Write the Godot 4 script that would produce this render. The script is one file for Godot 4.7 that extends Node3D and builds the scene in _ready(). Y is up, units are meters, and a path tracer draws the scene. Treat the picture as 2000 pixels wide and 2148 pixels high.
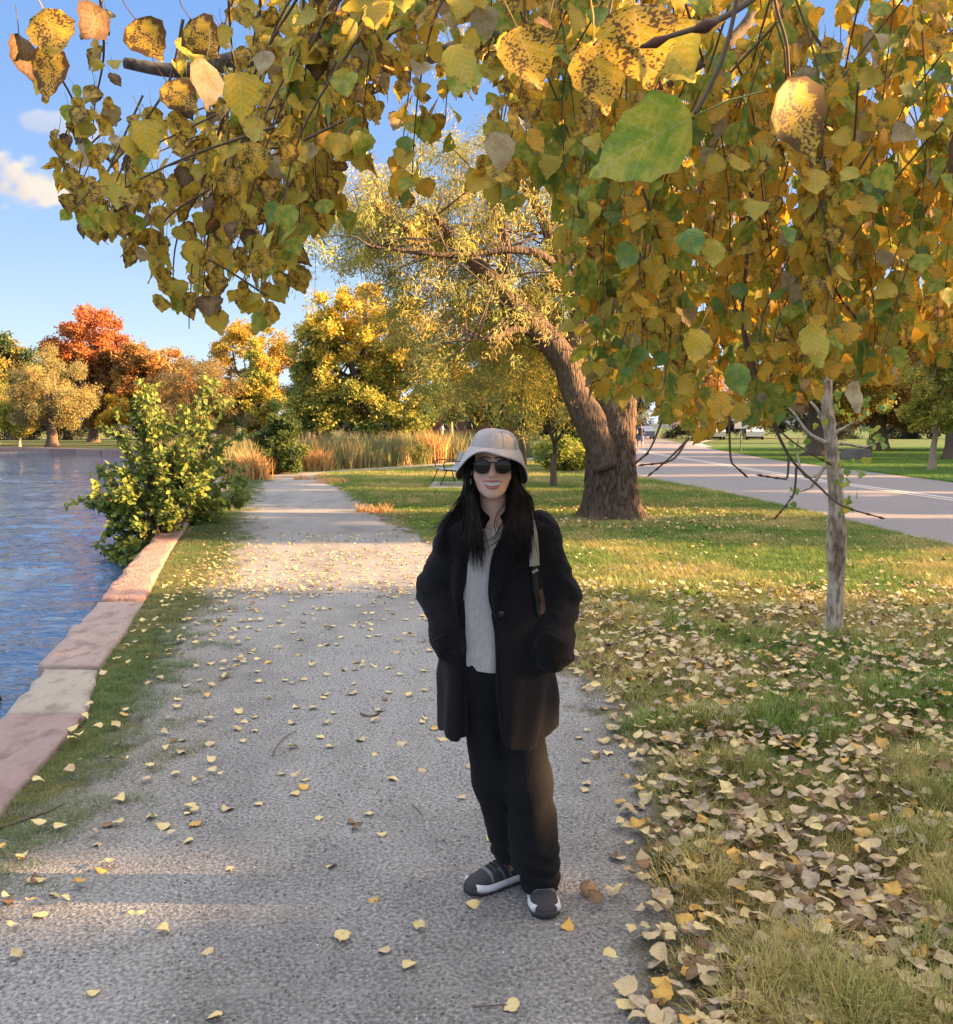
extends Node3D
# An autumn park at golden hour: a woman on a gravel lakeside path under the hanging twigs of a poplar.

var rng := RandomNumberGenerator.new()
var fn := FastNoiseLite.new()      # coarse noise
var ff := FastNoiseLite.new()      # fine noise
var M := {}                        # materials by name
var names := {}
const SKIN := Color(0.84, 0.55, 0.42)


# ------------------------------------------------------------------ mesh builder
class MB:
	var v := PackedVector3Array()
	var uv := PackedVector2Array()
	var c := PackedColorArray()
	var ix := PackedInt32Array()

	func add(p: Vector3, t := Vector2.ZERO, col := Color.WHITE) -> int:
		v.append(p)
		uv.append(t)
		c.append(col)
		return v.size() - 1

	func tri(a: int, b: int, d: int) -> void:      # counter-clockwise seen from outside
		ix.append(a)
		ix.append(d)
		ix.append(b)

	func quad(a: int, b: int, d: int, e: int) -> void:
		tri(a, b, d)
		tri(a, d, e)

	func tube(pts: Array, rad: Array, sides := 6, col := Color.WHITE, rough := 0.0, nz: FastNoiseLite = null, vlen := 1.0) -> void:
		var first := v.size()
		var n := pts.size()
		var side := Vector3.ZERO
		var along := 0.0
		for i in n:
			var d: Vector3 = (pts[mini(i + 1, n - 1)] - pts[maxi(i - 1, 0)])
			d = d.normalized() if d.length() > 1e-6 else Vector3.UP
			if i == 0:
				side = d.cross(Vector3(0.31, 0.2, 0.93)).normalized()
			side = (side - d * side.dot(d)).normalized()
			var up := d.cross(side)
			if i > 0:
				along += (pts[i] - pts[i - 1]).length()
			for k in sides + 1:
				var a := TAU * (k % sides) / sides
				var dir := side * cos(a) + up * sin(a)
				var r: float = rad[i]
				if nz:
					var q: Vector3 = pts[i] + dir * r
					r *= 1.0 + rough * nz.get_noise_3d(q.x * 1.0, q.y * 0.35, q.z * 1.0)
				add(pts[i] + dir * r, Vector2(float(k) / sides, along * vlen), col)
		for i in n - 1:
			for k in sides:
				var a := first + i * (sides + 1) + k
				var b := a + sides + 1
				quad(a, a + 1, b + 1, b)
		var cap := add(pts[n - 1], Vector2.ZERO, col)
		var cap0 := add(pts[0], Vector2.ZERO, col)
		var l := first + (n - 1) * (sides + 1)
		for k in sides:
			tri(l + k, l + k + 1, cap)
			tri(first + k + 1, first + k, cap0)

	func grid(p: Array, rows: int, cols: int, wrap := false, col := Color.WHITE) -> void:   # rows x cols points, row-major
		var first := v.size()
		for r in rows:
			for k in cols:
				add(p[r * cols + k], Vector2(float(k) / (cols - 1), float(r) / (rows - 1)), col)
		for r in rows - 1:
			for k in (cols if wrap else cols - 1):
				var k2 := (k + 1) % cols
				quad(first + r * cols + k, first + r * cols + k2, first + (r + 1) * cols + k2, first + (r + 1) * cols + k)

	func box(at: Vector3, size: Vector3, b := Basis(), col := Color.WHITE, taper := 1.0) -> void:
		var h := size / 2
		var q := []
		for sy in [-1.0, 1.0]:
			var t := taper if sy > 0 else 1.0
			for s in [[-1, -1], [1, -1], [1, 1], [-1, 1]]:
				q.append(at + b * Vector3(h.x * s[0] * t, h.y * sy, h.z * s[1] * t))
		for f in [[3, 2, 6, 7], [1, 0, 4, 5], [2, 1, 5, 6], [0, 3, 7, 4], [7, 6, 5, 4], [0, 1, 2, 3]]:
			var k := []
			for j in 4:
				k.append(add(q[f[j]], Vector2([0, 1, 1, 0][j], [0, 0, 1, 1][j]), col))
			quad(k[0], k[1], k[2], k[3])

	func join(o: MB, t: Transform3D, col := Color.WHITE) -> void:
		var first := v.size()
		v.append_array(t * o.v)
		uv.append_array(o.uv)
		var cc := PackedColorArray()
		cc.resize(o.v.size())
		cc.fill(col)
		c.append_array(cc)
		for i in o.ix:
			ix.append(first + i)

	func arrays() -> Array:
		var a := []
		a.resize(Mesh.ARRAY_MAX)
		a[Mesh.ARRAY_VERTEX] = v
		a[Mesh.ARRAY_TEX_UV] = uv
		a[Mesh.ARRAY_COLOR] = c
		a[Mesh.ARRAY_INDEX] = ix
		return a

	func into(m: ArrayMesh, mat: Material, smooth := true) -> ArrayMesh:
		if v.is_empty():
			return m
		var st := SurfaceTool.new()
		if smooth:
			st.create_from_arrays(arrays())
		else:
			st.begin(Mesh.PRIMITIVE_TRIANGLES)
			st.set_smooth_group(-1)
			for i in ix:
				st.set_uv(uv[i])
				st.set_color(c[i])
				st.add_vertex(v[i])
		st.generate_normals()
		st.set_material(mat)
		return st.commit(m)

	func mesh(mat: Material, smooth := true) -> ArrayMesh:
		return into(ArrayMesh.new(), mat, smooth)


# ------------------------------------------------------------------ scene helpers
func numbered(called: String, parent: Node) -> String:
	var key := called + str(parent.get_instance_id())
	names[key] = names.get(key, -1) + 1
	return called if names[key] == 0 else "%s_%03d" % [called, names[key]]


func put(called: String, mesh: Mesh, parent: Node = self, at := Transform3D()) -> MeshInstance3D:
	var o := MeshInstance3D.new()
	o.mesh = mesh
	o.name = numbered(called, parent)
	o.transform = at
	parent.add_child(o, true)
	return o


func tag(o: Node3D, label := "", category := "", group := "", kind := "") -> Node3D:
	if label: o.set_meta("label", label)
	if category: o.set_meta("category", category)
	if group: o.set_meta("group", group)
	if kind: o.set_meta("kind", kind)
	return o


func thing(called: String, label: String, category: String, at := Vector3.ZERO, group := "", turn := 0.0) -> Node3D:
	var o := Node3D.new()
	o.name = numbered(called, self)
	o.position = at
	o.rotation.y = turn
	add_child(o, true)
	return tag(o, label, category, group)


func structure(called: String, mesh: Mesh, label := "") -> MeshInstance3D:
	var o := put(called, mesh)
	tag(o, label, "", "", "structure")
	return o


func scatter(called: String, mesh: Mesh, buffer: PackedFloat32Array, parent: Node = self, label := "", category := "") -> MultiMeshInstance3D:
	var mm := MultiMesh.new()
	mm.transform_format = MultiMesh.TRANSFORM_3D
	mm.use_colors = true
	mm.mesh = mesh
	mm.instance_count = buffer.size() / 16
	mm.buffer = buffer
	var o := MultiMeshInstance3D.new()
	o.multimesh = mm
	o.name = numbered(called, parent)
	parent.add_child(o, true)
	tag(o, label, category, "", "stuff")
	return o


func place(buf: PackedFloat32Array, i: int, b: Basis, o: Vector3, col: Color) -> void:
	var k := i * 16
	buf[k] = b.x.x; buf[k + 1] = b.y.x; buf[k + 2] = b.z.x; buf[k + 3] = o.x
	buf[k + 4] = b.x.y; buf[k + 5] = b.y.y; buf[k + 6] = b.z.y; buf[k + 7] = o.y
	buf[k + 8] = b.x.z; buf[k + 9] = b.y.z; buf[k + 10] = b.z.z; buf[k + 11] = o.z
	buf[k + 12] = col.r; buf[k + 13] = col.g; buf[k + 14] = col.b; buf[k + 15] = 1.0


func mat(called: String, lin: Color, rough := 0.85, opt := {}) -> StandardMaterial3D:
	var m := StandardMaterial3D.new()
	m.resource_name = called
	var a := lin.a
	lin.a = 1.0
	m.albedo_color = lin.linear_to_srgb()
	m.albedo_color.a = a
	m.roughness = rough
	m.cull_mode = BaseMaterial3D.CULL_DISABLED
	for k in opt:
		m.set(k, opt[k])
	M[called] = m
	return m


func rf(a: float, b: float) -> float:
	return rng.randf_range(a, b)


func rdir() -> Vector3:
	var z := rf(-1, 1)
	var a := rf(0, TAU)
	var r := sqrt(1 - z * z)
	return Vector3(r * cos(a), z, r * sin(a))


func rbasis() -> Basis:
	return Basis(rdir(), rf(0, TAU))


func table(t: Array, x: float) -> float:           # [[x0, y0], [x1, y1], ...] in rising x
	if x <= t[0][0]: return t[0][1]
	for i in t.size() - 1:
		if x <= t[i + 1][0]:
			return lerpf(t[i][1], t[i + 1][1], (x - t[i][0]) / (t[i + 1][0] - t[i][0]))
	return t[-1][1]


# a place seen in the direction (u, v) of the survey photograph, so many metres down the view
func spot(u: float, v: float, deep: float) -> Vector3:
	var d := Vector3((u - 1000.0) / 2003.0, (1074.0 - v) / 2003.0, -1.0).rotated(Vector3.RIGHT, deg_to_rad(-5.28))
	return Vector3(0, 1.7, 0) + d * (deep / -d.z)


func smooth_line(p: Array, per := 6) -> Array:     # Catmull-Rom through the points
	var out := []
	for i in p.size() - 1:
		var a = p[maxi(i - 1, 0)]
		var b = p[i]
		var c = p[i + 1]
		var d = p[mini(i + 2, p.size() - 1)]
		for k in per:
			var t := float(k) / per
			out.append(0.5 * ((2.0 * b) + (c - a) * t + (2.0 * a - 5.0 * b + 4.0 * c - d) * t * t + (3.0 * b - a - 3.0 * c + d) * t * t * t))
	out.append(p[-1])
	return out


func taper(n: int, a: float, b: float) -> Array:
	var out := []
	for i in n: out.append(lerpf(a, b, float(i) / maxi(n - 1, 1)))
	return out


func noise_tex(freq: float, ramp: Array, size := 512, octaves := 5, seed_ := 1, kind := FastNoiseLite.TYPE_SIMPLEX_SMOOTH) -> NoiseTexture2D:
	var n := FastNoiseLite.new()
	n.seed = seed_
	n.frequency = freq
	n.noise_type = kind
	n.fractal_octaves = octaves
	var t := NoiseTexture2D.new()
	t.width = size
	t.height = size
	t.seamless = true
	t.noise = n
	if ramp:
		var g := Gradient.new()
		var off := PackedFloat32Array()
		var cols := PackedColorArray()
		for r in ramp:
			off.append(r[0])
			cols.append(Color(r[1], r[2], r[3]).linear_to_srgb())
		g.offsets = off
		g.colors = cols
		t.color_ramp = g
	return t


# distance-field meshing (surface nets); f is negative inside
func nets(f: Callable, lo: Vector3, hi: Vector3, cell: float, tint = null) -> MB:
	var nx := int((hi.x - lo.x) / cell) + 1
	var ny := int((hi.y - lo.y) / cell) + 1
	var nz := int((hi.z - lo.z) / cell) + 1
	var val := PackedFloat32Array()
	val.resize(nx * ny * nz)
	var i := 0
	for z in nz:
		for y in ny:
			var skip := 0
			for x in nx:
				if skip > 0:
					skip -= 1
					val[i] = val[i - 1]
				else:
					var d: float = f.call(lo + Vector3(x, y, z) * cell)
					val[i] = d
					if absf(d) > 4.0 * cell:
						skip = int(absf(d) / cell * 0.4)
				i += 1
	var m := MB.new()
	var id := PackedInt32Array()
	id.resize(nx * ny * nz)
	id.fill(-1)
	var sy := nx
	var sz := nx * ny
	var off := [0, 1, sy, sy + 1, sz, sz + 1, sz + sy, sz + sy + 1]
	var edges := [[0, 1], [2, 3], [4, 5], [6, 7], [0, 2], [1, 3], [4, 6], [5, 7], [0, 4], [1, 5], [2, 6], [3, 7]]
	for z in nz - 1:
		for y in ny - 1:
			for x in nx - 1:
				var b := x + y * sy + z * sz
				var neg := 0
				for k in 8:
					if val[b + off[k]] < 0: neg += 1
				if neg == 0 or neg == 8: continue
				var sum := Vector3.ZERO
				var cnt := 0
				for e in edges:
					var va := val[b + off[e[0]]]
					var vb := val[b + off[e[1]]]
					if (va < 0) != (vb < 0):
						var t := va / (va - vb)
						var pa := Vector3(e[0] & 1, (e[0] >> 1) & 1, e[0] >> 2)
						var pb := Vector3(e[1] & 1, (e[1] >> 1) & 1, e[1] >> 2)
						sum += pa.lerp(pb, t)
						cnt += 1
				var p := lo + (Vector3(x, y, z) + sum / cnt) * cell
				id[b] = m.add(p, Vector2(p.x, p.y), tint.call(p) if tint != null else Color.WHITE)
	for z in range(1, nz - 1):
		for y in range(1, ny - 1):
			for x in range(1, nx - 1):
				var b := x + y * sy + z * sz
				var s := val[b] < 0
				if s != (val[b + 1] < 0):
					_face(m, id[b - sy - sz], id[b - sz], id[b], id[b - sy], s)
				if s != (val[b + sy] < 0):
					_face(m, id[b - 1 - sz], id[b - 1], id[b], id[b - sz], s)
				if s != (val[b + sz] < 0):
					_face(m, id[b - 1 - sy], id[b - sy], id[b], id[b - 1], s)
	return m


func _face(m: MB, a: int, b: int, c: int, d: int, s: bool) -> void:
	if a < 0 or b < 0 or c < 0 or d < 0: return
	if s: m.quad(a, b, c, d)
	else: m.quad(d, c, b, a)


func ell(p: Vector3, c: Vector3, r: Vector3) -> float:
	var q := p - c
	var k0 := (q / r).length()
	var k1 := (q / (r * r)).length()
	return k0 * (k0 - 1.0) / maxf(k1, 1e-6)


func cap(p: Vector3, a: Vector3, b: Vector3, ra: float, rb: float) -> float:
	var ab := b - a
	var t := clampf((p - a).dot(ab) / ab.length_squared(), 0.0, 1.0)
	return (p - a - ab * t).length() - lerpf(ra, rb, t)


func smin(a: float, b: float, k: float) -> float:
	var h := maxf(k - absf(a - b), 0.0) / k
	return minf(a, b) - h * h * k * 0.25


# ------------------------------------------------------------------ the scene
func _ready() -> void:
	rng.seed = 20241
	fn.seed = 3
	fn.frequency = 1.0
	fn.fractal_octaves = 4
	ff.seed = 9
	ff.frequency = 6.0
	ff.fractal_octaves = 3
	# camera
	var cam := Camera3D.new()
	cam.name = "camera"
	cam.position = Vector3(0, 1.7, 0)
	cam.rotation_degrees = Vector3(-5.28, 0, 0)
	cam.fov = 56.4
	cam.near = 0.05
	cam.far = 900.0
	add_child(cam)
	cam.current = true
	# low evening sun from the right, a little behind the camera
	var sun := DirectionalLight3D.new()
	sun.name = "sun"
	var el := deg_to_rad(SUN_EL)
	var az := deg_to_rad(SUN_AZ)
	var to_sun := Vector3(cos(el) * cos(az), sin(el), cos(el) * sin(az))
	add_child(sun)
	sun.look_at_from_position(to_sun * 50.0, Vector3.ZERO, Vector3.UP)
	sun.light_energy = SUN_E
	sun.light_color = Color(1.0, 0.56, 0.25).linear_to_srgb()
	sun.light_angular_distance = 0.6
	sun.shadow_enabled = true
	# sky
	var env := Environment.new()
	env.background_mode = Environment.BG_SKY
	env.sky = Sky.new()
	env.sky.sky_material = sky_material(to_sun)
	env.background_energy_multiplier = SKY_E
	env.tonemap_mode = Environment.TONE_MAPPER_LINEAR
	env.tonemap_exposure = EXPO
	env.sdfgi_enabled = true
	env.ssao_enabled = true
	env.ssil_enabled = true
	var we := WorldEnvironment.new()
	we.name = "environment"
	we.environment = env
	add_child(we)
	materials()
	build_ground()
	build_lake()
	build_wall()
	build_road()
	build_trees()
	build_reeds()
	build_bush()
	build_grass()
	build_poplar()
	build_sapling()
	build_props()
	build_person()
	build_backpack()
	build_passers()
	build_fallen()
	build_pebbles()


const SUN_EL := 14.5
const SUN_AZ := 3.0
const SUN_E := 1.5
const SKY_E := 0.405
const EXPO := 5.95


func sky_material(to_sun: Vector3) -> PanoramaSkyMaterial:
	var w := 1024
	var h := 512
	var im := Image.create(w, h, false, Image.FORMAT_RGBF)
	for y in h:
		var e := PI / 2 - (y + 0.5) / h * PI
		for x in w:
			var a := (x + 0.5) / w * TAU               # u = 0 looks along -z, 0.25 along +x
			var dir := Vector3(sin(a), 0, -cos(a)) * cos(e)
			dir.y = sin(e)
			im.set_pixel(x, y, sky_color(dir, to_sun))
	im.resize(4096, 2048, Image.INTERPOLATE_CUBIC)
	# the cumulus low over the lake, and a few thin ones higher up
	for cl in [[-27.2, 12.5, 6.0, 2.0, 1.0], [-22.6, 15.4, 2.6, 0.9, 0.4], [-21.0, 10.0, 1.0, 0.4, 0.25], [-70.0, 12.0, 12.0, 3.0, 0.9], [120.0, 15.0, 14.0, 4.0, 0.8], [-140.0, 17.0, 12.0, 3.5, 0.8]]:
		var x0 := int((cl[0] - cl[2]) / 360.0 * 4096)
		var x1 := int((cl[0] + cl[2]) / 360.0 * 4096)
		var y0 := int(1024 - (cl[1] + cl[3] * 1.3) / 180.0 * 2048)
		var y1 := int(1024 - (cl[1] - cl[3] * 1.3) / 180.0 * 2048)
		for y in range(y0, y1):
			for x in range(x0, x1):
				var fx: float = (x / 4096.0 * 360.0 - cl[0]) / cl[2]
				var fy: float = ((1024 - y) / 2048.0 * 180.0 - cl[1]) / cl[3]
				var n := fn.get_noise_2d(x * 0.016, y * 0.022) * 0.85 + ff.get_noise_2d(x * 0.012, y * 0.016) * 0.32
				var below := 1.9 if fy < 0 else 1.0      # flatter undersides
				var d: float = 1.0 - fx * fx - fy * fy * below + n * 0.85 - 0.2
				var cover: float = smoothstep(0.0, 0.5, d) * cl[4]
				if cover > 0.0:
					var lit := clampf(0.55 + 0.35 * fy + 0.3 * fx * 0.6 + n * 0.5, 0.0, 1.0)
					var cc := Color(0.29, 0.265, 0.28).lerp(Color(0.46, 0.41, 0.345), lit)
					var px := (x + 8192) % 4096
					im.set_pixel(px, y, im.get_pixel(px, y).lerp(cc, cover))
	var sm := PanoramaSkyMaterial.new()
	sm.panorama = ImageTexture.create_from_image(im)
	return sm


func sky_color(dir: Vector3, to_sun: Vector3) -> Color:
	var y := clampf(dir.y, 0.0, 1.0)
	var t := pow(1.0 - y, 4.6)
	var c := Color(0.075, 0.162, 0.37).lerp(Color(0.33, 0.45, 0.53), t)
	c = c.lerp(Color(0.40, 0.43, 0.44), pow(1.0 - y, 13.0) * 0.9)
	# broken cloud added above the view to brighten the shade, thinning out towards the horizon
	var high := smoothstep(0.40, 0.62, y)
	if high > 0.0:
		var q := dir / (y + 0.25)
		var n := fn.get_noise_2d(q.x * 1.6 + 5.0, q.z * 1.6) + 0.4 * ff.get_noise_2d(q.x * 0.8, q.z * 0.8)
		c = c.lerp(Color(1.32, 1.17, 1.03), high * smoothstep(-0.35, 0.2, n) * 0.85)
	var g := maxf(dir.dot(to_sun), 0.0)
	c += Color(1.0, 0.74, 0.42) * (pow(g, 4.0) * 0.45 + pow(g, 40.0) * 0.9)
	c.a = 1.0
	if dir.y < 0.0: c = Color(0.16, 0.15, 0.12)
	return c


# ------------------------------------------------------------------ materials
func materials() -> void:
	var gravel := noise_tex(0.05, [[0.0, 0.11, 0.114, 0.112], [0.35, 0.245, 0.252, 0.245], [0.55, 0.325, 0.332, 0.322], [0.75, 0.42, 0.42, 0.405], [1.0, 0.64, 0.63, 0.60]], 1024, 4, 11)
	var gravel_h := noise_tex(0.06, [], 1024, 4, 11)
	mat("gravel", Color(1.0, 1.0, 1.0), 0.9, {"albedo_texture": gravel, "uv1_triplanar": true, "uv1_world_triplanar": true, "uv1_scale": Vector3.ONE * 0.9, "vertex_color_use_as_albedo": true,
		"transparency": BaseMaterial3D.TRANSPARENCY_ALPHA, "heightmap_enabled": true, "heightmap_texture": gravel_h, "heightmap_scale": 1.3})
	var soil := noise_tex(0.03, [[0.0, 0.07, 0.07, 0.03], [0.4, 0.125, 0.12, 0.05], [0.6, 0.18, 0.16, 0.075], [1.0, 0.28, 0.23, 0.13]], 512, 5, 21)
	var soil_h := noise_tex(0.05, [], 512, 4, 22)
	mat("lawn", Color(1, 1, 1), 0.95, {"albedo_texture": soil, "uv1_triplanar": true, "uv1_world_triplanar": true, "uv1_scale": Vector3.ONE * 0.55, "vertex_color_use_as_albedo": true,
		"heightmap_enabled": true, "heightmap_texture": soil_h, "heightmap_scale": 3.0})
	var stone := noise_tex(0.008, [[0.0, 0.55, 0.52, 0.5], [0.42, 0.95, 0.94, 0.93], [0.55, 1.05, 1.05, 1.04], [1.0, 1.45, 1.4, 1.35]], 512, 6, 31)
	var stone_h := noise_tex(0.03, [], 512, 5, 32)
	mat("stone", Color(1, 1, 1), 0.85, {"albedo_texture": stone, "uv1_triplanar": true, "uv1_world_triplanar": true, "uv1_scale": Vector3(1.3, 1.3, 0.7), "vertex_color_use_as_albedo": true,
		"heightmap_enabled": true, "heightmap_texture": stone_h, "heightmap_scale": 1.1})
	var asphalt := noise_tex(0.08, [[0.0, 0.16, 0.15, 0.15], [0.5, 0.22, 0.205, 0.205], [1.0, 0.28, 0.265, 0.26]], 512, 4, 41)
	mat("asphalt", Color(1, 1, 1), 0.85, {"albedo_texture": asphalt, "uv1_triplanar": true, "uv1_world_triplanar": true, "uv1_scale": Vector3.ONE * 0.4, "vertex_color_use_as_albedo": true})
	var bark := noise_tex(0.02, [[0.0, 0.3, 0.28, 0.26], [0.5, 0.9, 0.9, 0.9], [1.0, 1.5, 1.4, 1.3]], 512, 4, 51, FastNoiseLite.TYPE_SIMPLEX)
	var bark_h := noise_tex(0.02, [], 512, 4, 51, FastNoiseLite.TYPE_SIMPLEX)
	mat("bark", Color(0.135, 0.098, 0.068), 0.95, {"albedo_texture": bark, "uv1_triplanar": true, "uv1_world_triplanar": true, "uv1_scale": Vector3(1.6, 0.35, 1.6),
		"heightmap_enabled": true, "heightmap_texture": bark_h, "heightmap_scale": 6.0})
	var birch := noise_tex(0.012, [[0.0, 0.09, 0.07, 0.05], [0.36, 0.24, 0.205, 0.165], [0.5, 0.42, 0.375, 0.31], [1.0, 0.58, 0.53, 0.45]], 512, 5, 61)
	mat("pale_bark", Color(1, 1, 1), 0.85, {"albedo_texture": birch, "vertex_color_use_as_albedo": true, "uv1_triplanar": true, "uv1_world_triplanar": true, "uv1_scale": Vector3(3.4, 1.1, 3.4),
		"heightmap_enabled": true, "heightmap_texture": birch, "heightmap_scale": 1.2})
	mat("far_bark", Color(0.13, 0.10, 0.075), 0.95)
	mat("pale_trunk", Color(0.38, 0.30, 0.22), 0.9)
	mat("twig", Color(0.12, 0.085, 0.06), 0.8, {"vertex_color_use_as_albedo": true})
	mat("limb", Color(0.30, 0.28, 0.25), 0.85, {"albedo_texture": birch, "uv1_triplanar": true, "uv1_world_triplanar": true, "uv1_scale": Vector3(3, 3, 3), "heightmap_enabled": true, "heightmap_texture": birch, "heightmap_scale": 1.0})
	mat("foliage", Color(1, 1, 1), 0.75, {"vertex_color_use_as_albedo": true, "backlight_enabled": true, "backlight": Color(0.75, 0.75, 0.75)})
	mat("blade", Color(1, 1, 1), 0.8, {"vertex_color_use_as_albedo": true, "backlight_enabled": true, "backlight": Color(0.5, 0.5, 0.5)})
	mat("pebble", Color(1, 1, 1), 0.8, {"vertex_color_use_as_albedo": true})
	mat("paint", Color(0.55, 0.5, 0.40), 0.8)
	mat("paint_white", Color(0.6, 0.58, 0.55), 0.8)
	mat("concrete", Color(0.42, 0.40, 0.37), 0.9, {"albedo_texture": noise_tex(0.02, [[0, 0.7, 0.7, 0.7], [1, 1.1, 1.1, 1.1]], 256, 5, 71), "uv1_triplanar": true, "uv1_world_triplanar": true})
	mat("dark_metal", Color(0.025, 0.028, 0.03), 0.45, {"metallic": 0.3})
	mat("grey_metal", Color(0.35, 0.38, 0.38), 0.5, {"metallic": 0.3})
	mat("sign_white", Color(0.75, 0.74, 0.70), 0.6)
	mat("sign_grey", Color(0.35, 0.35, 0.34), 0.7)
	mat("post", Color(0.30, 0.32, 0.30), 0.6)
	mat("blue_paint", Color(0.03, 0.05, 0.09), 0.5)
	mat("stump", Color(0.10, 0.095, 0.09), 0.95)
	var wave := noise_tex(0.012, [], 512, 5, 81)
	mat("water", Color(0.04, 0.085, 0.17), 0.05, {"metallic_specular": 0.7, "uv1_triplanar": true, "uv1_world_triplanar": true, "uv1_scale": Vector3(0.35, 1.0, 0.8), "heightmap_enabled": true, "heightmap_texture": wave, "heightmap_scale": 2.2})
	for i in LEAVES.size():
		var t := ImageTexture.create_from_image(leaf_image(i))
		mat(LEAVES[i][0], Color(1, 1, 1), LEAVES[i][6], {"albedo_texture": t, "vertex_color_use_as_albedo": true, "backlight_enabled": LEAVES[i][5] > 0.0, "backlight": Color.WHITE * LEAVES[i][5], "texture_repeat": false})


# name, base, second colour, spots, brown edge, backlight, roughness  (colours are linear)
const LEAVES := [
	["leaf_yellow", Color(0.76, 0.52, 0.045), Color(0.66, 0.53, 0.08), 0.26, 0.10, 0.95, 0.55],
	["leaf_spotted", Color(0.74, 0.48, 0.04), Color(0.60, 0.41, 0.05), 0.58, 0.22, 0.9, 0.55],
	["leaf_brown_edge", Color(0.70, 0.45, 0.035), Color(0.55, 0.36, 0.05), 0.58, 0.55, 0.8, 0.6],
	["leaf_green", Color(0.24, 0.36, 0.04), Color(0.50, 0.48, 0.06), 0.03, 0.05, 0.9, 0.5],
	["leaf_deep_green", Color(0.14, 0.27, 0.06), Color(0.24, 0.34, 0.05), 0.04, 0.03, 0.75, 0.5],
	["leaf_pale_back", Color(0.50, 0.42, 0.25), Color(0.44, 0.33, 0.17), 0.12, 0.15, 0.5, 0.8],
	["leaf_orange", Color(0.80, 0.42, 0.025), Color(0.74, 0.50, 0.05), 0.38, 0.15, 1.0, 0.55],
	["leaf_dead", Color(0.14, 0.085, 0.045), Color(0.30, 0.17, 0.06), 0.5, 0.6, 0.3, 0.75],
	["leaf_olive", Color(0.50, 0.47, 0.06), Color(0.64, 0.50, 0.06), 0.22, 0.15, 0.9, 0.55],
	["litter_yellow", Color(0.74, 0.59, 0.25), Color(0.68, 0.56, 0.28), 0.08, 0.08, 0.25, 0.7],
	["litter_tan", Color(0.56, 0.44, 0.24), Color(0.62, 0.50, 0.30), 0.18, 0.12, 0.2, 0.8],
	["litter_grey", Color(0.50, 0.42, 0.30), Color(0.40, 0.32, 0.22), 0.25, 0.2, 0.1, 0.85],
	["litter_orange", Color(0.66, 0.36, 0.06), Color(0.70, 0.46, 0.10), 0.15, 0.15, 0.3, 0.65],
	["litter_brown", Color(0.20, 0.12, 0.065), Color(0.27, 0.17, 0.09), 0.3, 0.3, 0.1, 0.85],
]
const HALF := [[0.0, 0.0], [0.03, 0.16], [0.08, 0.28], [0.16, 0.38], [0.28, 0.445], [0.4, 0.45], [0.52, 0.40], [0.64, 0.315], [0.76, 0.205], [0.86, 0.11], [0.94, 0.04], [1.0, 0.0]]


func leaf_image(i: int) -> Image:
	var d: Array = LEAVES[i]
	var s := 176
	var g := 112.0 / s
	var im := Image.create(s, s, true, Image.FORMAT_RGB8)
	var a := FastNoiseLite.new()
	a.seed = 100 + i
	a.frequency = 0.022
	a.fractal_octaves = 3
	var b := FastNoiseLite.new()
	b.seed = 200 + i
	b.frequency = 0.14
	b.fractal_octaves = 3
	var dark := Color(0.085, 0.045, 0.016)
	for y in s:
		var t := (y + 0.5) / s
		var w := maxf(table(HALF, t), 0.02)
		for x in s:
			var u := (x + 0.5) / s - 0.5
			var n := a.get_noise_2d(x * g, y * g)
			var f := b.get_noise_2d(x * 0.8 * g, y * 1.3 * g)
			var e := clampf(1.0 - absf(u) / w, 0.0, 1.0)
			e = minf(e, (1.0 - t) * 2.2)
			e = minf(e, t * 3.0 + 0.15)
			var c: Color = d[1].lerp(d[2], clampf(0.5 + n * 1.6, 0.0, 1.0))
			c = c * (1.0 + f * 0.25)
			var vein := absf(fposmod((t - absf(u) * 0.8) * 7.0, 1.0) - 0.5)
			if vein > 0.45 or absf(u) < 0.014:
				c = c.lerp(Color(0.75, 0.68, 0.36) * (0.35 + c.r), 0.35)
			elif vein < 0.1: c = c * 0.92
			var sp := smoothstep(0.42, 0.62, f * 0.9 + n * 0.7 + d[3] * 0.75 - 0.12)
			var ed := smoothstep(0.0, 0.25, d[4] * 0.85 - e + n * 0.5 + f * 0.25 - 0.02)
			c = c.lerp(dark, clampf(sp * minf(1.0, d[3] * 1.6) + ed * minf(1.0, d[4] * 2.5), 0.0, 0.93))
			im.set_pixel(x, y, c.linear_to_srgb())
	im.generate_mipmaps()
	return im


# ------------------------------------------------------------------ the land
const SHORE := [[-400.0, -320.0], [-67.2, -320.0], [-67.0, -31.0], [-62.0, -24.0], [-58.5, -13.0], [-56.0, -8.5], [-53.0, 4.0], [-51.0, 6.5], [-48.0, 4.0], [-45.0, 0.6], [-40.0, -3.0], [-36.5, -5.3], [-34.0, -7.2], [-31.0, -8.35], [-25.0, -7.05], [-15.7, -4.80], [-9.4, -3.45], [-6.4, -2.85], [-4.2, -2.35], [0.0, -1.9], [12.0, -1.9]]
const PATH_L := [[-32.4, -6.35], [-31.5, -6.5], [-26.9, -6.1], [-17.8, -4.25], [-12.2, -3.02], [-8.74, -2.33], [-6.1, -1.93], [-5.08, -1.62], [-3.93, -1.58], [-3.5, -1.75], [-2.5, -2.1], [4.0, -2.2]]
const PATH_R := [[-32.4, -5.6], [-30.9, -5.0], [-26.9, -4.1], [-16.8, -1.5], [-13.2, -0.56], [-9.0, 0.2], [-6.5, 0.68], [-5.35, 0.86], [-4.2, 0.80], [-3.47, 0.66], [-3.0, 0.62], [-2.5, 0.58], [4.0, 0.6]]
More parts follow.
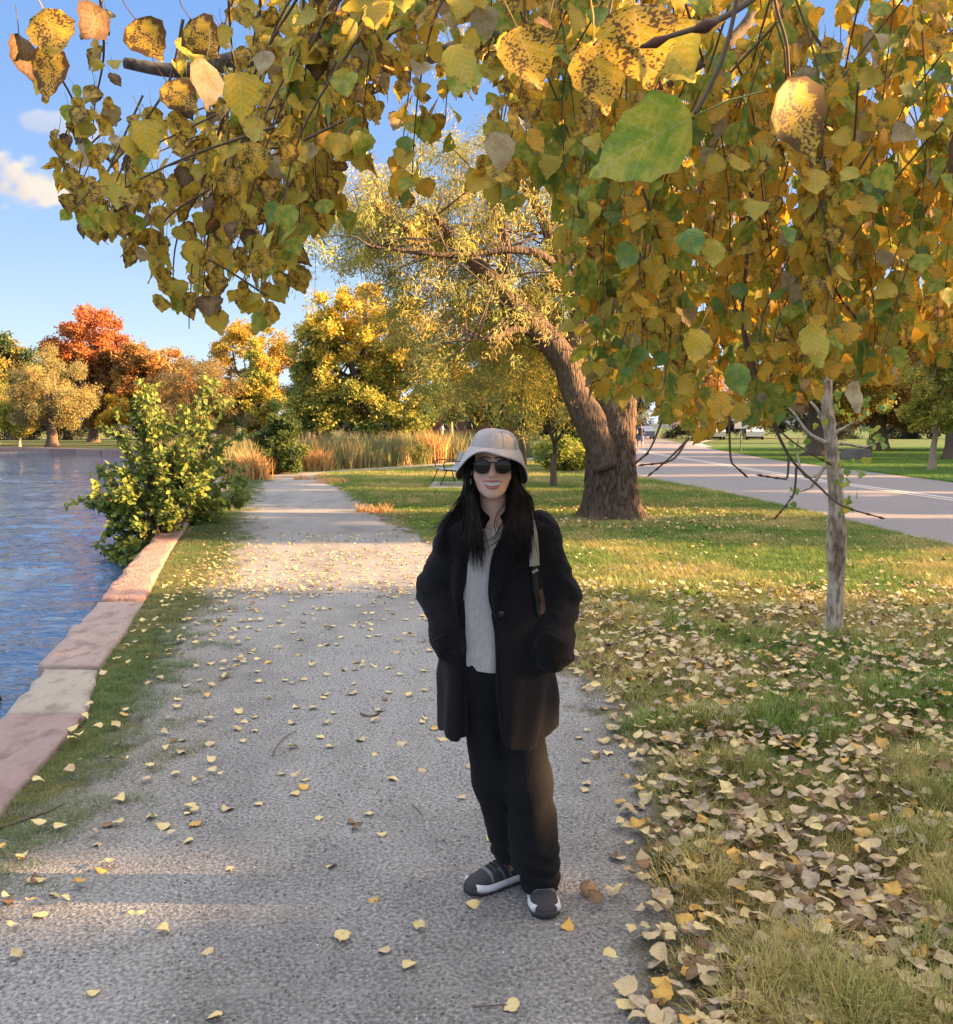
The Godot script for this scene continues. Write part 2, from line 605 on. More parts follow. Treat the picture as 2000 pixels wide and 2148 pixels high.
const ROAD_L := [[-170.0, 18.5], [-98.0, 9.2], [-60.0, 5.6], [-45.0, 5.0], [-30.9, 5.1], [-23.9, 6.1], [-17.8, 6.5], [-13.2, 6.65], [10.0, 6.8]]
const ROAD_R := [[-170.0, 29.0], [-98.0, 19.6], [-60.0, 15.4], [-45.0, 14.0], [-27.6, 13.8], [10.0, 13.9]]
const ROAD_C := [[-170.0, 24.0], [-98.0, 14.2], [-57.0, 10.05], [-40.0, 10.2], [-28.0, 10.25], [-21.4, 10.7], [10.0, 11.6]]


func lawn_tint(x: float, z: float) -> Color:
	var n := fn.get_noise_2d(x * 0.35, z * 0.35)
	var m := fn.get_noise_2d(x * 1.7 + 40, z * 1.7)
	var dry := Color(1.55, 1.15, 0.62)
	var green := Color(0.62, 1.02, 0.45)
	var bare := Color(1.35, 1.12, 0.95)
	var c := green.lerp(dry, clampf(0.42 + n * 1.1 + m * 0.5, 0.0, 1.0))
	if x > table(ROAD_R, z): c = Color(0.5, 1.15, 0.42) * (1.0 + m * 0.25)
	var dw := Vector2(x - 2.5, (z + 17.3) * 1.0).length()
	c = c.lerp(Color(1.5, 1.05, 0.75), smoothstep(2.8, 0.6, dw + m) * 0.85)
	var pr := x - table(PATH_R, z)
	if z > -30.0: c = c.lerp(bare, smoothstep(0.5, -0.1, absf(pr) + m * 0.5) * 0.8)
	var pl := x - table(PATH_L, z)
	if z > -33.0: c = c.lerp(Color(2.1, 2.05, 3.6), smoothstep(0.35, 0.0, maxf(-0.1 - pl, pl - 0.9) + m * 0.35) * 0.75)
	if z > -33.0: c = c.lerp(Color(2.0, 1.95, 3.3), smoothstep(0.25, 0.0, maxf(-0.9 - pr, pr - 0.05) + m * 0.35) * 0.75)
	return c


func build_ground() -> void:
	var zs := []
	var z := 12.0
	while z > -400.0:
		zs.append(z)
		z -= 0.22 if z > -8.0 and z < 1.0 else (0.45 if z > -34.0 else (0.9 if z > -70.0 else 12.0))
	zs.append(-400.0)
	var offs := []
	var o := 0.0
	while o < 700.0:
		offs.append(o)
		o += 0.22 if o < 9.0 else (0.6 if o < 30.0 else (3.0 if o < 60.0 else 40.0))
	var pts := []
	var m := MB.new()
	for zz in zs:
		var x0 := table(SHORE, zz)
		for k in offs.size():
			var x: float = x0 + offs[k]
			var y := 0.0
			if k > 2 and zz < -1.0:
				y = 0.012 * fn.get_noise_2d(x * 0.8, zz * 0.8) - 0.012
			m.add(Vector3(x, y, zz), Vector2(x, zz), lawn_tint(x, zz))
	var nc := offs.size()
	for r in zs.size() - 1:
		for k in nc - 1:
			m.quad(r * nc + k, r * nc + k + 1, (r + 1) * nc + k + 1, (r + 1) * nc + k)
	for r in zs.size():       # the bank down to the lake bed
		var x0 := table(SHORE, zs[r])
		m.add(Vector3(x0, -1.3, zs[r]), Vector2.ZERO, Color(0.5, 0.45, 0.4))
		if r > 0:
			var b := zs.size() * nc + r
			m.quad((r - 1) * nc, r * nc, b, b - 1)
	structure("ground", m.mesh(M.lawn))
	# gravel path
	var g := MB.new()
	var rows := []
	var zz := 3.0
	while zz > -32.4:
		rows.append(zz)
		zz -= 0.07 if zz > -9.0 else 0.2
	var cols := 84
	for zr in rows:
		var l := table(PATH_L, zr) - 0.55
		var r := table(PATH_R, zr) + 0.25
		for k in cols:
			var x := lerpf(l, r, k / (cols - 1.0))
			var nn := fn.get_noise_2d(x * 2.2, zr * 2.2) * 0.5 + fn.get_noise_2d(x * 0.6 + 9, zr * 0.6) * 0.5 + ff.get_noise_2d(x * 1.5, zr * 1.5) * 0.28
			var el := x - l - 0.25
			var er := r - x - 0.3
			var al := smoothstep(0.04, 0.20, minf(el + nn * 0.35, er + nn * 0.45) + 0.12)
			if k == 0 or k == cols - 1: al = 0.0
			var worn := 0.95 + 0.34 * fn.get_noise_2d(x * 0.9 + 3, zr * 0.35) + 0.20 * fn.get_noise_2d(x * 3.1, zr * 3.1 + 8.0)
			var c := Color(1.0, 0.99, 0.98) * worn
			c = c.lerp(Color(0.80, 0.74, 0.62), smoothstep(0.45, 0.0, minf(el - 0.3, er) + nn * 0.4) * 0.45)
			c.a = al
			g.add(Vector3(x, 0.004, zr), Vector2(x, zr), c)
	for r in rows.size() - 1:
		for k in cols - 1:
			g.quad(r * cols + k, r * cols + k + 1, (r + 1) * cols + k + 1, (r + 1) * cols + k)
	# it bends off to the right behind the reeds' end
	var line := smooth_line([Vector3(-6.0, 0, -32.0), Vector3(-5.0, 0, -33.2), Vector3(-3.6, 0, -35.6), Vector3(-1.6, 0, -39.0), Vector3(0.5, 0, -43.5), Vector3(4.0, 0, -48.5)], 6)
	var f := g.v.size()
	for i in line.size():
		var d: Vector3 = (line[mini(i + 1, line.size() - 1)] - line[maxi(i - 1, 0)]).normalized()
		var s := Vector3(-d.z, 0, d.x)
		for k in 5:
			var cc := Color(1.05, 1.0, 0.95, 0.0 if k == 0 or k == 4 else 1.0)
			g.add(line[i] + s * lerpf(-1.15, 1.15, k / 4.0) + Vector3(0, 0.007, 0), Vector2.ZERO, cc)
		if i > 0:
			for k in 4:
				var a := f + i * 5 + k
				g.quad(a - 5, a - 4, a + 1, a)
	structure("gravel_path", g.mesh(M.gravel))


func build_lake() -> void:
	var m := MB.new()
	var zs := []
	var z := 6.0
	while z > -75.0:
		zs.append(z)
		z -= 0.05 + maxf(0.0, -z - 2.0) * 0.006
	var nx := 230
	for zz in zs:
		var wide := 6.0 + maxf(0.0, -zz) * 0.75
		var x1 := table(SHORE, maxf(zz, -34.0)) + 0.4
		if zz < -34.0: x1 = 9.0
		for k in nx:
			var t: float = k / (nx - 1.0)
			var x := x1 - wide * pow(t, 1.15) * 1.1
			if k == nx - 1: x = -330.0
			var fade := clampf(1.0 - (-zz - 10.0) / 60.0, 0.25, 1.0)
			var y := 0.046 * fn.get_noise_3d(x * 0.45, zz * 1.1, 1.0) + 0.028 * fn.get_noise_3d(x * 1.1 + 7, zz * 2.6, 4.0) + 0.010 * fn.get_noise_3d(x * 2.6 + 3, zz * 5.5, 9.0)
			m.add(Vector3(x, -0.34 + y * fade, zz))
	for r in zs.size() - 1:
		for k in nx - 1:
			m.quad(r * nx + k + 1, r * nx + k, (r + 1) * nx + k, (r + 1) * nx + k + 1)
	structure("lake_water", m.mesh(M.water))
	# something dark breaking the surface near the wall
	var w := MB.new()
	for i in 5:
		var p := [Vector3(-3.95, -0.31, -6.95), Vector3(-3.75, -0.29, -6.9), Vector3(-3.6, -0.31, -6.85), Vector3(-3.85, -0.32, -7.05), Vector3(-3.68, -0.32, -7.0)][i] as Vector3
		w.join(rock_mesh(rng.randi()), Transform3D(rbasis().scaled(Vector3(0.13, 0.06, 0.09)), p))
	mat("wet", Color(0.03, 0.028, 0.025), 0.3)
	var o := put("lake_rock", w.mesh(M.wet))
	tag(o, "dark wet rock breaking the lake surface beside the stone wall", "rock")


func rock_mesh(s: int) -> MB:
	var m := MB.new()
	var r := RandomNumberGenerator.new()
	r.seed = s
	var k := 6
	var ring := [[-1.0, 0.0], [-0.6, 0.8], [0.1, 1.0], [0.7, 0.7], [1.0, 0.0]]
	var pts := []
	for i in ring.size():
		for j in k:
			var a := TAU * j / k + i * 0.3
			var q := r.randf_range(0.75, 1.1)
			pts.append(Vector3(cos(a) * ring[i][1] * q, ring[i][0] * r.randf_range(0.8, 1.0), sin(a) * ring[i][1] * q))
	for p in pts: m.add(p)
	for i in ring.size() - 1:
		for j in k:
			m.quad(i * k + j, (i + 1) * k + j, (i + 1) * k + (j + 1) % k, i * k + (j + 1) % k)
	return m


func slab(out: Array, y0: float, y1: float, col: Color, rough := 0.009) -> MB:
	# a quarried block: its outline, an inner chamfer ring and a slightly uneven top
	var m := MB.new()
	var n := out.size()
	var mid := Vector3.ZERO
	for p in out: mid += p
	mid /= n
	var rings := []
	for lv in [[y0, 0.0], [y1 - 0.015, 0.0], [y1, 0.02], [y1 + 0.004, 0.12], [y1 + 0.002, 0.3]]:
		for p in out:
			var q: Vector3 = p
			var d := (mid - q)
			d.y = 0
			q += d.normalized() * minf(lv[1], d.length() * 0.9)
			q.y = lv[0] + (rough * fn.get_noise_2d(q.x * 5, q.z * 5) if lv[0] > y0 else 0.0)
			var sh := 1.0 + 0.12 * fn.get_noise_2d(q.x * 2.0, q.z * 2.0)
			m.add(q, Vector2(q.x, q.z), col * sh)
	for i in 4:
		for j in n:
			m.quad(i * n + j, i * n + (j + 1) % n, (i + 1) * n + (j + 1) % n, (i + 1) * n + j)
	var c := m.add(Vector3(mid.x, y1 + 0.003, mid.z), Vector2.ZERO, col)
	for j in n: m.tri(4 * n + j, 4 * n + (j + 1) % n, c)
	return m


func build_wall() -> void:
	var t := thing("lake_wall", "low wall of big red and grey sandstone blocks along the lake edge", "wall")
	# joints across the cap: z, and the left and right edge there
	var right := [[-32.0, -7.75], [-17.0, -5.06], [-13.0, -4.17], [-9.38, -3.26], [-7.8, -2.88], [-6.39, -2.58], [-5.4, -2.26], [-4.23, -2.10], [-3.0, -1.92], [0.0, -1.75]]
	var left := [[-32.0, -8.5], [-15.7, -5.16], [-10.7, -4.02], [-8.35, -3.44], [-6.53, -3.0], [-5.45, -2.74], [-5.3, -2.73], [-4.2, -2.6], [0.0, -2.4]]
	var joints := [0.4, -2.3, -3.2, -5.40, -6.42, -7.8, -8.95, -9.7, -11.0, -12.6, -14.2, -15.9, -17.6, -19.6, -21.6, -24.0, -26.4, -29.0, -32.0]
	var red := Color(0.315, 0.235, 0.215)
	var grey := Color(0.33, 0.295, 0.245)
	for i in joints.size() - 1:
		var a: float = joints[i] - 0.016
		var b: float = joints[i + 1] + 0.016
		var ja := rf(-0.05, 0.05)
		var jb := rf(-0.05, 0.05)
		var ring := []
		var col := red.lerp(grey, rf(0.0, 0.35)) * rf(0.9, 1.1)
		if i == 3: col = grey * 1.08
		if i == 2: col = red * 0.95
		if i in [6, 7, 8, 9]: col = Color(0.42, 0.25, 0.19) * rf(0.95, 1.05)
		var k := 7
		var jut := rf(-0.03, 0.03)
		for s in k:
			var z := lerpf(a, b, s / (k - 1.0))
			ring.append(Vector3(table(left, z) + jut + 0.04 * fn.get_noise_2d(z * 4, i * 7.0), 0, z + ja * (0.0 if s in [0, k - 1] else 0.0)))
		for s in range(1, 4):
			ring.append(Vector3(lerpf(ring[k - 1].x, table(right, b), s / 4.0), 0, b + 0.018 * fn.get_noise_2d(s * 3.0, i * 5.0)))
		for s in k:
			var z := lerpf(b, a, s / (k - 1.0))
			ring.append(Vector3(table(right, z) + 0.022 * fn.get_noise_2d(z * 3.1, i * 9.0 + 50), 0, z))
		for s in range(1, 4):
			ring.append(Vector3(lerpf(table(right, a), ring[0].x, s / 4.0), 0, a + 0.018 * fn.get_noise_2d(s * 3.0, i * 5.0 + 90)))
		ring.reverse()
		put("stone", slab(ring, -0.75, 0.035 + rf(-0.012, 0.018), col).mesh(M.stone), t)
	# the far shore's low wall
	var far := thing("far_lake_wall", "low reddish stone edge of the far shore beyond the water", "wall")
	var pts := [Vector3(-75, 0, -66.9), Vector3(-31.0, 0, -66.6), Vector3(-24.0, 0, -61.8), Vector3(-13.0, 0, -58.2), Vector3(-8.4, 0, -55.8)]
	for i in pts.size() - 1:
		var n := int((pts[i + 1] - pts[i]).length() / 3.0) + 1
		for k in n:
			var a: Vector3 = pts[i].lerp(pts[i + 1], float(k) / n)
			var b: Vector3 = pts[i].lerp(pts[i + 1], (k + 0.985) / n)
			var d := (b - a).normalized()
			var m := MB.new()
			m.box((a + b) / 2 + Vector3(0, -0.22, 0), Vector3((b - a).length(), 0.6 + rf(-0.04, 0.04), 0.7), Basis(d, Vector3.UP, d.cross(Vector3.UP)), red * rf(0.8, 1.15))
			put("stone", m.mesh(M.stone, false), far)
	structure_strip()


func structure_strip() -> void:
	# the dark shelf at the water line of the far wall
	var m := MB.new()
	m.box(Vector3(-52, -0.3, -66.1), Vector3(44, 0.12, 0.9), Basis(), Color(0.3, 0.28, 0.26))
	structure("shore_ledge", m.mesh(M.stone, false))


func build_road() -> void:
	var m := MB.new()
	var zs := []
	var z := 10.0
	while z > -170.0:
		zs.append(z)
		z -= 1.0 if z > -65.0 else 6.0
	var n := 14
	for zz in zs:
		for k in n:
			var x := lerpf(table(ROAD_L, zz), table(ROAD_R, zz), k / (n - 1.0))
			if k == 0: x += 0.12 * fn.get_noise_1d(zz * 1.5)
			var c := Color(1.0, 1.0, 1.0) * (1.0 + 0.16 * fn.get_noise_2d(x * 0.8, zz * 0.15))
			m.add(Vector3(x, 0.008, zz), Vector2(x, zz), c)
	for r in zs.size() - 1:
		for k in n - 1:
			m.quad(r * n + k, r * n + k + 1, (r + 1) * n + k + 1, (r + 1) * n + k)
	structure("road", m.mesh(M.asphalt))
	for s in [[-0.16, "paint"], [0.16, "paint_white"]]:
		var l := MB.new()
		for i in zs.size():
			var x: float = table(ROAD_C, zs[i]) + s[0]
			l.add(Vector3(x - 0.07, 0.012, zs[i]))
			l.add(Vector3(x + 0.07, 0.012, zs[i]))
			if i > 0:
				l.quad(i * 2 - 2, i * 2 - 1, i * 2 + 1, i * 2)
		structure("road_marking", l.mesh(M[s[1]]))
	# a pale footpath leaving the road across the far lawn
	var p := MB.new()
	var line := smooth_line([Vector3(16.2, 0.006, -68), Vector3(19.0, 0.006, -84), Vector3(24.0, 0.006, -100)], 5)
	for i in line.size():
		p.add(line[i] + Vector3(-0.8, 0, 0))
		p.add(line[i] + Vector3(0.8, 0, 0))
		if i > 0: p.quad(i * 2 - 2, i * 2 - 1, i * 2 + 1, i * 2)
	structure("footpath", p.mesh(M.concrete))


# ------------------------------------------------------------------ foliage pieces
func spray_mesh(n: int, ln: float, wd: float, seed_: int, hang := 0.0) -> MB:
	# a handful of small leaves round a point, in a ball of radius 0.5
	var m := MB.new()
	var r := RandomNumberGenerator.new()
	r.seed = seed_
	for i in n:
		var c := Vector3(r.randf_range(-1, 1), r.randf_range(-1, 1), r.randf_range(-1, 1)) * 0.42
		var a := r.randf_range(0, TAU)
		var d := Vector3(cos(a), r.randf_range(-0.8, 0.5), sin(a)).normalized().lerp(Vector3.DOWN, hang).normalized()
		var s := d.cross(Vector3(r.randf_range(-1, 1), r.randf_range(-1, 1), r.randf_range(-1, 1))).normalized()
		var up := s.cross(d)
		var l := ln * r.randf_range(0.7, 1.25)
		var w := wd * r.randf_range(0.8, 1.2)
		var b := r.randf_range(0.7, 1.2)
		var col := Color(b, b * r.randf_range(0.94, 1.06), b)
		var p0 := m.add(c, Vector2(0.5, 0), col)
		var p1 := m.add(c + d * l * 0.45 + s * w * 0.5 + up * w * 0.12, Vector2(0, 0.4), col)
		var p2 := m.add(c + d * l - up * l * 0.08, Vector2(0.5, 1), col)
		var p3 := m.add(c + d * l * 0.45 - s * w * 0.5 + up * w * 0.12, Vector2(1, 0.4), col)
		m.tri(p0, p1, p2)
		m.tri(p0, p2, p3)
	return m


func unshared(m: MB, material: Material) -> ArrayMesh:   # each leaf keeps a flat face of its own
	return m.mesh(material, false)


# clumps: [[centre, radius], ...]; pal: Callable(point, clump index) -> Color
func crown_buffer(clumps: Array, per: int, size: float, pal: Callable, squash := 0.8) -> PackedFloat32Array:
	var buf := PackedFloat32Array()
	buf.resize(clumps.size() * per * 16)
	var i := 0
	for k in clumps.size():
		var c: Vector3 = clumps[k][0]
		var r: float = clumps[k][1]
		for j in per:
			var d := rdir() * pow(rng.randf(), 0.45) * r
			d.y *= squash
			var p := c + d
			var s := size * rf(0.7, 1.3)
			place(buf, i, rbasis().scaled_local(Vector3.ONE * s), p, pal.call(p, k))
			i += 1
	return buf


# fills ellipsoids [[centre, radii, share], ...] with clump centres, denser towards their skins
func clumps_in(shapes: Array, n: int, r0: float, r1: float) -> Array:
	var out := []
	var whole := 0.0
	for s in shapes: whole += s[1].x * s[1].y
	for s in shapes:
		var k := int(n * s[1].x * s[1].y / whole) + 1
		for i in k:
			var d := rdir()
			d *= pow(rng.randf(), 0.36)
			out.append([s[0] + d * s[1], rf(r0, r1)])
	return out


func limb_points(a: Vector3, b: Vector3, bow: float, n := 5) -> Array:
	var out := []
	var side := rdir() * bow * (b - a).length()
	for i in n:
		var t := i / (n - 1.0)
		var p := a.lerp(b, t)
		p += side * sin(t * PI) * 0.5
		p.y += bow * (b - a).length() * sin(t * PI) * 0.35
		out.append(p)
	return out


func mix_pal(cols: Array, vary := 0.25) -> Callable:
	# a colour per clump out of a list, and a little per leaf
	return func(p: Vector3, k: int) -> Color:
		var q: float = fposmod(sin(k * 12.9898) * 43758.5453, 1.0) * cols.size()
		var c: Color = cols[int(q) % cols.size()]
		return c * (1.0 + rng.randf_range(-vary, vary))


# one background tree: trunk with limbs as one part, crown as another
func tree(called: String, label: String, group: String, at: Vector3, shapes: Array, n_clumps: int, clump_r: Array, per: int, size: float, cols: Array, trunk_r: float, fork: float, spray := "spray", bark := "far_bark", limbs := 9, pal = null, sunny = null) -> Node3D:
	var t := thing(called, label, "tree", at, group)
	var cl := clumps_in(shapes, n_clumps, clump_r[0], clump_r[1])
	var m := MB.new()
	var top: Vector3 = shapes[0][0] + Vector3(0, shapes[0][1].y * 0.6, 0)
	var spine := smooth_line([Vector3(0, -0.1, 0), Vector3(rf(-0.05, 0.05), fork * 0.5, 0), Vector3(rf(-0.1, 0.1), fork, rf(-0.1, 0.1)), top.lerp(Vector3(0, fork, 0), 0.45) + Vector3(rf(-0.3, 0.3), 0, 0), top], 4)
	var rad := []
	for i in spine.size():
		rad.append(maxf(trunk_r * (1.0 - 0.85 * spine[i].y / maxf(top.y, 0.1)) * (1.0 + 0.5 * exp(-maxf(spine[i].y, 0.0) * 3.0)), trunk_r * 0.12))
	m.tube(spine, rad, 8, Color.WHITE, 0.3, fn)
	for i in limbs:
		var target: Vector3 = cl[rng.randi() % cl.size()][0]
		var s := int(rf(0.35, 0.8) * spine.size())
		m.tube(limb_points(spine[s], target, 0.18), taper(5, rad[s] * 0.55, trunk_r * 0.05), 5)
	put("trunk", m.mesh(M[bark]), t)
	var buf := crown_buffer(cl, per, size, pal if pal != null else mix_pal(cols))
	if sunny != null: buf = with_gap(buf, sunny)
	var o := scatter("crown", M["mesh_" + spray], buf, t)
	return t


# the gap in the roadside foliage through which the low sun reaches the woman's coat and trousers
func with_gap(buf: PackedFloat32Array, at: Vector3) -> PackedFloat32Array:
	var out := PackedFloat32Array()
	for i in buf.size() / 16:
		var p := at + Vector3(buf[i * 16 + 3], buf[i * 16 + 7], buf[i * 16 + 11])
		var d := p.x - 0.25
		var y := p.y - d * tan(deg_to_rad(SUN_EL)) / cos(deg_to_rad(SUN_AZ))
		var z := p.z - d * tan(deg_to_rad(SUN_AZ))
		if y > 0.0 and y < 1.2 and absf(z + 3.27) < 0.36: continue
		out.append_array(buf.slice(i * 16, i * 16 + 16))
	return out


func build_trees() -> void:
	M["mesh_spray"] = unshared(spray_mesh(7, 0.42, 0.30, 5), M.foliage)
	M["mesh_fine"] = unshared(spray_mesh(9, 0.34, 0.12, 6, 0.3), M.foliage)
	M["mesh_willow"] = unshared(spray_mesh(9, 0.46, 0.085, 7, 0.55), M.foliage)
	M["mesh_needle"] = unshared(spray_mesh(10, 0.4, 0.10, 8, 0.1), M.foliage)
	var V := func(x: float, y: float, z: float) -> Vector3: return Vector3(x, y, z)
	var far := "trees beyond the lake"
	# --- across the lake, left to right
	var olive := [Color(0.46, 0.38, 0.13), Color(0.38, 0.34, 0.13), Color(0.52, 0.41, 0.14), Color(0.32, 0.30, 0.11)]
	var yellow := [Color(0.55, 0.38, 0.05), Color(0.48, 0.35, 0.05), Color(0.40, 0.33, 0.06), Color(0.60, 0.38, 0.05)]
	var lime := [Color(0.40, 0.42, 0.07), Color(0.30, 0.36, 0.07), Color(0.48, 0.44, 0.07), Color(0.22, 0.30, 0.06)]
	var green := [Color(0.07, 0.12, 0.035), Color(0.09, 0.14, 0.04), Color(0.06, 0.10, 0.03), Color(0.12, 0.16, 0.04)]
	var rust := [Color(0.48, 0.26, 0.07), Color(0.42, 0.22, 0.06), Color(0.48, 0.32, 0.08), Color(0.38, 0.22, 0.06)]
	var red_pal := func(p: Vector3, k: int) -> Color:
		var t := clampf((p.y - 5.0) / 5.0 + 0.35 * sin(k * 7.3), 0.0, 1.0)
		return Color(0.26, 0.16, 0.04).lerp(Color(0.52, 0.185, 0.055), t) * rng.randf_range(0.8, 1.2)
	tree("willow_tree", "round pale olive willow standing on the far lake wall", far, V.call(-31.0, 0, -70), [[V.call(0.2, 4.4, 0), V.call(2.9, 2.7, 2.6)], [V.call(-1.6, 3.0, 0.4), V.call(1.6, 1.5, 1.6)], [V.call(1.6, 2.8, 0.3), V.call(1.4, 1.3, 1.5)]], 95, [0.5, 0.9], 55, 0.42, olive, 0.42, 1.7, "fine")
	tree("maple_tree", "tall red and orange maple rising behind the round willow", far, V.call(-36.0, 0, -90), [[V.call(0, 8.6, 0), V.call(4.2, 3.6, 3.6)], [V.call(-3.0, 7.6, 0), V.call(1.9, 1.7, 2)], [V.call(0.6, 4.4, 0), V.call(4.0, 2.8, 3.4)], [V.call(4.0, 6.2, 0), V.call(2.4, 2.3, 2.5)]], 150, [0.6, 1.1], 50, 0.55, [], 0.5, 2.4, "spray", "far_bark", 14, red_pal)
	tree("maple_tree", "rust brown broad tree to the right of the red maple", far, V.call(-29.0, 0, -88), [[V.call(0, 5.4, 0), V.call(3.8, 3.6, 3.2)], [V.call(-1.8, 7.0, 0), V.call(2.2, 1.7, 2)]], 100, [0.6, 1.0], 50, 0.5, rust, 0.4, 2.2, "spray")
	tree("willow_tree", "grey olive willow with a bare leaning limb beyond the water", far, V.call(-21.5, 0, -74), [[V.call(0, 3.7, 0), V.call(3.4, 3.2, 2.8)], [V.call(2.0, 3.0, 0), V.call(2.2, 2.4, 2)], [V.call(-2.4, 2.6, 0), V.call(1.8, 2.0, 2)]], 110, [0.6, 1.0], 52, 0.44, [Color(0.36, 0.26, 0.09), Color(0.28, 0.24, 0.10), Color(0.25, 0.23, 0.11), Color(0.40, 0.28, 0.09)], 0.4, 1.6, "fine")
	tree("ash_tree", "tall airy yellow tree behind the grey olive willow", far, V.call(-21.5, 0, -92), [[V.call(0, 8.4, 0), V.call(3.4, 3.2, 3.0)], [V.call(3.2, 6.8, 0), V.call(2.6, 2.4, 2.4)], [V.call(-2.6, 6.4, 0), V.call(2.4, 2.4, 2.2)], [V.call(0, 4.0, 0), V.call(3.0, 2.4, 2.4)]], 100, [0.55, 0.95], 45, 0.48, yellow, 0.4, 3.0, "spray", "far_bark", 16)
	tree("linden_tree", "slim green and yellow cone shaped tree by the far lawn", far, V.call(-17.2, 0, -76), [[V.call(0, 3.1, 0), V.call(2.1, 2.6, 2.0)], [V.call(0, 5.6, 0), V.call(1.2, 1.8, 1.2)], [V.call(-0.2, 7.0, 0), V.call(0.6, 1.1, 0.6)]], 75, [0.45, 0.8], 50, 0.42, lime + [Color(0.55, 0.38, 0.05)], 0.2, 1.2, "spray")
	tree("poplar_tree", "pale pinkish half bare tree against the sky beyond the lawn", far, V.call(-16.0, 0, -92), [[V.call(0, 6.9, 0), V.call(1.6, 3.2, 1.6)], [V.call(1.8, 6.0, 0), V.call(1.2, 2.6, 1.2)]], 55, [0.4, 0.8], 26, 0.40, [Color(0.50, 0.33, 0.21), Color(0.46, 0.32, 0.2), Color(0.55, 0.36, 0.2)], 0.3, 2.6, "fine", "pale_trunk", 18)
	tree("fir_tree", "dark green tree in the gap left of the big golden cottonwood", far, V.call(-14.0, 0, -82), [[V.call(0, 3.2, 0), V.call(2.0, 2.4, 2.0)], [V.call(-0.3, 5.6, 0), V.call(1.1, 1.6, 1.1)]], 60, [0.5, 0.9], 60, 0.42, green, 0.25, 1.6, "fine")
	tree("maple_tree", "small orange tree low beside the dark green tree", far, V.call(-11.8, 0, -72), [[V.call(0, 2.9, 0), V.call(1.3, 1.3, 1.2)]], 26, [0.35, 0.6], 45, 0.36, [Color(0.52, 0.30, 0.08), Color(0.5, 0.24, 0.07), Color(0.45, 0.33, 0.1)], 0.12, 1.6, "spray", "pale_trunk")
	tree("oak_tree", "dark green tree with yellow lower leaves at the far left bank", far, V.call(-40.5, 0, -80), [[V.call(0, 6.0, 0), V.call(4.2, 3.4, 3.2)], [V.call(3.4, 5.4, 0), V.call(2.0, 2.0, 2.0)]], 100, [0.6, 1.1], 50, 0.5, green + [Color(0.35, 0.29, 0.05), Color(0.45, 0.33, 0.05)], 0.5, 2.0, "spray")
	tree("willow_tree", "pale willow cut by the left edge of the far bank", far, V.call(-38.5, 0, -74), [[V.call(0, 3.6, 0), V.call(2.6, 2.6, 2.2)]], 60, [0.5, 0.9], 50, 0.42, olive + lime, 0.3, 1.3, "fine")
	tree("young_tree", "bright yellow green young tree at the left edge of the far bank", far, V.call(-33.9, 0, -71), [[V.call(0, 2.2, 0), V.call(1.5, 1.4, 1.3)]], 30, [0.35, 0.6], 50, 0.36, [Color(0.42, 0.40, 0.04), Color(0.5, 0.42, 0.05), Color(0.3, 0.33, 0.05)], 0.1, 0.9, "spray", "pale_trunk")
	tree("young_tree", "small golden tree with a pale trunk right of the round willow", far, V.call(-28.4, 0, -76), [[V.call(0, 2.6, 0), V.call(1.2, 1.4, 1.2)], [V.call(-0.7, 1.9, 0), V.call(0.8, 0.8, 0.8)]], 28, [0.35, 0.6], 50, 0.36, [Color(0.62, 0.42, 0.04), Color(0.58, 0.36, 0.04), Color(0.5, 0.4, 0.05)], 0.11, 1.0, "spray", "pale_trunk")
	tree("young_tree", "small dark green tree shading the golden young tree", far, V.call(-26.6, 0, -77), [[V.call(0, 2.1, 0), V.call(1.3, 1.3, 1.2)]], 28, [0.35, 0.6], 50, 0.36, green, 0.11, 0.9, "spray", "pale_trunk")
	# a dark belt of evergreens closing the view under the crowns
	for k in 9:
		tree("evergreen_tree", ["low dark evergreen closing the view behind the far lawn", "broad dark evergreen behind the far bank trees", "dark evergreen mass in the shade beyond the far trees"][k % 3] + ", %s from the left" % NTH[k], "dark evergreens closing the far view", V.call(-50.0 + k * 7.6 + rf(-1, 1), 0, -104 + rf(-3, 3)), [[V.call(0, 2.0, 0), V.call(4.6, 2.6, 2.2)], [V.call(rf(-1, 1), 4.0, 0), V.call(3.0, 2.4, 2)]], 50, [0.8, 1.3], 42, 0.7, [Color(0.03, 0.045, 0.02), Color(0.04, 0.05, 0.022), Color(0.05, 0.06, 0.025)], 0.4, 1.0, "fine")
	# --- the golden cottonwood behind the reeds and its neighbours
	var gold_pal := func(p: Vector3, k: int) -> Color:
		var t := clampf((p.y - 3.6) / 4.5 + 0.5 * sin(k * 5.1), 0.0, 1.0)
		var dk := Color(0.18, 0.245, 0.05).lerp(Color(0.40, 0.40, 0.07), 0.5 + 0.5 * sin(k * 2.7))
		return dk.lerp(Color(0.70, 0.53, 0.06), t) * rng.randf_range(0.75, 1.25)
	tree("cottonwood_tree", "big golden and green cottonwood behind the reeds", "", V.call(-6.9, 0, -60), [[V.call(0, 7.2, 0), V.call(3.6, 3.2, 3.2)], [V.call(-2.4, 5.4, 0.5), V.call(2.3, 3.4, 2.4)], [V.call(2.6, 5.2, 0.5), V.call(2.6, 3.2, 2.6)], [V.call(0.6, 2.9, 1.4), V.call(4.2, 2.2, 2.2)], [V.call(-3.0, 2.6, 1.0), V.call(1.6, 1.9, 1.8)]], 210, [0.45, 0.85], 52, 0.42, [], 0.55, 2.4, "spray", "far_bark", 20, gold_pal)
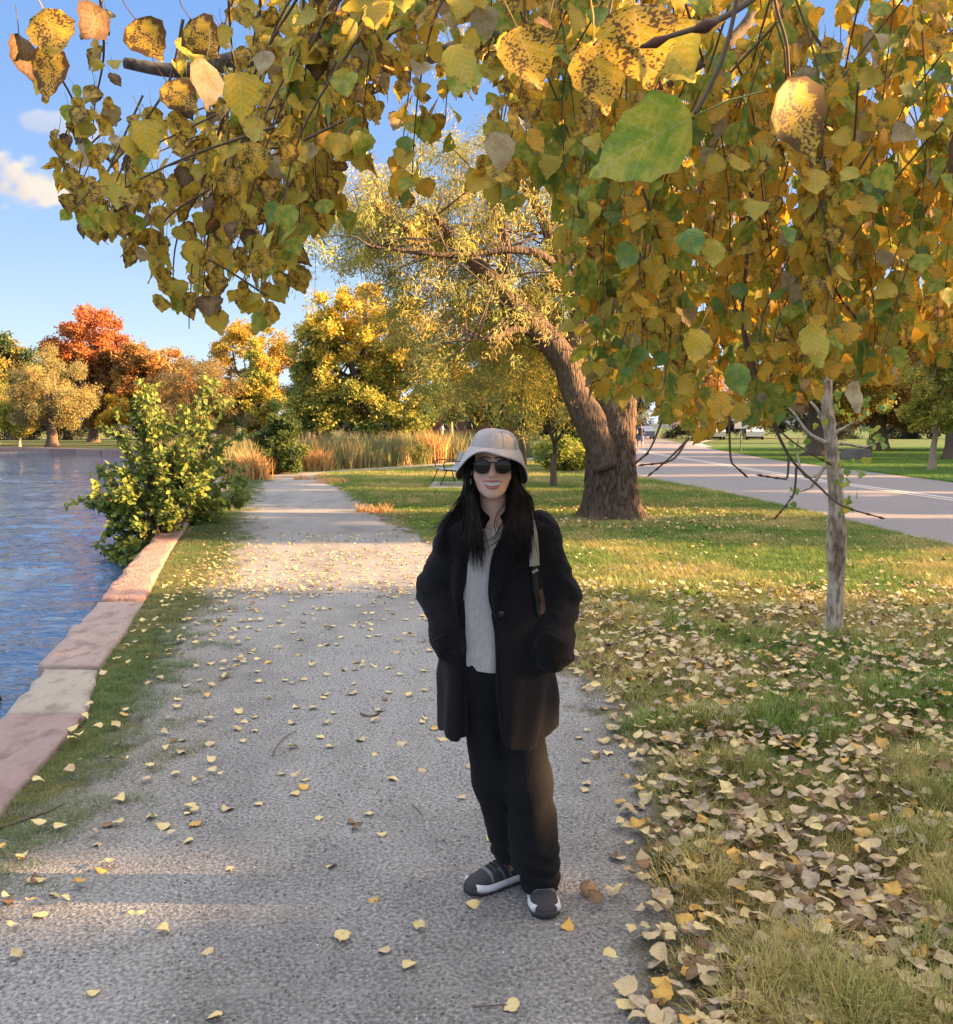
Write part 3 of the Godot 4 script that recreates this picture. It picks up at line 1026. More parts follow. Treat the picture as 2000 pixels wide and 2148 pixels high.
	tree("maple_tree", "orange tree glowing through the golden cottonwood", "", V.call(-5.6, 0, -68), [[V.call(-0.8, 4.6, 0), V.call(1.8, 1.6, 1.4)], [V.call(-5.2, 3.2, 0), V.call(1.0, 1.8, 1)]], 36, [0.45, 0.8], 45, 0.42, [Color(0.60, 0.24, 0.05), Color(0.62, 0.3, 0.06), Color(0.5, 0.22, 0.06)], 0.2, 2.0)
	tree("maple_tree", "golden tree with a pale trunk beside the far walker", "", V.call(-1.9, 0, -74), [[V.call(0, 5.0, 0), V.call(2.4, 2.8, 2.0)], [V.call(1.4, 4.0, 0), V.call(1.8, 1.6, 1.6)]], 60, [0.45, 0.8], 48, 0.42, yellow + [Color(0.5, 0.28, 0.05)], 0.16, 2.4, "spray", "pale_trunk")
	tree("cottonwood_tree", "hazy green tree behind the two young park trees", "", V.call(3.2, 0, -66), [[V.call(0, 6.2, 0), V.call(3.8, 4.6, 3.0)], [V.call(3.4, 4.0, 0), V.call(2.6, 3.2, 2.4)]], 120, [0.5, 0.9], 48, 0.44, lime + olive, 0.4, 2.2)
	# two young trees on the grass by the path's bend
	tree("young_park_tree", "slim young tree with a brown trunk between the woman and the big willow", "young park trees", V.call(2.04, 0, -25.2), [[V.call(-0.1, 2.35, 0), V.call(1.2, 0.95, 1.1)], [V.call(-0.3, 3.3, 0), V.call(0.9, 0.9, 0.9)], [V.call(0.75, 1.9, 0.2), V.call(0.6, 0.55, 0.6)]], 90, [0.2, 0.4], 46, 0.17, [Color(0.20, 0.25, 0.05), Color(0.30, 0.30, 0.06), Color(0.14, 0.19, 0.05), Color(0.42, 0.36, 0.06)], 0.085, 1.15, "spray", "far_bark", 9)
	tree("young_park_tree", "thinner young tree behind, close to the woman's hat", "young park trees", V.call(1.9, 0, -38.5), [[V.call(0, 2.9, 0), V.call(1.7, 1.5, 1.5)], [V.call(-0.5, 4.4, 0), V.call(1.4, 1.4, 1.2)], [V.call(-2.0, 2.6, 0), V.call(1.2, 1.1, 1.2)]], 110, [0.3, 0.5], 46, 0.26, [Color(0.22, 0.26, 0.06), Color(0.32, 0.31, 0.07), Color(0.15, 0.2, 0.05), Color(0.44, 0.37, 0.07)], 0.1, 1.4, "spray", "far_bark", 9)
	# bright low bushes behind them
	for b in [[3.1, -34.0, "bright yellow green bush low behind the young trees"], [4.3, -37.5, "green leafy bush left of the willow trunk"]]:
		var t := thing("bush", b[2], "bush", V.call(b[0], 0, b[1]))
		put("stem", _stems(5, 0.9).mesh(M.far_bark), t)
		scatter("leaves", M.mesh_spray, crown_buffer(clumps_in([[V.call(0, 0.75, 0), V.call(1.0, 0.75, 0.8)]], 32, 0.2, 0.4), 40, 0.22, mix_pal([Color(0.42, 0.42, 0.05), Color(0.32, 0.36, 0.06), Color(0.24, 0.32, 0.08)])), t)
	# --- right of the road
	var rt := "trees across the road"
	tree("young_tree", "young tree with a pale trunk and yellow leaves across the road", rt, V.call(16.7, 0, -35.0), [[V.call(0.3, 3.4, 0), V.call(1.5, 2.0, 1.4)], [V.call(0, 2.0, 0), V.call(1.1, 0.8, 1.0)], [V.call(0.5, 5.0, 0), V.call(1.2, 1.5, 1.1)]], 100, [0.25, 0.45], 46, 0.22, [Color(0.40, 0.40, 0.06), Color(0.50, 0.44, 0.07), Color(0.3, 0.33, 0.06)], 0.12, 1.5, "spray", "pale_trunk")
	tree("cottonwood_tree", "dark trunked tree behind the white sapling across the road", rt, V.call(18.2, 0, -50.8), [[V.call(0, 6.0, 0), V.call(4.4, 3.4, 3.6)], [V.call(2.2, 2.5, 0.5), V.call(1.6, 0.8, 1.2)], [V.call(-2.8, 2.3, 0.5), V.call(1.4, 0.7, 1.2)]], 120, [0.5, 0.9], 44, 0.42, yellow + lime, 0.75, 3.4, "spray")
	tree("oak_tree", "rusty brown oak spreading low behind the yellow young tree", rt, V.call(26.0, 0, -62.0), [[V.call(-1.5, 4.6, 0), V.call(5.0, 2.9, 4.0)], [V.call(2.5, 4.4, 0), V.call(4.2, 3.0, 3.6)]], 150, [0.6, 1.0], 46, 0.5, rust + [Color(0.20, 0.15, 0.06), Color(0.16, 0.13, 0.05)], 0.6, 2.6)
	tree("oak_tree", "thick trunked rusty tree at the right edge across the road", rt, V.call(23.4, 0, -46.5), [[V.call(0.6, 5.6, 0), V.call(3.4, 2.8, 3.0)]], 70, [0.6, 1.0], 44, 0.5, rust + yellow, 0.62, 3.2)
	tree("pine_tree", "dark blue green conifer far across the lawn", rt, V.call(31.0, 0, -84.0), [[V.call(0, 3.0, 0), V.call(3.0, 3.0, 2.6)], [V.call(0, 7.0, 0), V.call(1.8, 3.4, 1.8)]], 90, [0.5, 0.9], 56, 0.5, [Color(0.05, 0.075, 0.05), Color(0.07, 0.09, 0.06), Color(0.04, 0.06, 0.04)], 0.35, 0.6, "needle")
	tree("maple_tree", "orange crowned tree beyond the road sign", rt, V.call(22.0, 0, -96.0), [[V.call(0, 5.2, 0), V.call(4.4, 3.4, 3.4)]], 90, [0.6, 1.0], 46, 0.5, rust + yellow, 0.4, 2.4)
	for k in 7:
		tree("evergreen_tree", ["dark evergreen closing the view behind the right lawn", "low dark evergreen beyond the road", "dark evergreen mass behind the road sign"][k % 3] + ", %s from the left" % NTH[k], "dark evergreens behind the right lawn", V.call(8.0 + k * 8.4 + rf(-1, 1), 0, -112 + rf(-3, 3) + absf(k - 2.0) * 1.5), [[V.call(0, 2.4, 0), V.call(5.0, 3.2, 2.2)], [V.call(rf(-1, 1), 5.6, 0), V.call(3.6, 3.2, 2)]], 60, [0.8, 1.3], 42, 0.75, [Color(0.035, 0.045, 0.02), Color(0.05, 0.05, 0.022), Color(0.10, 0.07, 0.03)], 0.4, 1.0, "fine")
	build_willow()
	# --- the rows beside the road, outside the picture on the sunny side: their shade lies over path and lawn
	var rows := "park trees along the sunny side of the road"
	for s in ROW:
		var h: float = s[3] - s[6]
		var mid: float = s[6] + h * 0.5
		var sh := [[V.call(0, mid, 0), V.call(s[2], h * 0.5, s[4])], [V.call(0, mid - h * 0.16, 0), V.call(s[2] * 0.9, h * 0.34, s[4] * 1.02)]]
		if s[6] < 1.0: sh.append([V.call(0, 2.0, 0), V.call(s[2] * 0.8, 2.0, s[4] * 0.95)])
		tree("roadside_tree", s[7], rows, V.call(s[0], 0, s[1]), sh, s[5], [0.6, 0.9], 46, 0.62, lime + yellow, 0.3, 1.2, "spray", "far_bark", 9, null, V.call(s[0], 0, s[1]))


const NTH := ["first", "second", "third", "fourth", "fifth", "sixth", "seventh", "eighth", "ninth"]
const ROW := [   # x, z, half depth, top, half width along the road, clumps, foot of the crown
	[20.0, 10.5, 1.8, 7.4, 3.8, 110, 0.4, "green roadside tree behind the photographer, first of the row"],
	[20.5, 5.2, 1.8, 7.4, 3.8, 120, 0.4, "green roadside tree beside the photographer, second of the row"],
	[20.0, 0.7, 1.8, 7.8, 3.3, 140, 0.4, "green roadside tree level with the woman, third of the row"],
	[20.0, -5.1, 1.8, 7.8, 3.25, 140, 0.4, "green roadside tree past the woman, fourth of the row"],
	[26.5, -2.2, 1.8, 8.5, 2.8, 120, 0.4, "green roadside tree in the second row, level with the woman"],
	[26.5, 3.8, 1.8, 8.7, 3.6, 120, 0.4, "green roadside tree in the second row, beside the photographer"],
	[21.0, -14.4, 1.8, 8.0, 1.9, 80, 0.4, "green roadside tree level with the big willow, fifth of the row"],
	[22.0, -20.2, 1.8, 8.8, 2.6, 110, 0.4, "green roadside tree level with the young trees, sixth of the row"],
	[24.0, -26.6, 1.8, 9.2, 3.0, 110, 0.4, "green roadside tree past the path's bend, seventh of the row"],
	[27.0, -34.5, 1.8, 9.4, 3.3, 110, 0.4, "green roadside tree beside the right lawn, eighth of the row"],
	[32.0, -42.5, 1.8, 8.0, 3.0, 90, 0.4, "green lawn tree outside the view, ninth of the row"],
	[36.5, -51.0, 1.8, 8.0, 3.4, 90, 0.4, "green lawn tree outside the view, tenth of the row"],
	[42.0, -61.0, 1.8, 8.0, 3.8, 90, 0.4, "green lawn tree outside the view, last of the row"],
]


func _stems(n: int, h: float) -> MB:
	var m := MB.new()
	for i in n:
		var a := rf(0, TAU)
		var tip := Vector3(cos(a) * rf(0.1, 0.5) * h, h * rf(0.7, 1.1), sin(a) * rf(0.1, 0.5) * h)
		m.tube(limb_points(Vector3(rf(-0.08, 0.08), -0.05, rf(-0.08, 0.08)), tip, 0.15), taper(5, 0.022, 0.005), 5)
	return m


func build_willow() -> void:
	var z := -17.5
	var t := thing("old_willow", "big old willow with a thick furrowed trunk leaning over the lawn", "tree", Vector3(2.5, 0, z))
	var o := Vector3(2.5, 0, z)
	var P := func(u: float, v: float, dz := 0.0) -> Vector3: return spot(u * 1.0805, v * 1.0805, 17.5 - dz) - o
	# trunk with deep furrowed bark and root flare
	var m := MB.new()
	var spine := smooth_line([P.call(1190, 1008), P.call(1188, 960), P.call(1186, 900), P.call(1186, 850), P.call(1192, 800, -0.1), P.call(1203, 740, -0.25)], 16)
	var sides := 120
	for i in spine.size():
		var f := float(i) / (spine.size() - 1)
		for k in sides:
			var a := TAU * k / sides
			var r := 0.44 + 0.05 * cos(2 * a + 1.0) + 0.34 * exp(-f * 9.0) * (0.55 + 0.45 * sin(a * 5.0 + 0.6)) - 0.07 * f - 0.07 * smoothstep(0.7, 1.0, f)
			var ridge := absf(fn.get_noise_2d(a * 5.0 + f * 2.0, f * 2.6 + 0.4 * sin(a * 3.0)))
			r *= 0.87 + 0.50 * minf(ridge, 0.3) + 0.03 * ff.get_noise_2d(a * 1.2, f * 2.0)
			m.add(spine[i] + Vector3(cos(a) * r, 0, -sin(a) * r) , Vector2(a, f))
	for i in spine.size() - 1:
		for k in sides:
			m.quad(i * sides + k, i * sides + (k + 1) % sides, (i + 1) * sides + (k + 1) % sides, (i + 1) * sides + k)
	put("trunk", m.mesh(M.bark), t)
	var limbs := [
		[[[1182, 905, 0.1], [1150, 822, 0.12], [1118, 765, 0.1], [1100, 710, 0.1], [1060, 655, 0.2], [1005, 600, 0.3], [960, 548, 0.4], [922, 510, 0.5], [885, 470, 0.6], [845, 420, 0.8]], 0.35, 0.06],
		[[[1188, 850, -0.05], [1196, 790, -0.12], [1210, 720, -0.3], [1222, 620, -0.5], [1215, 500, -0.6], [1235, 380, -0.7], [1260, 260, -0.8]], 0.36, 0.10],
		[[[1100, 715, 0.0], [1125, 650, -0.1], [1122, 580, -0.2], [1085, 510, -0.3], [1060, 440, -0.3], [1020, 360, -0.3]], 0.25, 0.06],
		[[[1122, 590, -0.2], [1150, 520, -0.3], [1170, 430, -0.4], [1185, 330, -0.5], [1195, 230, -0.6]], 0.19, 0.06],
		[[[1110, 560, -0.2], [1060, 500, 0.4], [1000, 485, 0.7], [930, 492, 0.8], [860, 495, 1.0], [780, 486, 1.2], [715, 478, 1.3]], 0.085, 0.02],
		[[[1050, 648, 0.2], [1000, 640, 0.5], [960, 655, 0.8], [900, 660, 1.0]], 0.07, 0.02],
		[[[960, 548, 0.4], [985, 500, 0.2], [975, 440, 0.1], [940, 380, 0.0]], 0.10, 0.03],
		[[[905, 490, 0.5], [840, 460, 0.3], [760, 440, 0.2], [690, 420, 0.2]], 0.07, 0.015],
		[[[1215, 500, -0.6], [1300, 420, -0.6], [1400, 330, -0.6], [1480, 250, -0.6]], 0.16, 0.05],
	]
	var tips := []
	for l in limbs:
		var pts := []
		for q in l[0]: pts.append(P.call(q[0], q[1], q[2]))
		var line := smooth_line(pts, 6)
		var b := MB.new()
		b.tube(line, taper(line.size(), l[1], l[2]), 14, Color.WHITE, 0.35, fn)
		put("branch", b.mesh(M.bark), t)
		for i in range(int(line.size() * 0.35), line.size()): tips.append(line[i])
	# twigs and hanging leaves
	var tw := MB.new()
	var cl := []
	for i in 430:
		var a: Vector3 = tips[rng.randi() % tips.size()]
		var d := Vector3(rf(-1, 1), rf(-0.35, 0.9), rf(-1.2, 0.12)).normalized() * rf(0.5, 1.9)
		var b := a + d
		if i < 240: tw.tube(limb_points(a, b, 0.2, 4), taper(4, 0.022, 0.006), 4)
		cl.append([b, rf(0.18, 0.42)])
		var c := b + Vector3(rf(-0.3, 0.3), -rf(0.3, 1.1), rf(-0.4, 0.1))
		if i % 2 == 0:
			tw.tube(limb_points(b, c, 0.1, 4), taper(4, 0.008, 0.003), 3)
			cl.append([c, rf(0.15, 0.32)])
	# fill the crown where the photograph is thick with leaves
	for e in [[[980, 660, -1.6], Vector3(1.3, 1.0, 0.9), 60], [[900, 720, -1.5], Vector3(1.1, 0.9, 1.2), 45], [[1030, 760, -2.2], Vector3(0.9, 0.9, 0.8), 40], [[860, 600, -0.6], Vector3(1.3, 0.9, 1.0), 42], [[760, 470, 0.2], Vector3(1.4, 0.75, 0.9), 40], [[880, 400, -1.2], Vector3(1.8, 1.1, 1.1), 50], [[1090, 420, -2.2], Vector3(1.5, 1.5, 0.9), 36], [[1300, 420, -1.6], Vector3(2.2, 2.0, 1.4), 90], [[1080, 200, -1.0], Vector3(3.4, 1.8, 1.8), 80], [[700, 380, 0.5], Vector3(0.9, 0.6, 1.0), 24], [[1180, 640, -1.8], Vector3(0.9, 0.9, 0.6), 30]]:
		for k in clumps_in([[P.call(e[0][0], e[0][1], e[0][2]), e[1]]], e[2], 0.18, 0.4): cl.append(k)
	put("twigs", tw.mesh(M.far_bark), t).set_meta("kind", "stuff")
	var cols := [Color(0.54, 0.52, 0.12), Color(0.44, 0.47, 0.12), Color(0.62, 0.54, 0.13), Color(0.34, 0.39, 0.10), Color(0.66, 0.53, 0.18), Color(0.50, 0.51, 0.15)]
	scatter("crown", M.mesh_willow, crown_buffer(cl, 10, 0.25, mix_pal(cols, 0.3), 1.25), t)


# ------------------------------------------------------------------ reeds and bushes by the water
func reed_mesh(seed_: int) -> MB:
	var m := MB.new()
	var r := RandomNumberGenerator.new()
	r.seed = seed_
	for i in 9:
		var a := r.randf_range(0, TAU)
		var o := Vector3(cos(a), 0, sin(a)) * r.randf_range(0.0, 0.16)
		var lean := Vector3(r.randf_range(-0.18, 0.18), 0, r.randf_range(-0.18, 0.18))
		var h := r.randf_range(0.6, 1.05)
		var w := 0.011
		var s := Vector3(cos(a + 1.3), 0, sin(a + 1.3)) * w
		var b := r.randf_range(0.75, 1.2)
		var col := Color(b, b, b)
		var k0 := m.add(o - s, Vector2.ZERO, col)
		var k1 := m.add(o + s, Vector2.ZERO, col)
		var mid := o + Vector3(0, h * 0.55, 0) + lean * 0.35
		var k2 := m.add(mid + s * 0.9, Vector2.ZERO, col)
		var k3 := m.add(mid - s * 0.9, Vector2.ZERO, col)
		var k4 := m.add(o + Vector3(0, h, 0) + lean * 1.4, Vector2.ZERO, col)
		m.quad(k0, k1, k2, k3)
		m.tri(k3, k2, k4)
	return m


func build_reeds() -> void:
	var mesh := unshared(reed_mesh(3), M.blade)
	var zones := [
		["tan cattail reeds standing in the shallows left of the path's bend", [[-7.6, -30.2], [-8.6, -31.5], [-9.6, -33.5], [-8.0, -34.5], [-6.6, -34.4]], 1.0, 1.35, 900],
		["tan and green cattail reeds along the water behind the path's bend", [[-5.9, -36.3], [-4.6, -38.0], [-3.2, -40.5], [-1.6, -43.2], [0.2, -46.0], [2.2, -48.2]], 1.4, 1.6, 2300],
	]
	for zn in zones:
		var n: int = zn[4]
		var buf := PackedFloat32Array()
		buf.resize(n * 16)
		for i in n:
			var p: Array = zn[1]
			var f := rf(0, p.size() - 1.001)
			var k := int(f)
			var x: float = lerpf(p[k][0], p[k + 1][0], f - k) + rf(-1, 1) * zn[2] - zn[2] * 0.4
			var z: float = lerpf(p[k][1], p[k + 1][1], f - k) + rf(-1, 1) * zn[2] - zn[2] * 0.4
			var q := fn.get_noise_2d(x * 0.7, z * 0.7)
			var c := Color(0.34, 0.26, 0.12).lerp(Color(0.17, 0.21, 0.075), clampf(0.55 + q * 1.6, 0, 1))
			if x > -1.2 and q < 0.2 and zn[2] > 1.2: c = c.lerp(Color(0.07, 0.11, 0.055), clampf((x + 1.2) * 0.8, 0, 0.85))
			var h: float = zn[3] * rf(0.75, 1.15)
			place(buf, i, Basis(Vector3.UP, rf(0, TAU)).scaled_local(Vector3(1.2, h, 1.2)), Vector3(x, -0.35 if zn[2] > 1.2 else -0.2, z), c * rf(0.8, 1.2))
		scatter("reeds", mesh, buf, self, zn[0], "reeds")
	# golden grass clump beside the bush, and the tuft at the path side
	for g in [[-7.0, -29.2, 0.9, 90, "golden dry grass clump behind the leafy lakeside bush"], [-5.9, -35.0, 0.9, 70, "golden dry grass clump at the foot of the dark shrub"], [-1.9, -41.3, 1.5, 70, "golden reed clump standing before the green reeds"]]:
		var n: int = g[3]
		var buf := PackedFloat32Array()
		buf.resize(n * 16)
		for i in n:
			place(buf, i, Basis(Vector3.UP, rf(0, TAU)).scaled_local(Vector3(1.6, g[2] * rf(0.6, 1.1), 1.6)), Vector3(g[0] + rf(-0.55, 0.55), -0.02, g[1] + rf(-0.4, 0.4)), Color(0.55, 0.34, 0.13) * rf(0.8, 1.2))
		var t := thing("grass_clump", g[4], "grass clump")
		scatter("blades", mesh, buf, t)


func bush_thing(called: String, label: String, at: Vector3, shapes: Array, n: int, per: int, size: float, cols: Array, mesh: String, stem_h: float) -> void:
	var t := thing(called, label, "bush", at)
	var cl := clumps_in(shapes, n, 0.12, 0.26)
	var m := MB.new()
	for i in 34:
		var q: Vector3 = cl[rng.randi() % cl.size()][0]
		m.tube(limb_points(Vector3(rf(-0.15, 0.15), -0.05, rf(-0.15, 0.15)), q, 0.14), taper(5, 0.022, 0.004), 5)
	put("stems", m.mesh(M.far_bark), t).set_meta("kind", "stuff")
	scatter("leaves", M[mesh], crown_buffer(cl, per, size, mix_pal(cols)), t)


func build_bush() -> void:
	# the leafy elm bush leaning over the water: arching stems set with single leaves
	var t := thing("lakeside_bush", "big leafy green bush leaning over the lake from the stone wall", "bush", Vector3(-4.93, -0.1, -14.5))
	var leaf := MB.new()
	for k in 1:
		var a := leaf.add(Vector3.ZERO)
		var b := leaf.add(Vector3(0.33, -0.35, 0.06))
		var c := leaf.add(Vector3(0.25, -0.7, 0.05))
		var d := leaf.add(Vector3(0, -1, -0.05))
		var e := leaf.add(Vector3(-0.25, -0.7, 0.05))
		var f := leaf.add(Vector3(-0.33, -0.35, 0.06))
		var g := leaf.add(Vector3(0, -0.5, -0.03))
		for q in [[a, g, b], [b, g, c], [c, g, d], [d, g, e], [e, g, f], [f, g, a]]: leaf.tri(q[0], q[1], q[2])
	var mesh := leaf.mesh(M.foliage)
	var stems := []
	var wide := [[-1.35, 0.55, 0.3], [-1.1, 1.05, 0.4], [-0.7, 1.75, 0.2], [-0.45, 2.15, 0.0], [-0.1, 2.3, 0.1], [0.25, 2.05, 0.3], [0.6, 2.05, -0.3], [0.9, 1.75, 0.1], [1.0, 1.3, 0.3], [0.85, 0.9, 0.4], [0.55, 0.6, 0.5], [-1.0, 0.1, 0.4], [-1.15, -0.25, 0.3], [-0.8, -0.3, 0.6], [-0.3, 0.9, 0.8], [0.15, 1.35, 0.7], [0.4, 0.35, 0.7], [-0.9, 0.75, 0.7], [0.7, 2.4, -0.8], [1.1, 2.0, -0.9], [0.1, 1.9, -0.6], [-0.7, 1.3, -0.5], [1.35, 1.5, -0.8], [1.5, 1.0, -0.9], [1.3, 0.55, -0.7]]
	var tw := MB.new()
	var spots := []
	for w in wide:
		for rep in 3:
			var tip := Vector3(w[0] * (0.50 if w[0] < 0.0 else 0.74) + 0.08, w[1] * 1.02, w[2]) + Vector3(rf(-0.25, 0.25), rf(-0.2, 0.2), rf(-0.3, 0.3))
			var base := Vector3(rf(-0.12, 0.2) + 0.0, 0.0, rf(-0.2, 0.2))
			var mid := base.lerp(tip, 0.5) + Vector3(0, 0.16 * absf(tip.x) + 0.1, 0)
			var line := smooth_line([base, mid, tip], 12)
			tw.tube(line, taper(line.size(), 0.017, 0.003), 5)
			for i in range(4, line.size()):
				var n := 3 if i > 10 else 2
				for j in n: spots.append([line[i], (line[i] - line[i - 1]).normalized(), float(i) / line.size()])
			for sb in 3:
				var i0 := rng.randi_range(7, line.size() - 4)
				var st: Vector3 = line[i0] + (tip - base).normalized().rotated(Vector3.FORWARD, rf(-1, 1)) * rf(0.2, 0.42)
				var l2 := limb_points(line[i0], st, 0.15, 7)
				tw.tube(l2, taper(7, 0.006, 0.002), 4)
				for i in range(1, 7):
					for j in 3: spots.append([l2[i], (l2[i] - l2[i - 1]).normalized(), 1.0])
	put("stems", tw.mesh(M.twig), t).set_meta("kind", "stuff")
	var buf := PackedFloat32Array()
	buf.resize(spots.size() * 16)
	for i in spots.size():
		var d: Vector3 = spots[i][1]
		var out := (d * 0.5 + rdir() * 0.75 + Vector3(0, -0.25, 0)).normalized()
		var nrm := (Vector3(0.35, 0.8, 0.45) + rdir() * 0.65).normalized()
		var y := -out
		var x := y.cross(nrm).normalized()
		var b := Basis(x, y, x.cross(y)).scaled_local(Vector3.ONE * rf(0.06, 0.115))
		var dark := Color(0.10, 0.18, 0.036)
		var c := dark.lerp(Color(0.31, 0.34, 0.05), rng.randf() * rng.randf() + (0.25 if spots[i][2] > 0.9 else 0.0))
		place(buf, i, b, spots[i][0] + rdir() * 0.03, c * rf(0.8, 1.15))
	scatter("leaves", mesh, buf, t)
	# smaller ones
	bush_thing("shrub", "round dark green shrub at the end of the lake wall by the reeds", Vector3(-6.7, 0, -32.4), [[Vector3(0, 0.75, 0), Vector3(0.95, 0.75, 0.8)], [Vector3(0.1, 1.5, 0), Vector3(0.55, 0.6, 0.5)]], 90, 40, 0.17, [Color(0.08, 0.14, 0.03), Color(0.11, 0.17, 0.035), Color(0.06, 0.11, 0.03), Color(0.2, 0.24, 0.05)], "mesh_spray", 1.2)
	bush_thing("shrub", "low weeds trailing over the wall behind the leafy bush", Vector3(-5.0, 0, -16.4), [[Vector3(0, 0.35, 0), Vector3(0.55, 0.4, 0.7)]], 30, 34, 0.13, [Color(0.10, 0.17, 0.035), Color(0.16, 0.2, 0.04), Color(0.3, 0.24, 0.07)], "mesh_spray", 0.6)
	bush_thing("shrub", "pale green bushy weed among the tan reeds", Vector3(-2.9, -0.1, -40.2), [[Vector3(0, 0.5, 0), Vector3(0.9, 0.55, 0.6)]], 40, 36, 0.17, [Color(0.28, 0.30, 0.08), Color(0.22, 0.26, 0.07)], "mesh_fine", 0.6)


# ------------------------------------------------------------------ grass
func tuft_mesh(seed_: int, n: int, spread: float, lean: float, w: float) -> MB:
	var m := MB.new()
	var r := RandomNumberGenerator.new()
	r.seed = seed_
	for i in n:
		var a := r.randf_range(0, TAU)
		var o := Vector3(cos(a), 0, sin(a)) * r.randf_range(0.0, spread)
		var d := Vector3(cos(a), 0, sin(a)).rotated(Vector3.UP, r.randf_range(-1, 1)) * r.randf_range(0.2, 1.0) * lean
		var h := r.randf_range(0.5, 1.0)
		var s := Vector3(-d.z, 0, d.x).normalized() * w * r.randf_range(0.7, 1.3)
		var b := r.randf_range(0.7, 1.3)
		var col := Color(b, b, b * r.randf_range(0.85, 1.1))
		var p1 := o + Vector3(0, h * 0.5, 0) + d * 0.25
		var p2 := o + Vector3(0, h * 0.85, 0) + d * 0.75
		var p3 := o + Vector3(0, h * 0.92, 0) + d * 1.25
		var k := [m.add(o - s, Vector2.ZERO, col), m.add(o + s, Vector2.ZERO, col), m.add(p1 + s * 0.85, Vector2.ZERO, col), m.add(p1 - s * 0.85, Vector2.ZERO, col), m.add(p2 + s * 0.5, Vector2.ZERO, col), m.add(p2 - s * 0.5, Vector2.ZERO, col), m.add(p3, Vector2.ZERO, col)]
		m.quad(k[0], k[1], k[2], k[3])
		m.quad(k[3], k[2], k[4], k[5])
		m.tri(k[5], k[4], k[6])
	return m


func grass_zone(called: String, label: String, mesh: Mesh, n: int, pick: Callable, look: Callable) -> void:
	# pick() -> Vector2 place; look(place) -> [height, width, colour] or [] to leave the place bare
	var buf := PackedFloat32Array()
	buf.resize(n * 16)
	var k := 0
	for i in n:
		var q: Vector2 = pick.call()
		var l: Array = look.call(q)
		if l.is_empty(): continue
		place(buf, k, Basis(Vector3.UP, rf(0, TAU)).scaled_local(Vector3(l[1], l[0], l[1])), Vector3(q.x, -0.012, q.y), l[2])
		k += 1
	buf.resize(k * 16)
	scatter(called, mesh, buf, self, label, "grass")


func grass_color(x: float, z: float, dry_bias := 0.0) -> Color:
	var n := fn.get_noise_2d(x * 0.35, z * 0.35) + 0.5 * fn.get_noise_2d(x * 1.7 + 40, z * 1.7)
	var green := Color(0.155, 0.265, 0.04)
	var dry := Color(0.52, 0.43, 0.16)
	return green.lerp(dry, clampf(0.36 + n * 1.2 + dry_bias + rng.randf_range(-0.3, 0.3), 0.0, 1.0)) * rng.randf_range(0.75, 1.2)


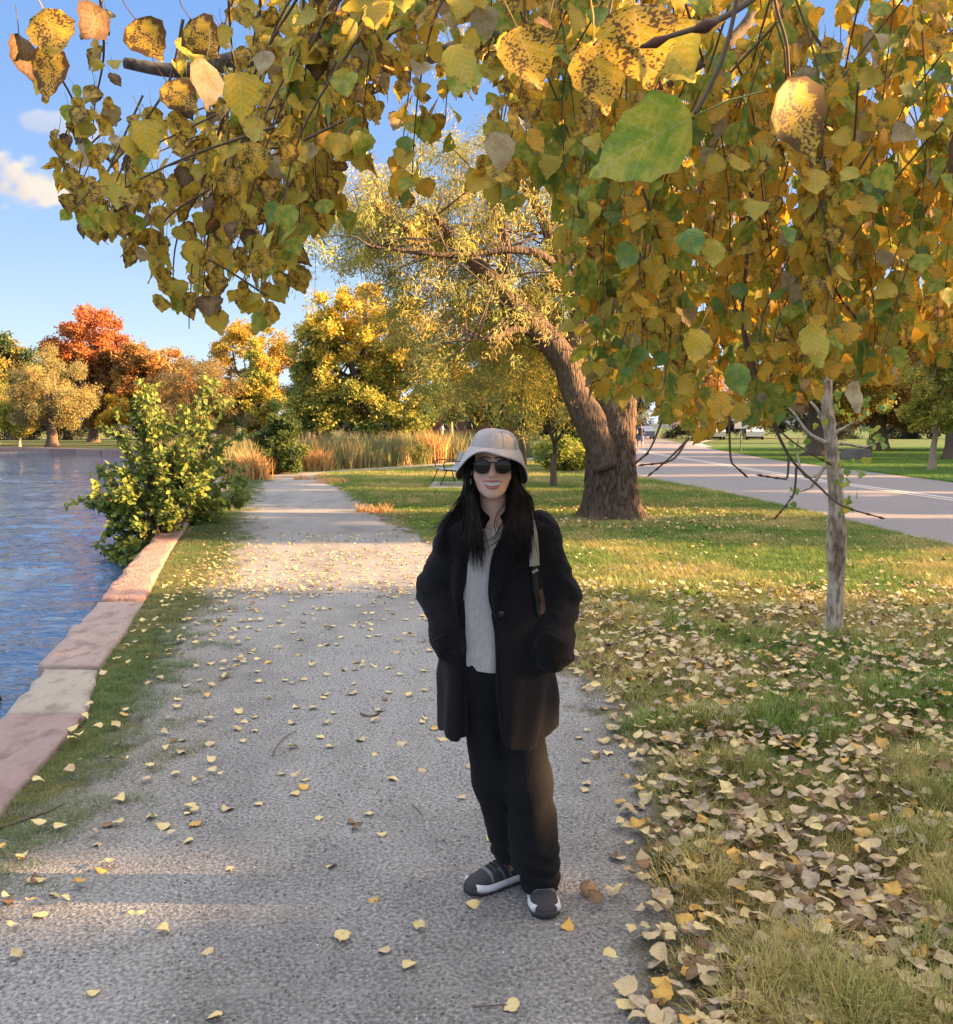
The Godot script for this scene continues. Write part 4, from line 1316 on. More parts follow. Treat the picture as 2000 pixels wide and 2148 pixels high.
func build_grass() -> void:
	var long := unshared(tuft_mesh(1, 9, 0.35, 0.75, 0.016), M.blade)
	var short := unshared(tuft_mesh(2, 10, 0.8, 0.6, 0.022), M.blade)
	# tall dry grass at the right of the path, in front
	grass_zone("tall_grass", "long half dry grass beside the path in the right foreground", long, 19000,
		func() -> Vector2:
			var z := -2.2 - 8.0 * pow(rng.randf(), 1.5)
			return Vector2(lerpf(table(PATH_R, z) - 0.1, 0.6 + absf(z) * 0.58, rng.randf()), z),
		func(q: Vector2) -> Array:
			var into := q.x - table(PATH_R, q.y) + 0.25 * fn.get_noise_2d(q.x * 2, q.y * 2)
			if into < rng.randf() * 0.35: return []
			var clump := fn.get_noise_2d(q.x * 1.1, q.y * 1.1)
			if clump < 0.03 + 0.25 * rng.randf() - (0.25 if q.y < -5.0 else 0.0): return []
			var h := 0.10 + 0.13 * clampf(clump * 2.0, 0, 1) * smoothstep(0.0, 0.5, into)
			if q.y < -5.5: h *= 0.85
			return [h * rf(0.6, 1.25), 0.13 * rf(0.8, 1.3), grass_color(q.x, q.y, 0.15)])
	# short lawn behind it and in the middle distance
	grass_zone("lawn_grass", "short patchy lawn grass between path and road", short, 62000,
		func() -> Vector2:
			var z := -2.4 - 27.0 * pow(rng.randf(), 1.35)
			return Vector2(lerpf(table(PATH_R, z) - 0.15, minf(1.0 + absf(z) * 0.58, table(ROAD_L, z)), rng.randf()), z),
		func(q: Vector2) -> Array:
			var into := q.x - table(PATH_R, q.y) + 0.25 * fn.get_noise_2d(q.x * 2, q.y * 2)
			if into < rng.randf() * 0.3: return []
			if Vector2(q.x - 2.5, q.y + 17.3).length() < 0.55 + rng.randf() * 1.6: return []
			var s := 1.0 + absf(q.y) * 0.035
			return [0.05 * s * rf(0.5, 1.3), 0.075 * s, grass_color(q.x, q.y, lerpf(-0.12, 0.20, smoothstep(-9.6, -8.6, q.y)))])
	# the verge between path and lake wall
	grass_zone("verge_grass", "low mossy grass between the gravel path and the stone wall", short, 46000,
		func() -> Vector2:
			var z := -2.4 - 28.0 * pow(rng.randf(), 1.5)
			return Vector2(lerpf(table(SHORE, z) + 0.14, table(PATH_L, z) + 0.55, rng.randf()), z),
		func(q: Vector2) -> Array:
			var into := table(PATH_L, q.y) + 0.08 - q.x + 0.5 * fn.get_noise_2d(q.x * 2.2, q.y * 2.2)
			if into < rng.randf() * 0.45: return []
			var s := 1.0 + absf(q.y) * 0.03
			var c := grass_color(q.x, q.y, -0.22)
			return [0.034 * s * rf(0.4, 1.4), 0.055 * s, c.lerp(Color(0.085, 0.125, 0.05), 0.6)])
	# coarser tufts farther off, both sides of the road
	grass_zone("far_grass", "lawn grass around the path's bend and beyond the bench", short, 26000,
		func() -> Vector2:
			var z := -28.0 - 22.0 * rng.randf()
			return Vector2(lerpf(table(PATH_R, maxf(z, -32.0)), table(ROAD_L, z), rng.randf()), z),
		func(q: Vector2) -> Array:
			if q.x < table(SHORE, q.y) + 2.6 and q.y < -32.0: return []
			return [0.11 * rf(0.5, 1.2), 0.20, grass_color(q.x, q.y, 0.05)])
	grass_zone("right_lawn_grass", "smooth green lawn grass across the road", short, 30000,
		func() -> Vector2:
			var z := -26.0 - 44.0 * rng.randf()
			return Vector2(lerpf(table(ROAD_R, z) + 0.2, 4.0 + absf(z) * 0.53, rng.randf()), z),
		func(q: Vector2) -> Array:
			return [0.07 * rf(0.6, 1.1), 0.26, Color(0.10, 0.25, 0.03).lerp(Color(0.24, 0.32, 0.05), rng.randf() * 0.5) * rf(0.85, 1.15)])
	# dry tufts standing out by the path
	for g in [[-2.0, -18.4, 0.34, "orange dry grass tuft at the right edge of the gravel path"], [-4.2, -27.5, 0.5, "golden dry grass fringe at the path's bend"], [-5.1, -29.2, 0.5, "pale dry grass fringe beside the end of the path"]]:
		var t := thing("grass_tuft", g[3], "grass tuft", Vector3(g[0], 0, g[1]))
		var n := 46
		var buf := PackedFloat32Array()
		buf.resize(n * 16)
		for i in n:
			place(buf, i, Basis(Vector3.UP, rf(0, TAU)).scaled_local(Vector3(0.2, 0.2 * rf(0.6, 1.3), 0.2)), Vector3(rf(-1, 1) * g[2], -0.01, rf(-0.7, 0.7) * g[2]), Color(0.56, 0.34, 0.15) * rf(0.75, 1.2))
		scatter("blades", long, buf, t)


# ------------------------------------------------------------------ single leaves
func leaf_mb(seed_: int, fold: float, curl: float, wave: float, stalk := 0.6, tooth := 0.03) -> MB:
	# unit length, base at the origin, tip towards -y, face towards +z
	var m := MB.new()
	var r := RandomNumberGenerator.new()
	r.seed = seed_
	var ph := r.randf_range(0, TAU)
	var side := r.randf_range(-0.12, 0.12)
	var skew := r.randf_range(0.9, 1.08)
	var n := HALF.size()
	for i in n:
		var t: float = HALF[i][0]
		for k in 5:
			var s: float = [-1.0, -0.55, 0.0, 0.55, 1.0][k]
			var w: float = HALF[i][1] * skew
			if absf(s) == 1.0 and i > 0 and i < n - 1: w += tooth * (1.0 if (i % 2 == 0) else -0.6) + r.randf_range(-0.012, 0.012)
			var x := s * w + side * t * t
			var z := fold * absf(s) * w + curl * t * t + wave * sin(ph + t * 5.5 + s * 1.6) * absf(s) + 0.5 * wave * sin(ph * 2.0 + t * 9.0)
			m.add(Vector3(x, -t + absf(fold) * 0.0, z), Vector2(0.5 + s * HALF[i][1], t))
	for i in n - 1:
		for k in 4:
			m.quad((i + 1) * 5 + k, (i + 1) * 5 + k + 1, i * 5 + k + 1, i * 5 + k)
	if stalk > 0.0:
		var f := m.v.size()
		m.tube([Vector3(0, -0.02, 0), Vector3(r.randf_range(-0.06, 0.06), stalk * 0.5, 0.03), Vector3(r.randf_range(-0.15, 0.15), stalk, r.randf_range(-0.1, 0.1))], [0.014, 0.012, 0.012], 3)
		for i in range(f, m.v.size()): m.uv[i] = Vector2(0.5, 0.35)
	return m


var leaf_shapes := []
var litter_shapes := []
var leaf_cache := {}


func leaf_shape_set() -> void:
	for i in 8:
		leaf_shapes.append(leaf_mb(300 + i, [0.12, 0.3, -0.2, 0.05, 0.5, 0.2, -0.1, 0.35][i], [0.1, -0.2, 0.25, 0.05, 0.3, -0.1, 0.15, -0.3][i], [0.03, 0.05, 0.04, 0.06, 0.08, 0.02, 0.07, 0.05][i]))
	for i in 8:
		litter_shapes.append(leaf_mb(400 + i, [0.15, 0.3, -0.2, 0.08, 0.5, 0.2, -0.3, 0.35][i], [0.12, -0.25, 0.2, 0.06, 0.25, -0.12, -0.2, 0.35][i], [0.05, 0.08, 0.06, 0.06, 0.10, 0.05, 0.09, 0.08][i], 0.45 if i % 2 == 0 else 0.0))


func leaf_mesh(kind: int, shape: int, litter := false) -> ArrayMesh:
	var key := "%d/%d/%s" % [kind, shape, litter]
	if not leaf_cache.has(key):
		leaf_cache[key] = (litter_shapes if litter else leaf_shapes)[shape].mesh(M[LEAVES[kind][0]])
	return leaf_cache[key]


func pick_kind(w: Array) -> int:      # [[kind, weight], ...]
	var s := 0.0
	for q in w: s += q[1]
	var r := rng.randf() * s
	for q in w:
		r -= q[1]
		if r <= 0.0: return q[0]
	return w[0][0]


func merged_leaves(list: Array, litter: bool) -> ArrayMesh:
	# entries [transform, kind, shape, tint] joined, one surface per kind
	var by := {}
	for e in list:
		if not by.has(e[1]): by[e[1]] = MB.new()
		by[e[1]].join((litter_shapes if litter else leaf_shapes)[e[2]], e[0], e[3])
	var am := ArrayMesh.new()
	for k in by: am = by[k].into(am, M[LEAVES[k][0]])
	return am


# ------------------------------------------------------------------ the poplar whose twigs hang into the picture
# lower edge of its leaves: photograph column, row
const FRINGE := [[0, 20], [100, 330], [160, 520], [240, 560], [320, 640], [360, 700], [420, 690], [480, 590], [540, 690], [590, 600], [650, 540], [700, 500], [735, 340], [790, 400], [860, 455], [930, 400], [1020, 420], [1070, 510], [1140, 450], [1190, 560], [1235, 760], [1300, 890], [1360, 800], [1400, 870], [1470, 935], [1510, 945], [1560, 890], [1620, 900], [1690, 850], [1750, 760], [1830, 830], [1900, 700], [1950, 790], [2000, 760], [2150, 780]]


const LOW_TIPS := [[365, 668], [418, 650], [505, 668], [548, 672], [170, 440], [140, 400], [235, 490], [300, 560], [335, 590], [690, 470], [640, 510], [590, 560], [455, 560], [270, 440]]


func build_poplar() -> void:
	leaf_shape_set()
	var t := thing("poplar_tree", "autumn poplar whose yellow spotted leaves hang over the whole top of the view", "tree", Vector3(4.5, 0, -0.4))
	var o := t.position
	var m := MB.new()
	var spine := smooth_line([Vector3(0, -0.1, 0), Vector3(-0.03, 1.2, 0), Vector3(0.02, 2.6, -0.1), Vector3(-0.1, 4.4, -0.2), Vector3(0, 6.6, -0.2)], 6)
	m.tube(spine, taper(spine.size(), 0.2, 0.06), 16, Color.WHITE, 0.2, fn)
	put("trunk", m.mesh(M.limb), t)
	# limbs: the grey one ending broken at the upper left, others above the frame
	var limbs := [
		[[Vector3(4.45, 2.9, -0.6), Vector3(2.6, 3.25, -2.0), Vector3(1.0, 3.25, -3.2), spot(1000, -50, 3.5), spot(760, 62, 3.5), spot(650, 98, 3.5), spot(520, 122, 3.5), spot(380, 148, 3.5), spot(262, 132, 3.5)], 0.075, 0.020],
		[[Vector3(4.4, 3.5, -0.6), Vector3(3.0, 3.7, -2.6), Vector3(1.9, 3.5, -3.6), spot(1650, -200, 3.4), spot(1500, -60, 3.0)], 0.07, 0.014],
		[[Vector3(4.4, 3.2, -0.5), Vector3(2.6, 3.6, -1.2), Vector3(0.9, 3.3, -1.7), Vector3(-0.6, 2.9, -2.0)], 0.06, 0.01],
		[[Vector3(1.0, 3.25, -3.2), spot(900, 120, 3.3), spot(700, 175, 3.2), spot(560, 200, 3.1)], 0.03, 0.010],
		[spot(1600, -160, 2.9), spot(1585, 20, 2.7), spot(1475, 130, 2.6), spot(1340, 215, 2.6)] as Array,
	]
	limbs[4] = [limbs[4], 0.022, 0.006]
	for l in limbs:
		var pts := []
		for q in l[0]: pts.append(q - o)
		var line := smooth_line(pts, 6)
		var b := MB.new()
		b.tube(line, taper(line.size(), l[1], l[2]), 10, Color.WHITE, 0.25, fn)
		put("branch", b.mesh(M.limb), t)
	# bare drooping twigs with buds
	var bare := [
		[[1585, 300], [1572, 480], [1562, 600], [1558, 680], [1575, 780], [1600, 850], [1638, 905], [1690, 945], [1735, 970]], [[1560, 690], [1600, 830], [1655, 955], [1718, 1020], [1765, 1060], [1845, 1085]],
		[[1671, 980], [1667, 1030], [1655, 1052], [1632, 1080]], [[1655, 955], [1652, 1000], [1640, 1004], [1600, 998]], [[1530, 870], [1533, 960], [1545, 980], [1560, 994]],
		[[1447, 918], [1408, 958], [1368, 992]], [[1440, 925], [1410, 965], [1352, 975]], [[1390, 880], [1365, 940], [1340, 966]],
		[[1433, 520], [1405, 620], [1385, 690], [1377, 770]], [[1690, 300], [1720, 480], [1750, 600], [1790, 660]],
	]
	for i in bare.size():
		var pts := []
		for q in bare[i]: pts.append(spot(q[0], q[1], 2.35 + 0.05 * (i % 3)) - o)
		var line := smooth_line(pts, 5)
		var b := MB.new()
		b.tube(line, taper(line.size(), 0.0055 if i < 2 else 0.0034, 0.0018), 6, Color(1.6, 1.5, 1.4) if i in [2, 5, 6, 8] else Color(1.1, 1.0, 0.95))
		for k in 3:      # buds towards the tip
			var j := line.size() - 1 - k * 2
			if j > 1:
				var d: Vector3 = (line[j] - line[j - 1]).normalized()
				b.tube([line[j] - d * 0.004, line[j] + d * 0.006 + Vector3(0.001 * k, 0, 0), line[j] + d * 0.016], [0.0018, 0.0034, 0.0006], 5, Color(0.8, 0.5, 0.35))
		put("twig", b.mesh(M.twig), t)
	# leafy twigs
	var list := []          # [transform, kind, shape, tint, seen size]
	var tw := MB.new()
	var left_mix := [[0, 2.6], [1, 3.2], [2, 2.8], [3, 1.1], [8, 2.0], [5, 0.5], [7, 0.6]]
	var mid_mix := [[0, 2.6], [1, 2.8], [2, 1.6], [3, 2.0], [8, 2.2], [5, 0.6], [6, 0.6], [4, 0.6]]
	var right_mix := [[0, 2.4], [6, 3.2], [1, 1.4], [3, 2.2], [4, 1.3], [8, 1.4], [5, 0.6], [2, 0.5]]
	for i in 250:
		var u: float
		var v: float
		var deep: float
		var mix := left_mix
		if i < 37:
			u = rf(110, 720); deep = rf(1.95, 2.9)
			v = table(FRINGE, u) - absf(rng.randfn(0, 1)) * 150.0
			if i < LOW_TIPS.size():
				u = LOW_TIPS[i][0]
				v = LOW_TIPS[i][1]
		elif i < 69:
			u = rf(480, 1200); deep = rf(1.8, 3.0); mix = mid_mix
			v = lerpf(20, table(FRINGE, u), sqrt(rng.randf()))
			if i % 3 == 0: v = table(FRINGE, u) - rf(0, 40)
		else:
			u = rf(1165, 2090); deep = rf(2.1, 4.2); mix = right_mix
			v = table(FRINGE, u) - 20.0 - 620.0 * pow(rng.randf(), 1.5)
			if i % 3 == 0: v = table(FRINGE, u) - rf(0, 30)
			if u < 1250: mix = [[3, 3.0], [4, 2.0], [0, 1.2], [8, 1.6], [6, 0.6]]
		v = maxf(v, -60.0)
		var tip := spot(u, v, deep) + Vector3(0, 0.05, 0)
		var ln := rf(0.35, 0.75) if u > 380 else rf(0.14, 0.34)
		var sway := Vector3(rf(0.02, 0.34) if u < 1100 else rf(-0.22, 0.26), 0, rf(-0.2, 0.2))
		var line := smooth_line([tip, tip + Vector3(rf(-0.03, 0.03), ln * 0.4, rf(-0.03, 0.03)) + sway * 0.2, tip + Vector3(rf(-0.03, 0.05), ln * 0.8, 0) + sway * 0.7, tip + Vector3(0, ln * 1.15, 0) + sway * 1.5], 8)
		tw.tube(line, taper(line.size(), 0.0012, 0.0034), 4, Color(1.2, 1.05, 0.9) * rf(0.8, 2.2))
		for k in line.size() - 2:
			for rep in (2 if k < 3 or k % 2 == 0 else 1):
				if rng.randf() < (0.12 if i >= 37 else 0.32): continue
				hang_leaf(list, line[k], pick_kind(mix), (rf(0.036, 0.062) if u < 1200 else rf(0.040, 0.066)))
	# near leaves, one by one: where, how far, length, kind, roll, yaw, pitch (degrees)
	for q in [
		[92, 20, 1.30, 0.070, 1, 20, 10, 0], [112, 95, 1.32, 0.075, 2, -15, -20, 10], [40, 70, 1.36, 0.062, 7, 10, 70, 0], [285, 40, 1.40, 0.062, 2, 30, 15, 10], [212, 15, 1.38, 0.065, 7, -25, 55, 0],
		[432, 125, 1.45, 0.078, 5, -5, 62, 0], [500, 150, 1.6, 0.078, 0, 10, 30, 10], [400, 40, 1.55, 0.075, 2, 30, -20, 15], [350, 170, 1.7, 0.070, 2, 40, 20, 0],
		[945, 95, 1.30, 0.060, 8, 30, 20, 0], [975, 120, 1.55, 0.066, 3, -15, 20, 10], [1085, 55, 1.05, 0.068, 1, 25, 15, 5], [1150, 50, 1.12, 0.065, 7, -20, 60, 0], [1245, 85, 0.98, 0.072, 1, 15, 5, 10], [1330, 5, 0.92, 0.080, 1, 5, -20, 10], [1375, 60, 1.00, 0.066, 8, 35, -10, 10],
		[1455, 245, 0.665, 0.080, 3, -66, -6, 4, 14, 0.72], [1650, 165, 0.92, 0.082, 2, 30, 28, 5], [2010, 250, 0.82, 0.075, 7, 60, 30, 20], [1040, 275, 1.3, 0.055, 5, 10, 40, 0],
		[300, 250, 1.9, 0.07, 0, 10, 20, 0], [545, 300, 1.9, 0.075, 1, -20, 10, 0], [1500, 500, 2.0, 0.062, 8, -10, 15, 0], [1440, 480, 1.9, 0.06, 4, 20, -15, 0], [1500, 820, 1.95, 0.066, 6, 10, 15, 5], [1470, 690, 1.9, 0.07, 0, -15, 10, 5], [1540, 760, 2.0, 0.075, 4, 10, 20, 0], [1700, 680, 1.85, 0.085, 8, 20, 15, 0], [1790, 800, 2.1, 0.07, 5, 15, 30, 0],
	]:
		var p := spot(q[0], q[1], q[2])
		var b := Basis.from_euler(Vector3(deg_to_rad(q[7]), deg_to_rad(q[6]), deg_to_rad(q[5])))
		if q.size() > 8: b = b * Basis(Vector3.UP, deg_to_rad(q[8]))
		var wide: float = q[9] if q.size() > 9 else 1.0
		list.append([Transform3D(b.scaled_local(Vector3(wide, 1, 1) * q[3]), p), q[4], 3 if q[2] < 0.8 else ([0, 3, 5, 6][list.size() % 4] if q[2] < 1.5 else 3 + rng.randi() % 5), Color.WHITE * rf(0.95, 1.05), 99.0])
	# the budded twig just above the lens
	var bt := MB.new()
	var bl := smooth_line([spot(1345, 98, 0.72) - o, spot(1400, 78, 0.72) - o, spot(1500, 45, 0.74) - o, spot(1575, 0, 0.76) - o, spot(1640, -60, 0.8) - o], 5)
	bt.tube(bl, taper(bl.size(), 0.0016, 0.0036), 8, Color(1.8, 1.5, 1.2), 0.2, fn)
	bt.tube([spot(1342, 100, 0.72) - o, spot(1375, 90, 0.72) - o, spot(1402, 78, 0.72) - o], [0.0006, 0.0042, 0.0018], 7, Color(0.9, 0.5, 0.4))
	bt.tube([spot(1450, 66, 0.73) - o, spot(1478, 56, 0.73) - o, spot(1505, 44, 0.74) - o], [0.001, 0.0052, 0.002], 7, Color(0.7, 0.4, 0.35))
	put("twig", bt.mesh(M.twig), t)
	# long leaf stalks of the nearest leaves
	for s in [[[1458, 240], [1490, 180], [1520, 110], [1542, 20], [1550, -60], 0.68, 0.0016], [[1655, 160], [1650, 90], [1630, 20], [1615, -60], 0.92, 0.0015], [[1245, 95], [1270, 60], [1292, -40], 0.97, 0.0012]]:
		var pts := []
		for k in s.size() - 2: pts.append(spot(s[k][0], s[k][1], s[-2]) - o)
		var line := smooth_line(pts, 5)
		var b := MB.new()
		b.tube(line, taper(line.size(), s[-1], s[-1]), 6, Color(3.8, 4.0, 1.6))
		put("leaf_stalk", b.mesh(M.twig), t)
	# tiny stems of a last few bare ends at the left
	for q in [[[300, 200], [240, 330], [205, 400], [150, 440]], [[330, 235], [250, 330], [190, 400], [160, 430]], [[560, 620], [420, 840 - 300], [400, 620], [397, 690]]]:
		var pts := []
		for k in q: pts.append(spot(k[0], k[1], 2.3))
		tw.tube(smooth_line(pts, 5), taper(16, 0.0028, 0.0014), 4, Color(1.2, 1.0, 0.95))
	var shift := Transform3D(Basis(), -o)
	var tm := put("twigs", tw.mesh(M.twig), t, shift)
	tm.set_meta("kind", "stuff")
	list.sort_custom(func(a, b): return a[4] > b[4])
	for i in mini(300, list.size()):
		var e: Array = list[i]
		put("leaf", leaf_mesh(e[1], e[2]), t, shift * e[0])
	var rest := put("foliage", merged_leaves(list.slice(300), false), t, shift)
	rest.set_meta("kind", "stuff")
	# the rest of its crown, above the view
	var cl := clumps_in([[Vector3(0.9, 5.6, 1.0), Vector3(2.3, 1.6, 2.3)]], 50, 0.4, 0.7)
	scatter("crown", M.mesh_spray, crown_buffer(cl, 36, 0.3, mix_pal([Color(0.5, 0.36, 0.05), Color(0.3, 0.3, 0.05), Color(0.55, 0.34, 0.04)])), t)


func hang_leaf(list: Array, at: Vector3, kind: int, size: float) -> void:
	var a := rf(0, TAU)
	var out := Vector3(cos(a), rf(-0.9, 0.1), sin(a)).normalized()
	var base := at + out * size * 0.55
	var down := (Vector3(0, -1, 0) + out * rf(0.0, 0.9) + rdir() * 0.5).normalized()
	# faces mostly towards the open side, some edge on
	var face := (Vector3(rf(-1.0, 1.0), rf(-0.3, 0.6), 0.8 if rng.randf() < 0.75 else -0.5) + rdir() * 0.55).normalized()
	var y := -down
	var x := y.cross(face).normalized()
	var b := Basis(x, y, x.cross(y))
	# how large it shows
	var rel := base - Vector3(0, 1.7, 0)
	var cz := -rel.z
	var seen := 0.0
	if cz > 0.3 and absf(rel.x) / cz < 0.5 and rel.y / cz < 0.44: seen = size / cz * (0.4 + 0.6 * absf(b.z.dot(rel.normalized())))
	list.append([Transform3D(b.scaled_local(Vector3.ONE * size), base), kind, rng.randi() % 8, Color.WHITE * rf(0.85, 1.12), seen])


# ------------------------------------------------------------------ the pale sapling on the grass
func build_sapling() -> void:
	var at := Vector3(2.87, 0, -7.55)
	var t := thing("white_sapling", "slim white barked young poplar with a scarred trunk on the leafy grass", "tree", at)
	var P := func(u: float, v: float, dz := 0.0) -> Vector3: return spot(u * 1.0805, v * 1.0805, 7.55 - dz) - at
	var m := MB.new()
	var spine := smooth_line([P.call(1619, 1245), P.call(1621, 1180), P.call(1624, 1090), P.call(1624, 1000), P.call(1620, 920), P.call(1612, 840), P.call(1606, 770), P.call(1607, 700), P.call(1600, 600), P.call(1604, 480)], 8)
	var n := spine.size()
	var sides := 20
	for i in n:
		var f := float(i) / (n - 1)
		var r := lerpf(0.068, 0.022, pow(f, 1.5)) * (1.0 + 0.45 * exp(-f * 28.0))
		if f > 0.18 and f < 0.36: r *= 1.0 + 0.24 * sin((f - 0.18) / 0.18 * PI)     # the swollen scar
		for k in sides:
			var a := TAU * k / sides
			var q := r * (1.0 + 0.10 * fn.get_noise_3d(cos(a) * 1.5, f * 18.0, sin(a) * 1.5))
			if f > 0.19 and f < 0.30: q *= 1.0 - 0.28 * exp(-pow((a - 4.55) * 3.2, 2)) * sin((f - 0.19) / 0.11 * PI)
			var scar := exp(-pow(angle_difference(a, 4.55) * 1.6, 2.0)) * smoothstep(0.17, 0.20, f) * smoothstep(0.34, 0.28, f)
			var up := smoothstep(0.22, 0.32, f) * 0.45
			m.add(spine[i] + Vector3(cos(a) * q, 0, -sin(a) * q), Vector2.ZERO, Color(1.12, 1.06, 0.98).lerp(Color(0.62, 0.58, 0.54), clampf(up + 0.4 * fn.get_noise_3d(cos(a) * 2.0, f * 9.0, sin(a) * 2.0), 0.0, 1.0)).lerp(Color(0.25, 0.17, 0.11), scar * 0.85))
	for i in n - 1:
		for k in sides: m.quad(i * sides + k, i * sides + (k + 1) % sides, (i + 1) * sides + (k + 1) % sides, (i + 1) * sides + k)
	put("trunk", m.mesh(M.pale_bark), t)
	var limbs := [[[1608, 850], [1590, 800], [1565, 770], [1545, 735]], [[1606, 860], [1570, 840], [1540, 800], [1510, 770]], [[1608, 865], [1640, 862], [1680, 868], [1710, 855]], [[1612, 845], [1640, 830], [1665, 815]], [[1603, 905], [1580, 925], [1560, 920], [1548, 880], [1550, 850]], [[1606, 760], [1585, 720], [1570, 690]], [[1607, 740], [1635, 700], [1660, 680]], [[1603, 900], [1575, 945], [1545, 955]]]
	for l in limbs:
		var pts := []
		for q in l: pts.append(P.call(q[0], q[1], rf(-0.1, 0.1)))
		var line := smooth_line(pts, 5)
		var b := MB.new()
		b.tube(line, taper(line.size(), 0.017, 0.004), 7, Color.WHITE, 0.3, fn)
		put("branch", b.mesh(M.pale_bark), t)
	var list := []
	var ends := [[1510, 770], [1545, 735], [1570, 690], [1660, 680], [1665, 815], [1710, 855], [1700, 830], [1640, 930], [1650, 965], [1648, 900], [1665, 900], [1625, 900], [1640, 990], [1545, 955], [1550, 850], [1600, 800], [1620, 780], [1640, 760], [1690, 780], [1720, 770], [1600, 700], [1630, 640], [1580, 620], [1640, 580]]
	for e in ends:
		for k in 5:
			var p: Vector3 = P.call(e[0] + rf(-16, 16), e[1] + rf(-16, 16), rf(-0.2, 0.25))
			hang_leaf(list, p, pick_kind([[4, 3.0], [3, 2.2], [0, 0.4]]), rf(0.045, 0.068))
	for e in list: put("leaf", leaf_mesh(e[1], e[2]), t, e[0])


# ------------------------------------------------------------------ leaves on the ground
func lie(x: float, z: float, y: float, size: float, steep: float) -> Transform3D:
	var b := Basis(Vector3.UP, rf(0, TAU)) * Basis(Vector3.RIGHT, -PI / 2 * (1.0 if rng.randf() < 0.65 else -1.0)) * Basis.from_euler(Vector3(rf(-1, 1) * steep, rf(-1, 1) * steep, 0))
	return Transform3D(b.scaled_local(Vector3.ONE * size), Vector3(x, y, z) - b.y * -size * 0.5)


